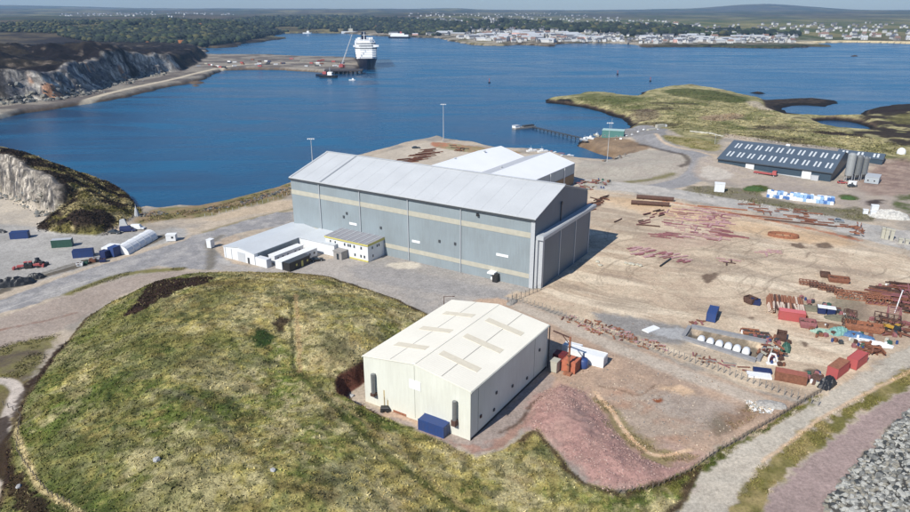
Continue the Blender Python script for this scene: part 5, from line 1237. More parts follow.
# lattice frames row
def lattice(label, loc, rot, L_, W_, H_, m, name='lattice_girder', nb=5):
    o = thing(name, label, 'steel frame', loc, rot); mb = MB()
    for sy in (-1, 1):
        for z in (.12, H_): mb.beam((-L_/2, sy*W_/2, z), (L_/2, sy*W_/2, z), .2)
    part('chord', mb, [m], o)
    for k in range(nb+1):
        x = -L_/2+k*L_/nb; mb = MB(); mb.beam((x, -W_/2, .2), (x, -W_/2, H_-.1), .14); mb.beam((x, W_/2, .2), (x, W_/2, H_-.1), .14); mb.beam((x, -W_/2, H_+.02), (x, W_/2, H_+.02), .14)
        if k < nb: mb.beam((x, -W_/2, .2), (x+L_/nb, -W_/2, H_-.1), .1); mb.beam((x, W_/2, .2), (x+L_/nb, W_/2, H_-.1), .1)
        part('cross_frame', mb, [m], o)
    return o
fr = [(808, 284.5, 5.0, 'grey brown'), (817, 287, 4.4, 'dark'), (826, 289.5, 4.6, 'mixed'), (834, 292, 4.4, 'rust spotted'), (842, 294.5, 4.4, 'browner')]
for i, (px, py, L_, w_) in enumerate(fr): lattice(w_+' low lattice frame in the row above the two pods, '+['leftmost', 'second', 'third', 'fourth', 'fifth'][i]+' from the left' if i else w_+' low lattice frame, leftmost in the row above the two pods', at(px, py), math.radians(-20), L_, 2.0, 1.2, rustd if i % 2 else rustm)
lattice('long orange rusty girder box, upper piece at the right of the frame row', at(858, 299), math.radians(-17), 12, 2.6, 1.9, rusto, nb=8)
lattice('orange rusty girder box, end piece near the white pole', at(877, 303.5), math.radians(-17), 6.5, 2.6, 2.2, rusto, nb=4)
lattice('tall dark rusty frame standing above the orange cage skip', at(848, 325), math.radians(-24), 3.0, 2.2, 4.0, rustd, nb=3)
lattice('tangled dark rusty frame below the white pole', at(886, 325), math.radians(-30), 6, 4, 2.6, rustd, nb=4)
lattice('dark red frame left of the tangled frame', at(893, 318), math.radians(60), 5, 3, 2.4, redbrown, nb=4)
scatter('i', [(893, 292), (912, 290), (935, 300), (935, 325), (912, 318), (895, 306)], 64, [rustm, rustm, redbrown, rustd], 'rusty beam in the great scrap pile at the right edge', 'rusty beams of the great scrap pile', rot=-28, jr=14, Ls=(4, 9), seed=21, layers=6, alt=.3)
scatter('i', [(880, 320), (912, 322), (912, 336), (885, 336)], 30, [rustm, redbrown, rustd], 'rusty beam lying loose below the great scrap pile', 'loose rusty beams', rot=-20, jr=60, Ls=(2, 5), seed=22, layers=2, alt=.4)
scatter('i', [(757, 352), (772, 346), (782, 350), (778, 358), (760, 362)], 26, [rustm, rusto, rustd, cream_trim], 'scrap beam in the heap at the right end of the pit', 'scrap beams by the pit', rot=20, jr=60, Ls=(1, 4), seed=23, layers=4, alt=.4)
scatter('i', [(862, 345), (885, 350), (880, 356), (860, 352)], 22, [rusto, rustm], 'orange scrap beam near the gravel road, above the red containers', 'orange scrap by the road', rot=-20, jr=40, Ls=(2, 4), seed=24, layers=3, alt=.3)
scatter('p', [(690, 323), (700, 320), (705, 324), (694, 327)], 8, [rustm, redbrown], 'rusty plate at the upper left corner of the pit wall', 'rusty plates at the pit corner', rot=-20, jr=20, Ls=(1, 3), seed=25, w_=.5)
heap('netting_heap', 'pale green netting heap right of the rubble skip', 'heap', at(822, 332), math.radians(-20), 6, 2.4, .8, paleg, 30)
heap('netting_heap', 'larger teal netting heap in the middle of the scrap row', 'heap', at(839, 332.5), math.radians(10), 6, 4, 1.3, mat('teal_netting', P(120, 164, 156, .85), .8, var=.3, scale=3, bump=.6, bscale=6), 31)
heap('tarpaulin', 'blue tarpaulin heap below the orange cage skip', 'heap', at(851, 335), math.radians(-24), 8, 3, 1.0, bluet, 32)
heap('tarpaulin', 'white and blue sheeting laid by the gravel road', 'heap', at(871, 343), math.radians(-28), 10, 3.2, .6, whites, 33)
heap('tarpaulin', 'small blue tarpaulin next to the white sheeting', 'heap', at(866, 338.5), math.radians(-28), 4, 2, .8, bluet, 34)
heap('netting_heap', 'dark green netting bundle right of the brown skip', 'heap', at(786, 349), math.radians(60), 4.0, 2.2, 1.6, greenp, 35)
heap('soil_bank', 'low brown soil bank behind the netting heaps', 'heap', at(822, 325.5), math.radians(-18), 11, 3, .9, mat('brown_soil', P(132, 104, 84, .8), .9, var=.2), 36)
heap('soil_bank', 'grey green bank left of the two pods', 'heap', at(810, 309), math.radians(-15), 10, 4, .9, mat('grey_green_bank', P(122, 118, 100, .75), .9, var=.2), 37)
heap('soil_bank', 'grey green bank right of the two pods', 'heap', at(842, 319), math.radians(-15), 9, 4, .9, MATS['grey_green_bank'], 38)
o = thing('white_arch', 'white bent steel arch standing in the scrap at the end of the pit', 'arch', at(772, 364), math.radians(-10)); mb = MB()
pts = [(-.9, 0, 0), (-1.0, 0, 1.6), (-.6, 0, 2.8), (.4, 0, 2.6), (1.0, 0, 1.0), (1.3, 0, 0)]
for k in range(5): mb.beam(pts[k], pts[k+1], .35)
part('arch_bar', mb, [white_paint], o); mb = MB(); mb.box(-1.3, 2.0, -.5, .5, 0, .25); part('foot_plate', mb, [white_paint], o)
o = thing('boundary_pole', 'tall leaning white pole in front of the great scrap pile', 'pole', at(894.5, 313)); mb = MB(); mb.tube((0, 0, 0), (.9, .2, 6.6), .14, 8); part('pole', mb, [white_paint], o)
mb = MB(); mb.tube((.9, .2, 6.6), (.95, .2, 6.9), .25, 8); part('pole_cap', mb, [pale_grey], o)
# concrete posts at the service road
for i, (px, py) in enumerate([(882, 238), (886, 239), (891, 240), (900, 243), (906.5, 244)]):
    o = thing('concrete_column', ['leftmost', 'second', 'third', 'fourth', 'rightmost'][i]+' of the five cream concrete columns by the service road', 'column', at(px, py), math.radians(-20))
    hh = 4.2 if i < 3 else 2.0
    mb = MB(); mb.box(-.55, .55, -.5, .5, 0, hh-.5); part('shaft', mb, [cream_trim], o); mb = MB(); mb.box(-.75, .75, -.7, .7, hh-.498, hh); part('cap', mb, [cream_trim], o)
for i, (px, py, s_) in enumerate([(874, 211, 1.3), (872.5, 216, 1.0), (865, 214, .9), (719, 191.5, 2.2)]):
    cabin('site_cabin', ['white cabin in the heap group beside the service road, upper', 'white cabin in the same group, lower', 'white cabin in the same group, left', 'white cabin on the verge between road and blue plant'][i], at(px, py), math.radians(-20), 2.0*s_, 1.6*s_, 1.6*s_+.4, shed_wall, white_paint, ())
for i, (px, py) in enumerate([(600, 266), (597.5, 262.5), (626, 264), (630, 264.5), (633, 265), (637.5, 265.5), (640, 266.5)]):
    mb = MB(); mb.rock((0, 0, .25), .8, i+40); single('wrapped_load', mb, [cream_trim], 'cream wrapped load on the sand in front of the hall door', 'load', at(px, py), 0, 'wrapped loads on the sand')

# loose stores among the scrap: drums, pallets, timber
mb = MB(); mb.lathe([(.3, 0), (.3, .9)], 10); mb.lathe([(.32, .3), (.32, .36)], 10)
drum = [mb.mesh('oil_drum', [m_]) for m_ in (bluep, rustm, white_paint)]
mb = MB()
for k in range(5): mb.box(-.6, .6, -.5+k*.22, -.36+k*.22, .12, .16)
for y in (-.45, 0, .42): mb.box(-.6, .6, y, y+.1, 0, .118)
mb.box(-.5, .5, -.4, .4, .162, .9, bev=.08)
crate = [mb.mesh('pallet_load', [m_]) for m_ in (rustd, cream_trim, dark_grey, greenp, rustm, redbrown)]
pn_ = ['dark rusty', 'cream', 'dark grey', 'green', 'rusty brown', 'red brown']; dn_ = ['blue', 'rusty', 'white']
for poly, n in (([(800, 322), (880, 336), (905, 330), (900, 345), (870, 352), (800, 334)], 40), ([(768, 336), (790, 340), (786, 366), (764, 366)], 26), ([(740, 330), (772, 336), (768, 342), (742, 336)], 14), ([(796, 296), (812, 300), (880, 322), (878, 328), (800, 306)], 30), ([(868, 286), (912, 284), (912, 300), (880, 300)], 22), ([(806, 374), (826, 372), (824, 388), (806, 386)], 12), ([(595, 178), (612, 182), (604, 190), (592, 188)], 10)):
    X, Y = in_poly_w(W(poly), n, 900+n)
    for i in range(n):
        if r.random() < .3: k = r.randrange(3); single('oil_drum', drum[k], None, dn_[k]+' drum standing loose among the yard scrap', 'drum', (X[i], Y[i], .02), r.uniform(0, 6), dn_[k]+' drums in the yard')
        else: k = r.randrange(6); single('pallet_load', crate[k], None, pn_[k]+' loaded pallet among the yard scrap', 'pallet', (X[i], Y[i], .02), r.uniform(0, 6), pn_[k]+' pallets in the yard')
scatter('i', [(866, 296), (886, 288), (912, 286), (912, 300), (880, 306)], 46, [rustm, rustd, redbrown], 'brown girder in the upper part of the right edge scrap', 'brown girders at the right edge', rot=-22, jr=12, Ls=(5, 9), seed=41, layers=5, alt=.1)
# ------------------------------------------------------------------ fences
def fence(label, pts, n, h_, m, nm='post_and_wire_fence', zf=None, mesh_bars=True, w_=.12):
    o = thing(nm, label, 'fence', (0, 0, 0)); L = [0]
    for a, b in zip(pts, pts[1:]): L.append(L[-1]+math.dist(a, b))
    P_ = []
    for k in range(n):
        s = L[-1]*k/(n-1); j = min(max(i for i in range(len(L)) if L[i] <= s+1e-6), len(pts)-2); t = (s-L[j])/(L[j+1]-L[j])
        x = pts[j][0]+(pts[j+1][0]-pts[j][0])*t; y = pts[j][1]+(pts[j+1][1]-pts[j][1])*t; P_.append((x, y, hz(x, y) if zf else 0))
    for x, y, z in P_:
        mb = MB(); mb.box(x-w_/2, x+w_/2, y-w_/2, y+w_/2, z-.2, z+h_); part('fence_post', mb, [m], o)
    for z in (.35, .95, 1.5, 1.9):
        if z >= h_: continue
        vs = []; fs = []
        for k, (x, y, z0) in enumerate(P_): vs += [(x-.01, y, z0+z), (x+.01, y, z0+z), (x+.01, y, z0+z+.02), (x-.01, y, z0+z+.02)]
        for k in range(n-1):
            for q in range(4): fs.append((4*k+q, 4*k+(q+1) % 4, 4*k+4+(q+1) % 4, 4*k+4+q))
        mb = MB(); mb.add(vs, fs); part('wire', mb, [dark_grey], o)
    return o
fence('grey post fence between the yard and the track behind the cream hall', W([(512, 299), (540, 309), (600, 331), (660, 352), (720, 372), (800, 401), (818, 406)]), 62, 2.0, concrete, w_=.13)
fence('short dark fence from the hall corner to the junction', W([(541, 290), (525, 297), (508, 304)]), 9, 2.2, dark_grey)
fence('field fence along the foot of the rubble slope and gravel road', W([(618, 494), (655, 488), (690, 472), (712, 455), (745, 437), (790, 410), (820, 393)]), 48, 1.2, mat('weathered_timber', P(120, 108, 96, .75), .9, var=.2), zf=True)
fence('shore fence with pale posts above the water left of the hall', W([(205, 217), (225, 213), (250, 207), (275, 200), (291, 194)]), 16, 1.4, pale_grey)
fence('old fence across the crest of the mound', [(x*.96, y*.96) for x, y in W([(0, 392), (18, 402), (14, 440), (32, 470), (50, 495), (72, 512)])], 26, 1.1, MATS['weathered_timber'], zf=True)
# netting and debris drifts along the fence
scatter('p', [(562, 315), (600, 322), (662, 344), (668, 352), (640, 348), (590, 332), (562, 321)], 100, [rusto, rusto, pinkp, rustm], 'orange rusty offcut in the drift along the yard fence', 'orange offcuts along the fence', rot=-30, jr=30, Ls=(1, 2), seed=31, w_=.35, alt=.3)
scatter('p', [(690, 352), (745, 368), (760, 376), (700, 362)], 26, [rustm, redbrown, concrete], 'brown offcut along the fence in front of the pit', 'brown offcuts along the fence', rot=-24, jr=30, Ls=(1, 3), seed=32, w_=.3)
single('concrete_slab', (lambda m: (m.box(-2.4, 2.4, -1.1, 1.1, 0, .22), m)[1])(MB()), [white_paint], 'white slab beside the grey gravel patch in the yard', 'slab', at(651, 329.5), math.radians(35))
single('concrete_slab', (lambda m: (m.box(-2.6, 2.6, -1.2, 1.2, 0, .4), m)[1])(MB()), [whites], 'white sheeted slab outside the fence below the pit', 'slab', at(759, 376), math.radians(-15))
single('pallet_load', (lambda m: (m.box(-2.0, 2.0, -.8, .8, 0, .8), m)[1])(MB()), [navy], 'navy covered load behind the white sheeted slab', 'load', at(762, 372), math.radians(-15))

# ------------------------------------------------------------------ masts and lamp posts
def mast(label, loc, h_, arm=True, m=None, r0=.28, z=0):
    m = m or pale_grey; o = thing('light_mast', label, 'light mast', (*loc, z)); mb = MB(); mb.tube((0, 0, 0), (0, 0, h_), r0, 8, r2=r0*.45); part('mast', mb, [m], o)
    mb = MB(); mb.cbox(0, 0, .3, 1.2, 1.2, .6); part('base', mb, [concrete], o)
    if arm:
        mb = MB(); mb.cbox(0, 0, h_+.1, 3.4, .25, .25); c = part('crossarm', mb, [m], o)
        for x in (-1.5, -.5, .5, 1.5): mb = MB(); mb.cbox(x, -.25, h_-.15, .5, .3, .35); part('floodlight', mb, [white_paint], c)
    return o
mast('tall white light mast at the outer corner of the quay', at(443.5, 141.5), 23.5)
mast('light mast rising behind the left end of the grey hall roof', at(313.5, 176), 19)
mast('light mast on the bank near the teal boat shed', at(607, 163), 22, r0=.18)
mast('thin mast beside the teal boat shed', at(611, 135), 11, arm=False, r0=.16)
mast('slim lamp mast beside the blue plant gable', at(714, 150), 10, arm=False, r0=.14)
o = thing('lamp_post', 'brown lamp post with side arm behind the cream hall roof', 'lamp post', at(444, 313.5)); mb = MB(); mb.tube((0, 0, 0), (0, 0, 5.2), .13, 8, r2=.09); part('post', mb, [rustd], o)
mb = MB(); mb.beam((0, 0, 5.1), (2.6, 0, 5.25), .12); mb.cbox(2.7, 0, 5.2, .6, .3, .15); part('arm', mb, [rustd], o)
# red jib frame at the rear of the cream hall
o = thing('jib_post', 'rusty orange jib frame rising beside the cream hall and orange container', 'crane', at(568, 374), math.radians(-32)); mb = MB(); mb.tube((0, 0, 0), (0, 0, 9.6), .26, 8); part('post', mb, [rusto], o)
mb = MB(); mb.beam((0, 0, 9.4), (-4.4, .3, 9.9), .28); mb.beam((0, 0, 7.6), (-2.0, .15, 9.5), .16); part('jib_arm', mb, [rustd], o)
for k in range(3): mb = MB(); mb.cbox(0, 0, 2.5+k*2.3, .7, .7, .18); part('post_band', mb, [rustd], o)
mb = MB(); mb.box(-.9, .9, -.9, .9, 0, .5); part('footing', mb, [rusto], o)
o = thing('water_tank', 'round blue water tank between orange and white containers', 'tank', at(583, 367)); mb = MB(); mb.lathe([(1.15, 0), (1.2, .2), (1.2, 2.0), (.9, 2.3), (.3, 2.45)], 18); part('tank', mb, [bluep], o, smooth=True)
mb = MB(); mb.lathe([(.28, 2.4), (.28, 2.62)], 12); part('lid', mb, [navy], o)
cabin('meter_cabinet', 'beige cabinet against the right wall of the cream hall', at(555, 371), math.radians(57), 2.0, 1.6, 2.8, cream_trim, cream_trim, ())
o = thing('wheeled_pump', 'small black pump with upright mast at the left front of the cream hall', 'machine', at(385, 411)); mb = MB(); mb.box(-.9, .9, -.6, .6, .35, 1.1, bev=.15); part('body', mb, [black], o)
mb = MB(); mb.tube((0, 0, 1.0), (0, 0, 3.4), .05, 6); part('mast', mb, [dark_grey], o)
for x in (-.6, .6):
    for s_ in (-1, 1): mb = MB(); mb.tube((x, s_*.6, .35), (x, s_*.75, .35), .35, 10); part('wheel', mb, [tyre], o)
for i, (px, py, s_, c_, lb) in enumerate([(157, 461, 1.0, 'pale_boulder', 'pale grey boulder alone on the grassy mound'), (273, 471, .7, 'pale_boulder', 'small grey stone on the lower slope of the mound'), (19, 487, .8, 'pale_boulder', 'whitish stone by the ditch at the left edge'), (352, 396, .8, 'pale_boulder', 'pale stone at the left corner of the cream hall')]):
    x, y, z = [float(q[0]) for q in gpts([px], [py])]
    mb = MB(); mb.rock((0, 0, .15*s_), s_*.72, 60+i, .85, jit=.2); single('boulder', mb, [mat('pale_boulder', P(176, 176, 176, .85), .9, var=.2, scale=1.5, bump=.5)], lb, 'boulder', (x, y, z), 0)
o = thing('beacon', 'small white pointed beacon on the shore at the tip of the headland', 'beacon', (*at(137, 216), 0)); mb = MB(); mb.lathe([(1.1, 0), (.7, 2.2), (.25, 3.6), (.05, 4.6)], 8); part('tower', mb, [pale_grey], o)
mb = MB(); mb.tube((0, 0, 4.5), (0, 0, 5.2), .05, 6); part('spike', mb, [pale_grey], o)
single('concrete_slab', (lambda m: (m.hexa([(-1.8, -.3, 0), (1.8, -.3, 0), (1.8, .3, 0), (-1.8, .3, 0), (-1.2, -.25, 3.0), (.6, -.25, 3.4), (.6, .25, 3.4), (-1.2, .25, 3.0)]), m)[1])(MB()), [pale_grey], 'leaning pale slab below the headland by the parked vehicles', 'slab', at(124, 227), 0)
for i, (px, py) in enumerate([(80, 266), (85, 264), (93, 262), (97, 260.5), (103, 262)]):
    skip_(['small pale crate', 'small green crate', 'small brown crate', 'low grey crate', 'small dark crate'][i]+' in the row beside the road, left of the tunnel shed', at(px, py), .3, 2.0, 1.5, 1.2, [white_paint, greenp, rustm, pale_grey, navy][i], 'crate')
# ------------------------------------------------------------------ rock armour
r = np.random.default_rng(77)
zone_r = [(x, y) for x, y in RIPRAP]
X, Y = in_poly_w(zone_r, 9500, 5)
keep = (Y > 84) & (X < 112); X = X[keep]; Y = Y[keep]
Z = height(X, Y)
f_ = Y*math.cos(PITCH)-(Z-CAMH)*math.sin(PITCH); up = Y*math.sin(PITCH)+(Z-CAMH)*math.cos(PITCH)
pxs = 455+FPX*X/f_; pys = 256-FPX*up/f_
vis = (pxs < 914) & (pys < 516) & (pxs > 700)
S_ = .18+.36*r.random(len(X))**2.2
order = np.argsort(-(S_*vis/f_))
rock_cols = [mat('armour_stone_pale', P(174, 174, 168, .82), .9, var=.22, scale=2.5, bump=.4), mat('armour_stone_grey', P(126, 127, 124, .76), .9, var=.2, scale=2.5, bump=.4), mat('armour_stone_dark', P(70, 74, 76, .66), .9, var=.2, scale=2.5, bump=.4), mat('armour_stone_warm', P(150, 146, 134, .78), .9, var=.2, scale=2.5, bump=.4)]
rk = []
for v in range(8):
    for c in range(4): mb = MB(); mb.rock((0, 0, 0), 1.0, 500+v*7+c, .75, jit=.42); rk.append(mb.mesh('armour_rock', [rock_cols[c]]))
cols_ = r.choice(4, len(X), p=[.42, .28, .14, .16]); vv = r.integers(0, 8, len(X)); ang = r.random(len(X))*6.28
lbs = ['pale grey', 'mid grey', 'dark grey', 'buff']
for k in order[:300]:
    o = single('armour_rock', rk[vv[k]*4+cols_[k]], None, lbs[cols_[k]]+' angular rock in the rock armour bank at the lower right', 'rock', (float(X[k]), float(Y[k]), float(Z[k])+S_[k]*.35), float(ang[k]), lbs[cols_[k]]+' rocks of the armour bank')
    o.scale = (S_[k]*1.2, S_[k]*1.2, S_[k]*1.2)
mb = MB()
for k in order[300:]: mb.rock((X[k], Y[k], Z[k]+S_[k]*.3), S_[k]*1.2, int(k), .75, jit=.42, mi=int(cols_[k]))
single('rock_armour', mb, rock_cols, 'bank of small broken grey rocks between the larger armour rocks', 'rocks', (0, 0, 0), kind='stuff')

# ------------------------------------------------------------------ grass and heather
def tufts(name, label, cat, X, Y, Z, S, m_, blades=4, seed=1, spread=.5, up=1.0, var=.35, tint=None, tfrac=.2):
    r = np.random.default_rng(seed); n = len(X); tot = n*blades
    c0, _z = paint(X, Y, Z)
    c0 = np.repeat(c0, blades, 0)*(1+r.uniform(-var, var, tot))[:, None]
    if tint is not None:
        for t_, fr in tint:
            k = r.random(tot) < fr; c0[k] = c0[k]*.6+np.array(t_)[None]*.4
    bx = np.repeat(X, blades)+r.normal(0, spread, tot)*np.repeat(S, blades); by = np.repeat(Y, blades)+r.normal(0, spread, tot)*np.repeat(S, blades); bz = np.repeat(Z, blades)
    s = np.repeat(S, blades)*r.uniform(.6, 1.3, tot); a = r.uniform(0, 2*np.pi, tot)
    dx, dy = np.cos(a), np.sin(a); w = s*.5
    lx = r.normal(0, .5, tot)*s; ly = r.normal(0, .5, tot)*s
    v = np.zeros((tot, 3, 3)); v[:, 0] = np.stack([bx-dx*w, by-dy*w, bz-.05], 1); v[:, 1] = np.stack([bx+dx*w, by+dy*w, bz-.05], 1); v[:, 2] = np.stack([bx+lx, by+ly, bz+s*up*r.uniform(.4, 1, tot)], 1)
    f = np.arange(tot*3).reshape(-1, 3)
    me = mesh_from(name, v.reshape(-1, 3), f, [m_], np.clip(np.repeat(c0, 3, 0), .003, .9), smooth=False)
    o = bpy.data.objects.new(name, me); COL.objects.link(o); tag(o, label, cat, kind='stuff'); return o
blade = ground_material('grass_blade', .5, .15, 0)
X, Y = in_poly_w([(p[0], p[1]) for p in MOUND], 64000, 9)
m = (Y > 84) & (sdf(MOUND, X, Y, 10) > .6); X = X[m]; Y = Y[m]; Z = height(X, Y)
tufts('rough_grass', 'rough tussocky grass covering the mound', 'grass', X, Y, Z, .12+.30*rng.random(len(X))**2, blade, 4, 3, up=1.0, var=.45, tint=[(alb(186, 172, 124, .85), .16), (alb(96, 108, 44, .7), .10)])
X, Y = in_poly_w([(-215, 368), (-215, 300), (-182, 281), (-166, 269), (-161, 249), (-146, 243), (-131, 243), (-131, 274), (-139, 290), (-168, 330)], 20000, 10)
Z = height(X, Y); d1 = segdist(FOOT, X, Y); m = (Z > -2.5) & ((d1 > 8) | (X > -162)); X = X[m]; Y = Y[m]; Z = Z[m]
tufts('heather', 'heather and rough grass on the quarry headland', 'heather', X, Y, Z, .3+.45*rng.random(len(X))**2, blade, 4, 4, up=.8, var=.4, tint=[(alb(50, 38, 36, .5), .25)])

# rubble fallen at the foot of the rock faces
def rubble(name, label, line, n, spread, r0, r1, seed, ms_):
    r = random.Random(seed); mb = MB()
    for k in range(n):
        j = r.randrange(len(line)-1); t = r.random(); a, b = line[j], line[j+1]
        x = a[0]+(b[0]-a[0])*t+r.gauss(0, spread); y = a[1]+(b[1]-a[1])*t+r.gauss(0, spread)-spread*.3
        mb.rock((x, y, hz(x, y)+.1), r0+(r1-r0)*r.random()**3, k, .8, r.randrange(len(ms_)))
    single(name, mb, ms_, label, 'rocks', (0, 0, 0), kind='stuff')
rubble('quarry_rubble', 'broken rock fallen at the foot of the near quarry face', FOOT[2:5], 160, 1.5, .25, 1.1, 3, [rock_cols[3], rock_cols[1]])
rubble('cliff_rubble', 'rock rubble along the foot of the far cliffs beside the shore road', BFOOT[2:9], 420, 6, .8, 3.4, 4, [rock_cols[1], rock_cols[3], rock_cols[2]])
# loose stones and weeds on the bare ground
def stones(name, label, poly, n, r0, r1, seed, ms_, raw=False, cut=.44):
    X, Y = in_poly_w(poly if raw else W(poly), n, seed); Z = height(X, Y); r = random.Random(seed); mb = MB()
    d = fbm(X, Y, 9, seed, 4)
    for k in range(n):
        if d[k] < cut: continue
        mb.rock((X[k], Y[k], Z[k]+.02), r0+(r1-r0)*r.random()**3, k, .7, r.randrange(len(ms_)), jit=.4)
    single(name, mb, ms_, label, 'stones', (0, 0, 0), kind='stuff')
pinkst = [mat('pink_stone', P(182, 154, 144, .88), .9, var=.2, scale=2), mat('dull_pink_stone', P(160, 128, 120, .84), .9, var=.2, scale=2), mat('dark_pink_stone', P(146, 118, 112, .82), .9, var=.2, scale=2)]
sandst = [mat('sand_stone', P(206, 190, 168, .9), .9, var=.2, scale=2), mat('brown_stone', P(136, 112, 92, .8), .9, var=.2, scale=2), rock_cols[1]]
stones('rubble_stones', 'loose pinkish stones strewn over the rubble slope', PINK, 4600, .05, .22, 51, pinkst, True, .36)
stones('loose_stones', 'small loose stones on the bare ground between track and rubble slope', [(560, 380), (600, 345), (700, 376), (790, 406), (740, 436), (700, 452), (650, 455), (600, 410)], 1300, .05, .18, 52, sandst)
stones('yard_stones', 'small stones and debris lying across the storage yard', [(560, 305), (600, 250), (700, 225), (860, 250), (905, 300), (860, 360), (800, 392), (650, 345)], 2200, .05, .20, 53, sandst)
stones('pale_gravel_stones', 'white stones spilled on the track corner', [(745, 400), (775, 404), (772, 414), (752, 412)], 400, .08, .30, 54, [white_paint, rock_cols[0], sandst[0]])
stones('shore_stones', 'dark broken rock along the near shore', [(137, 213), (200, 209), (240, 202), (290, 187), (290, 190), (240, 206), (200, 212), (140, 217)], 900, .2, .8, 55, [rock_cols[2], rock_cols[1], sandst[1]])
stones('spit_stones', 'boulders armouring the spit and the shore inlet', [(573, 141), (588, 148), (606, 155), (628, 152), (626, 156), (604, 163), (586, 154), (571, 146)], 700, .3, 1.0, 56, [rock_cols[2], rock_cols[1], sandst[1]])
def patches(name, label, polys, n, seed, s0, s1, raw=False):
    XX = []; YY = []
    for i, p in enumerate(polys): a, b = in_poly_w(W(p), n[i], seed+i); XX.append(a); YY.append(b)
    X = np.concatenate(XX); Y = np.concatenate(YY); k = fbm(X, Y, 6, seed, 4) > .44; X, Y = X[k], Y[k]; Z = height(X, Y)
    tufts(name, label, 'grass', X, Y, Z, s0+(s1-s0)*np.random.default_rng(seed).random(len(X))**2, blade, 4, seed, up=1.0, var=.4, tint=[(alb(120, 124, 60, .75), .3)])
patches('verge_grass', 'rough grass on the verges of the gravel roads', [[(738, 495), (756, 468), (800, 434), (860, 397), (912, 367), (912, 382), (850, 421), (800, 461), (765, 500)], [(624, 494), (660, 484), (700, 466), (752, 433), (822, 394), (822, 399), (770, 428), (724, 456), (670, 492)], [(70, 293), (98, 281), (130, 271), (185, 267), (185, 270), (130, 275), (100, 285)], [(0, 345), (40, 336), (62, 334), (45, 360), (20, 378), (0, 378)], [(590, 395), (605, 415), (625, 440), (650, 460), (690, 462), (700, 455), (660, 452), (628, 430), (608, 400)], [(715, 415), (745, 405), (770, 400), (765, 412), (735, 430), (712, 436)]], [5200, 2600, 1400, 1800, 1400, 1200], 61, .12, .38)
patches('shore_grass', 'tussocks along the shore bank left of the hall', [[(138, 222), (150, 212), (200, 210), (292, 184), (292, 194), (240, 207), (205, 216), (160, 220)], [(690, 186), (760, 192), (765, 200), (840, 210), (862, 208), (876, 220), (850, 220), (790, 211), (700, 196)], [(660, 143), (690, 145), (720, 150), (714, 157), (690, 153), (668, 147)]], [4200, 3000, 1600], 71, .2, .6)
px_, py_ = in_poly_px([(575, 98), (612, 96), (640, 98), (700, 89), (728, 94), (760, 106), (790, 118), (850, 133), (905, 146), (905, 156), (845, 150), (790, 145), (725, 137), (660, 128), (640, 122), (600, 108)], 9000, 81); x_, y_, z_ = gpts(px_, py_); k_ = z_ > -1.2
tufts('moor_tussocks', 'moor grass and heather tussocks on the peninsula', 'grass', x_[k_], y_[k_], z_[k_], .5+.9*rng.random(int(k_.sum()))**2, blade, 4, 82, up=.5, var=.4, tint=[(alb(92, 78, 56, .6), .25)])
# ------------------------------------------------------------------ woodland on the far shore
def crowns(name, label, X, Y, Z, R, H, cols, mats_, seed):
    r = np.random.default_rng(seed); t = (1+5**.5)/2
    base = np.array([(-1, t, 0), (1, t, 0), (-1, -t, 0), (1, -t, 0), (0, -1, t), (0, 1, t), (0, -1, -t), (0, 1, -t), (t, 0, -1), (t, 0, 1), (-t, 0, -1), (-t, 0, 1)])/1.9
    fs = np.array([(0, 11, 5), (0, 5, 1), (0, 1, 7), (0, 7, 10), (0, 10, 11), (1, 5, 9), (5, 11, 4), (11, 10, 2), (10, 7, 6), (7, 1, 8), (3, 9, 4), (3, 4, 2), (3, 2, 6), (3, 6, 8), (3, 8, 9), (4, 9, 5), (2, 4, 11), (6, 2, 10), (8, 6, 7), (9, 8, 1)])
    n = len(X); v = np.repeat(base[None], n, 0)*(1+r.uniform(-.3, .3, (n, 12, 1)))
    a = r.uniform(0, 6.28, n); c, s = np.cos(a)[:, None], np.sin(a)[:, None]
    x = (v[:, :, 0]*c-v[:, :, 1]*s)*R[:, None]+X[:, None]; y = (v[:, :, 0]*s+v[:, :, 1]*c)*R[:, None]+Y[:, None]; z = (v[:, :, 2]+.75)*H[:, None]*.6+Z[:, None]
    V = np.stack([x, y, z], 2).reshape(-1, 3); F = (fs[None]+np.arange(n)[:, None, None]*12).reshape(-1, 3)
    me = mesh_from(name, V, F, mats_, None, smooth=False); me.polygons.foreach_set('material_index', np.repeat(cols, 20)[:len(me.polygons)].astype(np.int32)); me.update()
    o = bpy.data.objects.new(name, me); COL.objects.link(o); tag(o, label, 'woodland', kind='stuff')
wm = [mat('conifer_dark', alb(36, 50, 36, .5), .95, var=.3, scale=.02), mat('broadleaf_green', alb(66, 80, 46, .52), .95, var=.3, scale=.02), mat('olive_scrub', alb(96, 96, 56, .6), .95, var=.3, scale=.02), mat('bronze_scrub', alb(150, 96, 56, .7), .95, var=.3, scale=.02)]
def wood(name, label, poly, n, seed, rmin, rmax, pr, dens=.45):
    px, py = in_poly_px(poly, n, seed); x, y, z = gpts(px, py)
    k = (z > SEA+1.0) & (fbm(x, y, 160, seed+300, 4) > dens-.08) & (y > 900); x, y, z = x[k], y[k], z[k]
    r = np.random.default_rng(seed); R = rmin*.7+(rmax*1.25-rmin*.7)*r.random(len(x))**1.8
    crowns(name, label, x, y, z, R, R*r.uniform(.9, 1.5, len(x)), r.choice(4, len(x), p=pr), wm, seed)
wood('far_woodland', 'dark wood along the far shore of the sound', [(205, 22), (260, 18), (330, 16), (420, 20), (470, 26), (470, 33), (440, 36), (350, 32), (285, 32), (240, 42), (200, 47)], 15000, 1, 4, 9, [.62, .28, .098, .002], .45)
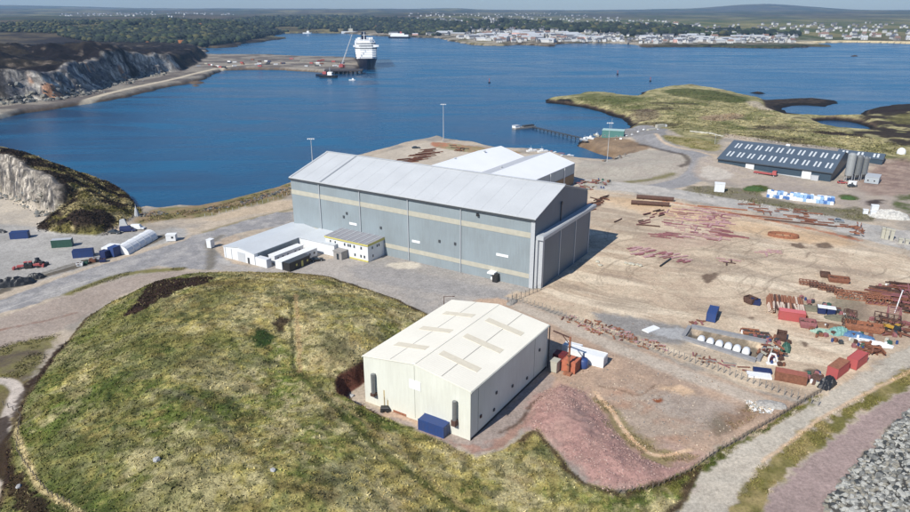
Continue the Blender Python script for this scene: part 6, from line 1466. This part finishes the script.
wood('hillside_woodland', 'mixed wood on the low hill left of the sound', [(60, 36), (120, 24), (165, 18), (205, 22), (235, 30), (200, 46), (150, 44), (90, 42)], 12000, 2, 4, 9, [.58, .26, .155, .005], .46)
wood('town_woodland', 'dark tree belts between the rows of the town', [(440, 24), (520, 22), (560, 26), (690, 27), (690, 34), (600, 34), (520, 30), (440, 31)], 2600, 3, 7, 12, [.6, .3, .1, 0], .47)
wood('harbour_woodland', 'dark trees between the harbour warehouses and the houses', [(590, 31), (690, 30), (790, 33), (800, 36), (700, 36), (600, 36)], 1500, 6, 5, 10, [.6, .3, .1, 0], .48)
wood('field_scrub', 'scattered scrub on the moor beyond the quarry hill', [(0, 24), (100, 20), (140, 26), (100, 34), (0, 32)], 2000, 4, 2.5, 6, [.5, .2, .3, 0], .52)

# ------------------------------------------------------------------ the town
def house_mesh(L_, W_, E_, R_, mw, mr_, name='house'):
    mb = MB(); gable_walls(mb, -L_/2, L_/2, -W_/2, W_/2, E_, R_); n0 = len(mb.f); gable_roof(mb, -L_/2, L_/2, -W_/2, W_/2, E_, R_, ov=.4, t=.3, mi=1)
    for x in (-L_*.3, L_*.2): mb.box(x, x+1.6, -W_/2-.1, -W_/2-.02, 1, 2.4, 2)
    if L_ < 16: mb.box(-L_*.42, -L_*.42+1.2, -.5, .5, R_-.3, R_+1.4, 0)
    return mb.mesh(name, [mw, mr_, glass])
wr = mat('white_render', (.52, .52, .51), .8, var=.06, scale=.05); sr = mat('slate_roof', P(96, 98, 106, .8), .8, var=.15, scale=.05); br_ = mat('brown_tile_roof', P(140, 112, 100, .8), .8, var=.15, scale=.05); gr_ = mat('grey_harled_wall', P(150, 144, 136, .8), .9, var=.08, scale=.05); pr_ = mat('pale_sheet_roof', P(188, 192, 196, .85), .6, var=.05, scale=.05); pk = mat('pink_render', P(216, 176, 166, .9), .8, var=.05, scale=.05)
HT = [(house_mesh(12, 8, 5, 8, wr, sr), 'white rendered house with slate roof in the far town'), (house_mesh(10, 7, 5, 8, gr_, br_), 'grey harled house with brown roof in the far town'), (house_mesh(14, 9, 6, 9, wr, br_), 'larger white house with brown roof in the far town'), (house_mesh(11, 8, 5.5, 8, wr, pr_), 'white house with pale roof in the far town')]
WT = [(house_mesh(46, 22, 8, 11, wr, pr_, 'warehouse'), 'large white harbour warehouse with pale roof in the far town'), (house_mesh(34, 18, 7, 10, wr, sr, 'warehouse'), 'white harbour warehouse with slate roof in the far town'), (house_mesh(60, 26, 8, 11, gr_, pr_, 'warehouse'), 'long grey walled harbour warehouse in the far town'), (house_mesh(30, 16, 8, 11, pk, pr_, 'warehouse'), 'pinkish store building at the far harbour')]
def town(poly, n, T, nm, cat, seed, tw_, s0=.9, s1=1.3):
    px, py = in_poly_px(poly, n, seed); x, y, z = gpts(px, py); r = random.Random(seed)
    for i in range(n):
        if z[i] < SEA+.8: continue
        k = r.choices(range(len(T)), tw_)[0]; s = r.uniform(s0, s1)
        o = single(nm, T[k][0], None, T[k][1], cat, (float(x[i]), float(y[i]), float(z[i])-.4), r.choice((0, .35, 1.5, -.4))+r.uniform(-.15, .15), T[k][1].replace(' in the far town', '')+' of the far town'); o.scale = (s, s, s)
town([(462, 36), (520, 33), (590, 35), (600, 40), (560, 43), (505, 42), (465, 41)], 46, WT, 'warehouse', 'warehouse', 1, (5, 3, 2, 2), .7, 1.1)
town([(640, 36), (700, 34), (770, 34), (790, 40), (740, 44), (650, 42)], 26, WT, 'warehouse', 'warehouse', 2, (5, 3, 2, 2), .6, 1.0)
town([(385, 33), (440, 30), (462, 33), (460, 36), (395, 36)], 12, WT, 'warehouse', 'warehouse', 3, (4, 3, 2, 1), .6, 1.0)
town([(440, 34), (600, 33), (600, 43), (505, 43.5), (445, 39)], 80, HT, 'house', 'house', 4, (5, 2, 2, 3))
town([(600, 33), (790, 33), (805, 44), (640, 44), (600, 40)], 64, HT, 'house', 'house', 5, (5, 2, 2, 3))
town([(810, 36), (910, 34), (910, 41), (830, 40)], 20, HT, 'house', 'house', 6, (5, 2, 2, 3), 1.0, 1.5)
town([(430, 22), (560, 22), (560, 31), (440, 31)], 44, HT, 'house', 'house', 7, (5, 2, 2, 3), 1.1, 1.6)
town([(580, 24), (690, 25), (690, 32), (600, 32)], 34, HT, 'house', 'house', 8, (4, 3, 2, 2), 1.1, 1.6)
# the rest of the town, too many and too small to single out
def far_houses(name, label, polys, seed):
    mb = MB(); r = random.Random(seed)
    for poly, n, s0 in polys:
        px, py = in_poly_px(poly, n, seed+len(mb.v)); x, y, z = gpts(px, py); nz = fbm(x, y, 260, 881, 3)
        for i in range(n):
            if z[i] < SEA+.8 or nz[i] < .42: continue
            s = s0*r.uniform(.8, 1.5); a = r.uniform(-.6, .6); L_, W_, h_ = 8*s, 5*s, 6*s
            mb.box(x[i]-L_/2, x[i]+L_/2, y[i]-W_/2, y[i]+W_/2, z[i]-.5, z[i]+h_, 0 if r.random() < .7 else 1, a); c_, s_ = x[i], y[i]
            mb.hexa([(c_-L_*.55, s_-W_*.6, z[i]+h_), (c_+L_*.55, s_-W_*.6, z[i]+h_), (c_+L_*.55, s_+W_*.6, z[i]+h_), (c_-L_*.55, s_+W_*.6, z[i]+h_), (c_-L_*.55, s_-.1, z[i]+h_*1.4), (c_+L_*.55, s_-.1, z[i]+h_*1.4), (c_+L_*.55, s_+.1, z[i]+h_*1.4), (c_-L_*.55, s_+.1, z[i]+h_*1.4)], 2)
    single(name, mb, [wr, gr_, sr], label, 'houses', (0, 0, 0), kind='stuff')
far_houses('distant_houses', 'countless small pale houses spreading over the rise behind the harbour', [([(400, 14), (560, 13), (640, 20), (700, 24), (700, 32), (600, 33), (440, 33), (420, 24)], 760, .9), ([(700, 26), (910, 22), (910, 34), (700, 34)], 110, 1.0), ([(60, 13), (235, 12), (235, 16), (60, 17)], 160, 1.1), ([(460, 35), (800, 35), (800, 43), (640, 44), (520, 43)], 320, .8)], 31)
# harbour wall in front of the town
# ------------------------------------------------------------------ ships and boats
navyh = mat('navy_hull', P(20, 28, 52, .7), .4, var=.1); 
def hull(mb, L_, B_, z0, z1, rake=6, mi=0, flare=.75, stern=.85):
    st_ = [0, .04, .12, .25, .5, .8, 1.0]; w_ = [.02, .35, .72, .95, 1.0, 1.0, stern]
    n = len(st_); vs = []
    for s_, k in zip(st_, w_):
        y = s_*L_; vs.append((-B_/2*k*flare, y+rake*(1-s_)*.8, z0)); vs.append((B_/2*k*flare, y+rake*(1-s_)*.8, z0))
    for s_, k in zip(st_, w_):
        y = s_*L_; zz = z1+(1-min(1, s_*5))*(z1-z0)*.12; vs.append((-B_/2*min(1, k*1.05), y, zz)); vs.append((B_/2*min(1, k*1.05), y, zz))
    m = 2*n; fs = []
    for i in range(n-1):
        a = 2*i; fs += [(a, a+2, m+a+2, m+a), (a+3, a+1, m+a+1, m+a+3), (m+a, m+a+2, m+a+3, m+a+1), (a+1, a+3, a+2, a)]
    fs += [(1, 0, m, m+1), (m-2, m-1, 2*m-1, 2*m-2)]
    mb.add(vs, fs, mi)
p0 = at(367.5, 70.5, SEA); ship = thing('cruise_ship', 'large white cruise ship with dark hull moored bow on at the far pier', 'ship', (*p0, SEA), math.atan2(-p0[0], p0[1])+math.radians(1))
B_ = 33
mb = MB(); hull(mb, 215, B_, 0, 14.5, 10); part('hull', mb, [navyh], ship)
tiers = [(24, 14.6, 17.6, .90, 188), (27, 17.6, 20.6, .93, 185), (30, 20.6, 23.8, .95, 180), (33, 23.8, 27.0, .96, 176), (36, 27.0, 30.4, .97, 172), (40, 30.4, 33.4, .95, 165), (48, 33.4, 36.6, .86, 150), (58, 36.6, 39.2, .70, 120)]
for i, (y0, z0, z1, k, ln) in enumerate(tiers):
    mb = MB(); hw = B_/2*k; ff = 7
    poly = [(-hw*.55, y0), (hw*.55, y0), (hw*.88, y0+ff*.45), (hw, y0+ff), (hw, y0+ln), (-hw, y0+ln), (-hw, y0+ff), (-hw*.88, y0+ff*.45)]
    mb.prism(poly, z0+.01, z1-.25); mb.prism([(x*1.03, y-.3 if y < y0+20 else y) for x, y in poly], z1-.24, z1)
    t = part('deck_tier', mb, [white_paint], ship)
    if i in (4, 5, 6):
        mb = MB(); pl = [(x*1.012, y-.15 if y < y0+20 else y-1) for x, y in poly]; mb.prism(pl, z0+.9, z0+2.1); part('window_band', mb, [glass], t)
    else:
        for q in range(26):
            mb = MB(); y = y0+10+q*5.6
            for s_ in (-1, 1): mb.box(min(s_*hw, s_*(hw+.05)), max(s_*hw, s_*(hw+.05)), y, y+3.4, z0+.8, z0+2.0)
            if q == 0: wb = MB()
            wb.add(mb.v, mb.f)
        part('window_band', wb, [glass], t)
mb = MB(); mb.box(-19, 19, 41, 46, 30.6, 33.2); part('bridge_wing', mb, [white_paint], ship)
mb = MB(); mb.hexa([(-6, 95, 39.2), (2, 95, 39.2), (2, 112, 39.2), (-6, 112, 39.2), (-5.4, 98, 50), (1.4, 98, 50), (1.4, 114, 50), (-5.4, 114, 50)]); part('funnel', mb, [navyh], ship)
mb = MB(); mb.tube((-2, 62, 39.2), (-2, 62, 52), .7, 8, r2=.25); mb.cbox(-2, 62, 47, 6, .5, .5); part('radar_mast', mb, [white_paint], ship)
for x, y in ((7, 60), (10, 66), (-9, 64)):
    mb = MB(); mb.lathe([(.6, 0), (1.8, 1.2), (2.1, 2.4), (1.5, 3.8), (.2, 4.4)], 12, (x, y, 39.2)); part('satellite_dome', mb, [white_paint], ship)
def boat(label, loc, rot, L_, hm_, cabm=None, name='boat', z=SEA, group=None):
    o = thing(name, label, 'boat', (*loc, z), rot, group); mb = MB(); hull(mb, L_, L_*.3, -.3, L_*.12, L_*.05); part('hull', mb, [hm_], o)
    mb = MB(); mb.box(-L_*.09, L_*.09, L_*.3, L_*.55, L_*.122, L_*.28, bev=L_*.02); c = part('wheelhouse', mb, [cabm or white_paint], o)
    mb = MB(); mb.box(-L_*.085, L_*.085, L_*.295, L_*.299, L_*.19, L_*.25); part('windscreen', mb, [glass], c)
    mb = MB(); mb.tube((0, L_*.45, L_*.28), (0, L_*.45, L_*.5), L_*.012, 6); part('mast', mb, [pale_grey], o); return o
boat('tug with white wheelhouse moored off the end of the far pier', at(338, 78, SEA), 1.2, 26, black)
boat('small workboat with red deckhouse at the far pier', at(331, 76, SEA), 1.5, 20, navyh, redp)
boat('tiny white launch below the far pier', at(356, 80.5, SEA), 1.4, 9, white_paint)
boat('white trawler at the wooded far shore, left of the ferry', at(358, 33.5, SEA), 1.5, 60, white_paint, cream_trim)
boat('tiny pale boat near the wooded shore far left of the ferry', at(312, 33.8, SEA), 1.4, 34, white_paint)
fr_ = thing('harbour_ferry', 'white ferry lying at the town harbour, far off', 'ship', (*at(388, 38.3, SEA), SEA), -math.pi/2-.1)
mb = MB(); hull(mb, 95, 17, 0, 7, 4); part('hull', mb, [navyh], fr_); fr_.scale = (.72, .72, .72)
mb = MB(); mb.box(-7.5, 7.5, 12, 88, 7.01, 15); mb.box(-6, 6, 16, 70, 15, 20); part('superstructure', mb, [white_paint], fr_)
mb = MB(); mb.box(-2.5, 2.5, 52, 60, 20.01, 27); part('funnel', mb, [redp], fr_)
# far pier: piled jetty, crane, stores
jt = thing('piled_jetty', 'dark piled jetty platform at the end of the far pier', 'jetty', (*at(344, 73.5, SEA), SEA), math.radians(2))
mb = MB(); mb.box(-26, 26, -9, 12, 3.6, 5.2); part('deck', mb, [mat('dark_deck', P(74, 70, 72, .7), .9, var=.2)], jt)
for i in range(9):
    for j in (-8, 1, 10): mb = MB(); mb.tube((-24+i*6, j, -2), (-24+i*6, j, 3.6), .6, 8); part('pile', mb, [dark_grey], jt)
cn = thing('harbour_crane', 'slender lattice crane leaning over the end of the far pier', 'crane', (*at(342, 68, 0), 1.0)); mb = MB(); mb.box(-4, 4, -3, 3, 0, 3.5); part('base', mb, [redp], cn)
mb = MB()
a, b = Vector((0, 0, 3.4)), Vector((14, 20, 44))
for dx, dz in ((-.8, 0), (.8, 0), (0, 1.3)): mb.beam(a+Vector((dx, 0, dz)), b+Vector((dx*.3, 0, dz*.3)), .35)
for k in range(16): t = k/16; u_ = (k+1)/16; p = a.lerp(b, t); q_ = a.lerp(b, u_); mb.beam(p+Vector((-.8*(1-t*.7), 0, 0)), q_+Vector((.8*(1-u_*.7), 0, 0)), .22); mb.beam(p+Vector((.8*(1-t*.7), 0, 0)), q_+Vector((0, 0, 1.3*(1-u_*.7))), .22)
part('boom', mb, [pale_grey], cn); mb = MB(); mb.box(-2, 2, -5, -3.02, .5, 5.0); part('cab', mb, [redp], cn)
r = random.Random(9); cm_ = [redp, white_paint, navy, pale_grey, rustm, rustd, dark_grey, cream_trim]; cn_ = ['red', 'white', 'navy', 'pale grey', 'rusty', 'dark rusty', 'dark grey', 'cream']
cmesh = []
for m_ in cm_:
    mb = MB(); mb.box(-5, 5, -1.6, 1.6, .1, 3.0); 
    for x in np.arange(-4.7, 4.7, .8): mb.box(x, x+.35, -1.66, -1.605, .3, 2.8); mb.box(x, x+.35, 1.605, 1.66, .3, 2.8)
    mb.box(5.005, 5.06, -1.4, 1.4, .3, 2.8); cmesh.append(mb.mesh('cargo_container', [m_]))
for i in range(44):
    px = r.uniform(198, 352); py = r.uniform(59, 67) if px > 235 else r.uniform(62, 68)
    if px > 330: py = r.uniform(61, 71)
    x, y, z = [float(q[0]) for q in gpts([px], [py])]
    if z < -.8: continue
    k = r.randrange(8); oc = single('cargo_container', cmesh[k], None, cn_[k]+' cargo unit standing on the far pier', 'container', (x, y, z), r.uniform(-.6, .6), cn_[k]+' cargo units on the far pier'); oc.scale = (.62, .62, .62)
# small jetty with pontoon
pj = thing('small_jetty', 'thin dark walkway jetty running from the spit out to its pontoon', 'jetty', (0, 0, SEA)); a = at(584, 142, SEA); b = at(533, 128.5, SEA)
mb = MB(); mb.beam((*a, 2.3), (*b, 1.2), 2.2, .5); part('walkway', mb, [dark_grey], pj)
for k in range(14):
    t = k/13; x, y = a[0]+(b[0]-a[0])*t, a[1]+(b[1]-a[1])*t; mb = MB(); mb.tube((x, y, -3), (x, y, 2.2-1.1*t), .35, 8); part('pile', mb, [dark_grey], pj)
pn = thing('pontoon', 'pale floating pontoon with a white hut at the end of the small jetty', 'pontoon', (*at(525, 128, SEA), SEA), math.radians(36)); mb = MB(); mb.box(-11, 9, -2.2, 2.2, -.4, 1.0); part('float', mb, [concrete], pn)
mb = MB(); mb.box(-2, 8, -1.4, 1.2, 1.01, 2.2); part('deck_load', mb, [dark_grey], pn)
hutp = thing('jetty_hut', 'small white hut on its own float left of the pontoon', 'hut', (*at(516, 129, SEA), SEA), math.radians(36)); mb = MB(); mb.box(-2.2, 2.2, -2, 2, -.3, 2.6); part('hut_wall', mb, [white_paint], hutp); mb = MB(); mb.box(-2.4, 2.4, -2.2, 2.2, 2.61, 2.8); part('roof', mb, [pale_grey], hutp)
for i, (px, py) in enumerate([(489.3, 83), (617.5, 74.5), (650.3, 81.5)]):
    o = thing('buoy', ['dark channel buoy, leftmost and nearest in the sound', 'dark channel buoy, middle and farthest of the three', 'dark channel buoy, right one above the grassy point'][i], 'buoy', (*at(px, py, SEA), SEA)); mb = MB(); mb.lathe([(.9, -.3), (1.4, .5), (1.4, 1.1), (.5, 1.4)], 10); part('float', mb, [black], o); mb = MB(); mb.tube((0, 0, 1.3), (0, 0, 4.2), .3, 6); mb.lathe([(.6, 3.9), (.6, 4.7), (.05, 5.3)], 8); part('topmark', mb, [redp], o)
# boats ashore at the jetty head
r = random.Random(4)
for i, (px, py, w_, c_) in enumerate([(594, 139.5, 'white', white_paint), (599, 137, 'cream', cream_trim), (625, 141.5, 'white', white_paint), (629, 139, 'orange', orangep), (633, 141, 'cream', cream_trim), (636, 137.5, 'white', white_paint), (642, 136.5, 'rusty', rustm), (640, 133.5, 'cream', cream_trim), (646, 131.5, 'navy', navy), (588, 141, 'pale grey', pale_grey)]):
    boat(w_+' boat laid up ashore, '+['front left by the spit tip', 'next to the boat shed on its left', 'just right of the boat shed', 'second right of the boat shed', 'third right of the boat shed', 'behind the second row', 'before the lorries', 'between boats and left lorry', 'behind the left lorry', 'outermost at the spit tip'][i], at(px, py), r.uniform(0, 3), 6.5, c_, name='small_boat', z=.2)
for i, (px, py) in enumerate([(526, 152), (537, 152.5)]): boat(['white', 'pale'][i]+' boat laid up on the shore strip behind the twin white shed, '+['left', 'right'][i], at(px, py), -1.2, 7, white_paint, name='small_boat', z=.1)
# low stone dyke beside the grass oval
dk = [at(*p) for p in [(690, 138.5), (700, 139.5), (710, 140.5), (722, 143)]]
for i in range(26):
    t = i/25*3; j = min(int(t), 2); f = t-j; x = dk[j][0]+(dk[j+1][0]-dk[j][0])*f; y = dk[j][1]+(dk[j+1][1]-dk[j][1])*f
    mb = MB(); mb.rock((0, 0, .4), .9, 900+i, .8); single('kerb_boulder', mb, [cream_trim], 'pale boulder in the row edging the track behind the blue plant', 'boulder', (x, y, hz(x, y)), 0, 'pale boulders edging the track')
# ------------------------------------------------------------------ camera, sun and sky
cd = bpy.data.cameras.new('camera'); cam = bpy.data.objects.new('camera', cd); COL.objects.link(cam)
cam.location = (0, 0, CAMH); cam.rotation_euler = (math.pi/2-PITCH, 0, 0)
cd.sensor_width = 36; cd.lens = 36*FPX/910; cd.clip_start = .5; cd.clip_end = 60000
SC.camera = cam
SUN_EL = math.radians(42); LX, LY = .65, .76      # light travels towards +x +y
sd = bpy.data.lights.new('sun', 'SUN'); sd.energy = 4.8; sd.angle = math.radians(.5); sd.color = (1, .955, .87)
sun = bpy.data.objects.new('sun', sd); COL.objects.link(sun)
from mathutils import Vector
sun.rotation_euler = Vector((LX*math.cos(SUN_EL), LY*math.cos(SUN_EL), -math.sin(SUN_EL))).to_track_quat('-Z', 'Y').to_euler()
w = bpy.data.worlds.new('World'); SC.world = w; w.use_nodes = True
nt = w.node_tree; bg = nt.nodes['Background']
sk = nt.nodes.new('ShaderNodeTexSky'); sk.sky_type = 'NISHITA'; sk.sun_disc = False
sk.sun_elevation = SUN_EL; sk.sun_rotation = math.atan2(-LX, -LY)
sk.altitude = 80; sk.air_density = 1.0; sk.dust_density = .3; sk.ozone_density = 4.0
tn_ = nt.nodes.new('ShaderNodeMix'); tn_.data_type = 'RGBA'; tn_.blend_type = 'MULTIPLY'; tn_.inputs[0].default_value = 1; tn_.inputs[7].default_value = (.86, .97, 1.12, 1)
nt.links.new(sk.outputs[0], tn_.inputs[6]); nt.links.new(tn_.outputs[2], bg.inputs[0]); bg.inputs[1].default_value = .08
vs = SC.view_settings; vs.view_transform = 'Standard'; vs.look = 'None'; vs.gamma = 1; vs.exposure = 0.3; vs.use_curve_mapping = False
SC.render.image_settings.color_mode = 'RGB'
SC.cycles.max_bounces = 5; SC.cycles.volume_bounces = 1
SC.cycles.use_denoising = True

# air between the viewer and the far hills
hzv = MB(); hzv.box(-15500, 15500, -600, 15900, -11, 330)
hm_ = bpy.data.materials.new('air_haze'); hm_.use_nodes = True; nt = hm_.node_tree; nt.nodes.remove(nt.nodes['Principled BSDF'])
pv = nt.nodes.new('ShaderNodeVolumePrincipled'); pv.inputs['Color'].default_value = (.46, .70, 1, 1); pv.inputs['Density'].default_value = 6e-5; pv.inputs['Anisotropy'].default_value = .2
nt.links.new(pv.outputs[0], nt.nodes['Material Output'].inputs['Volume'])
ho = single('haze', hzv, [hm_], 'thin blue haze in the air over the sound', 'haze', (0, 0, 0), kind='stuff')
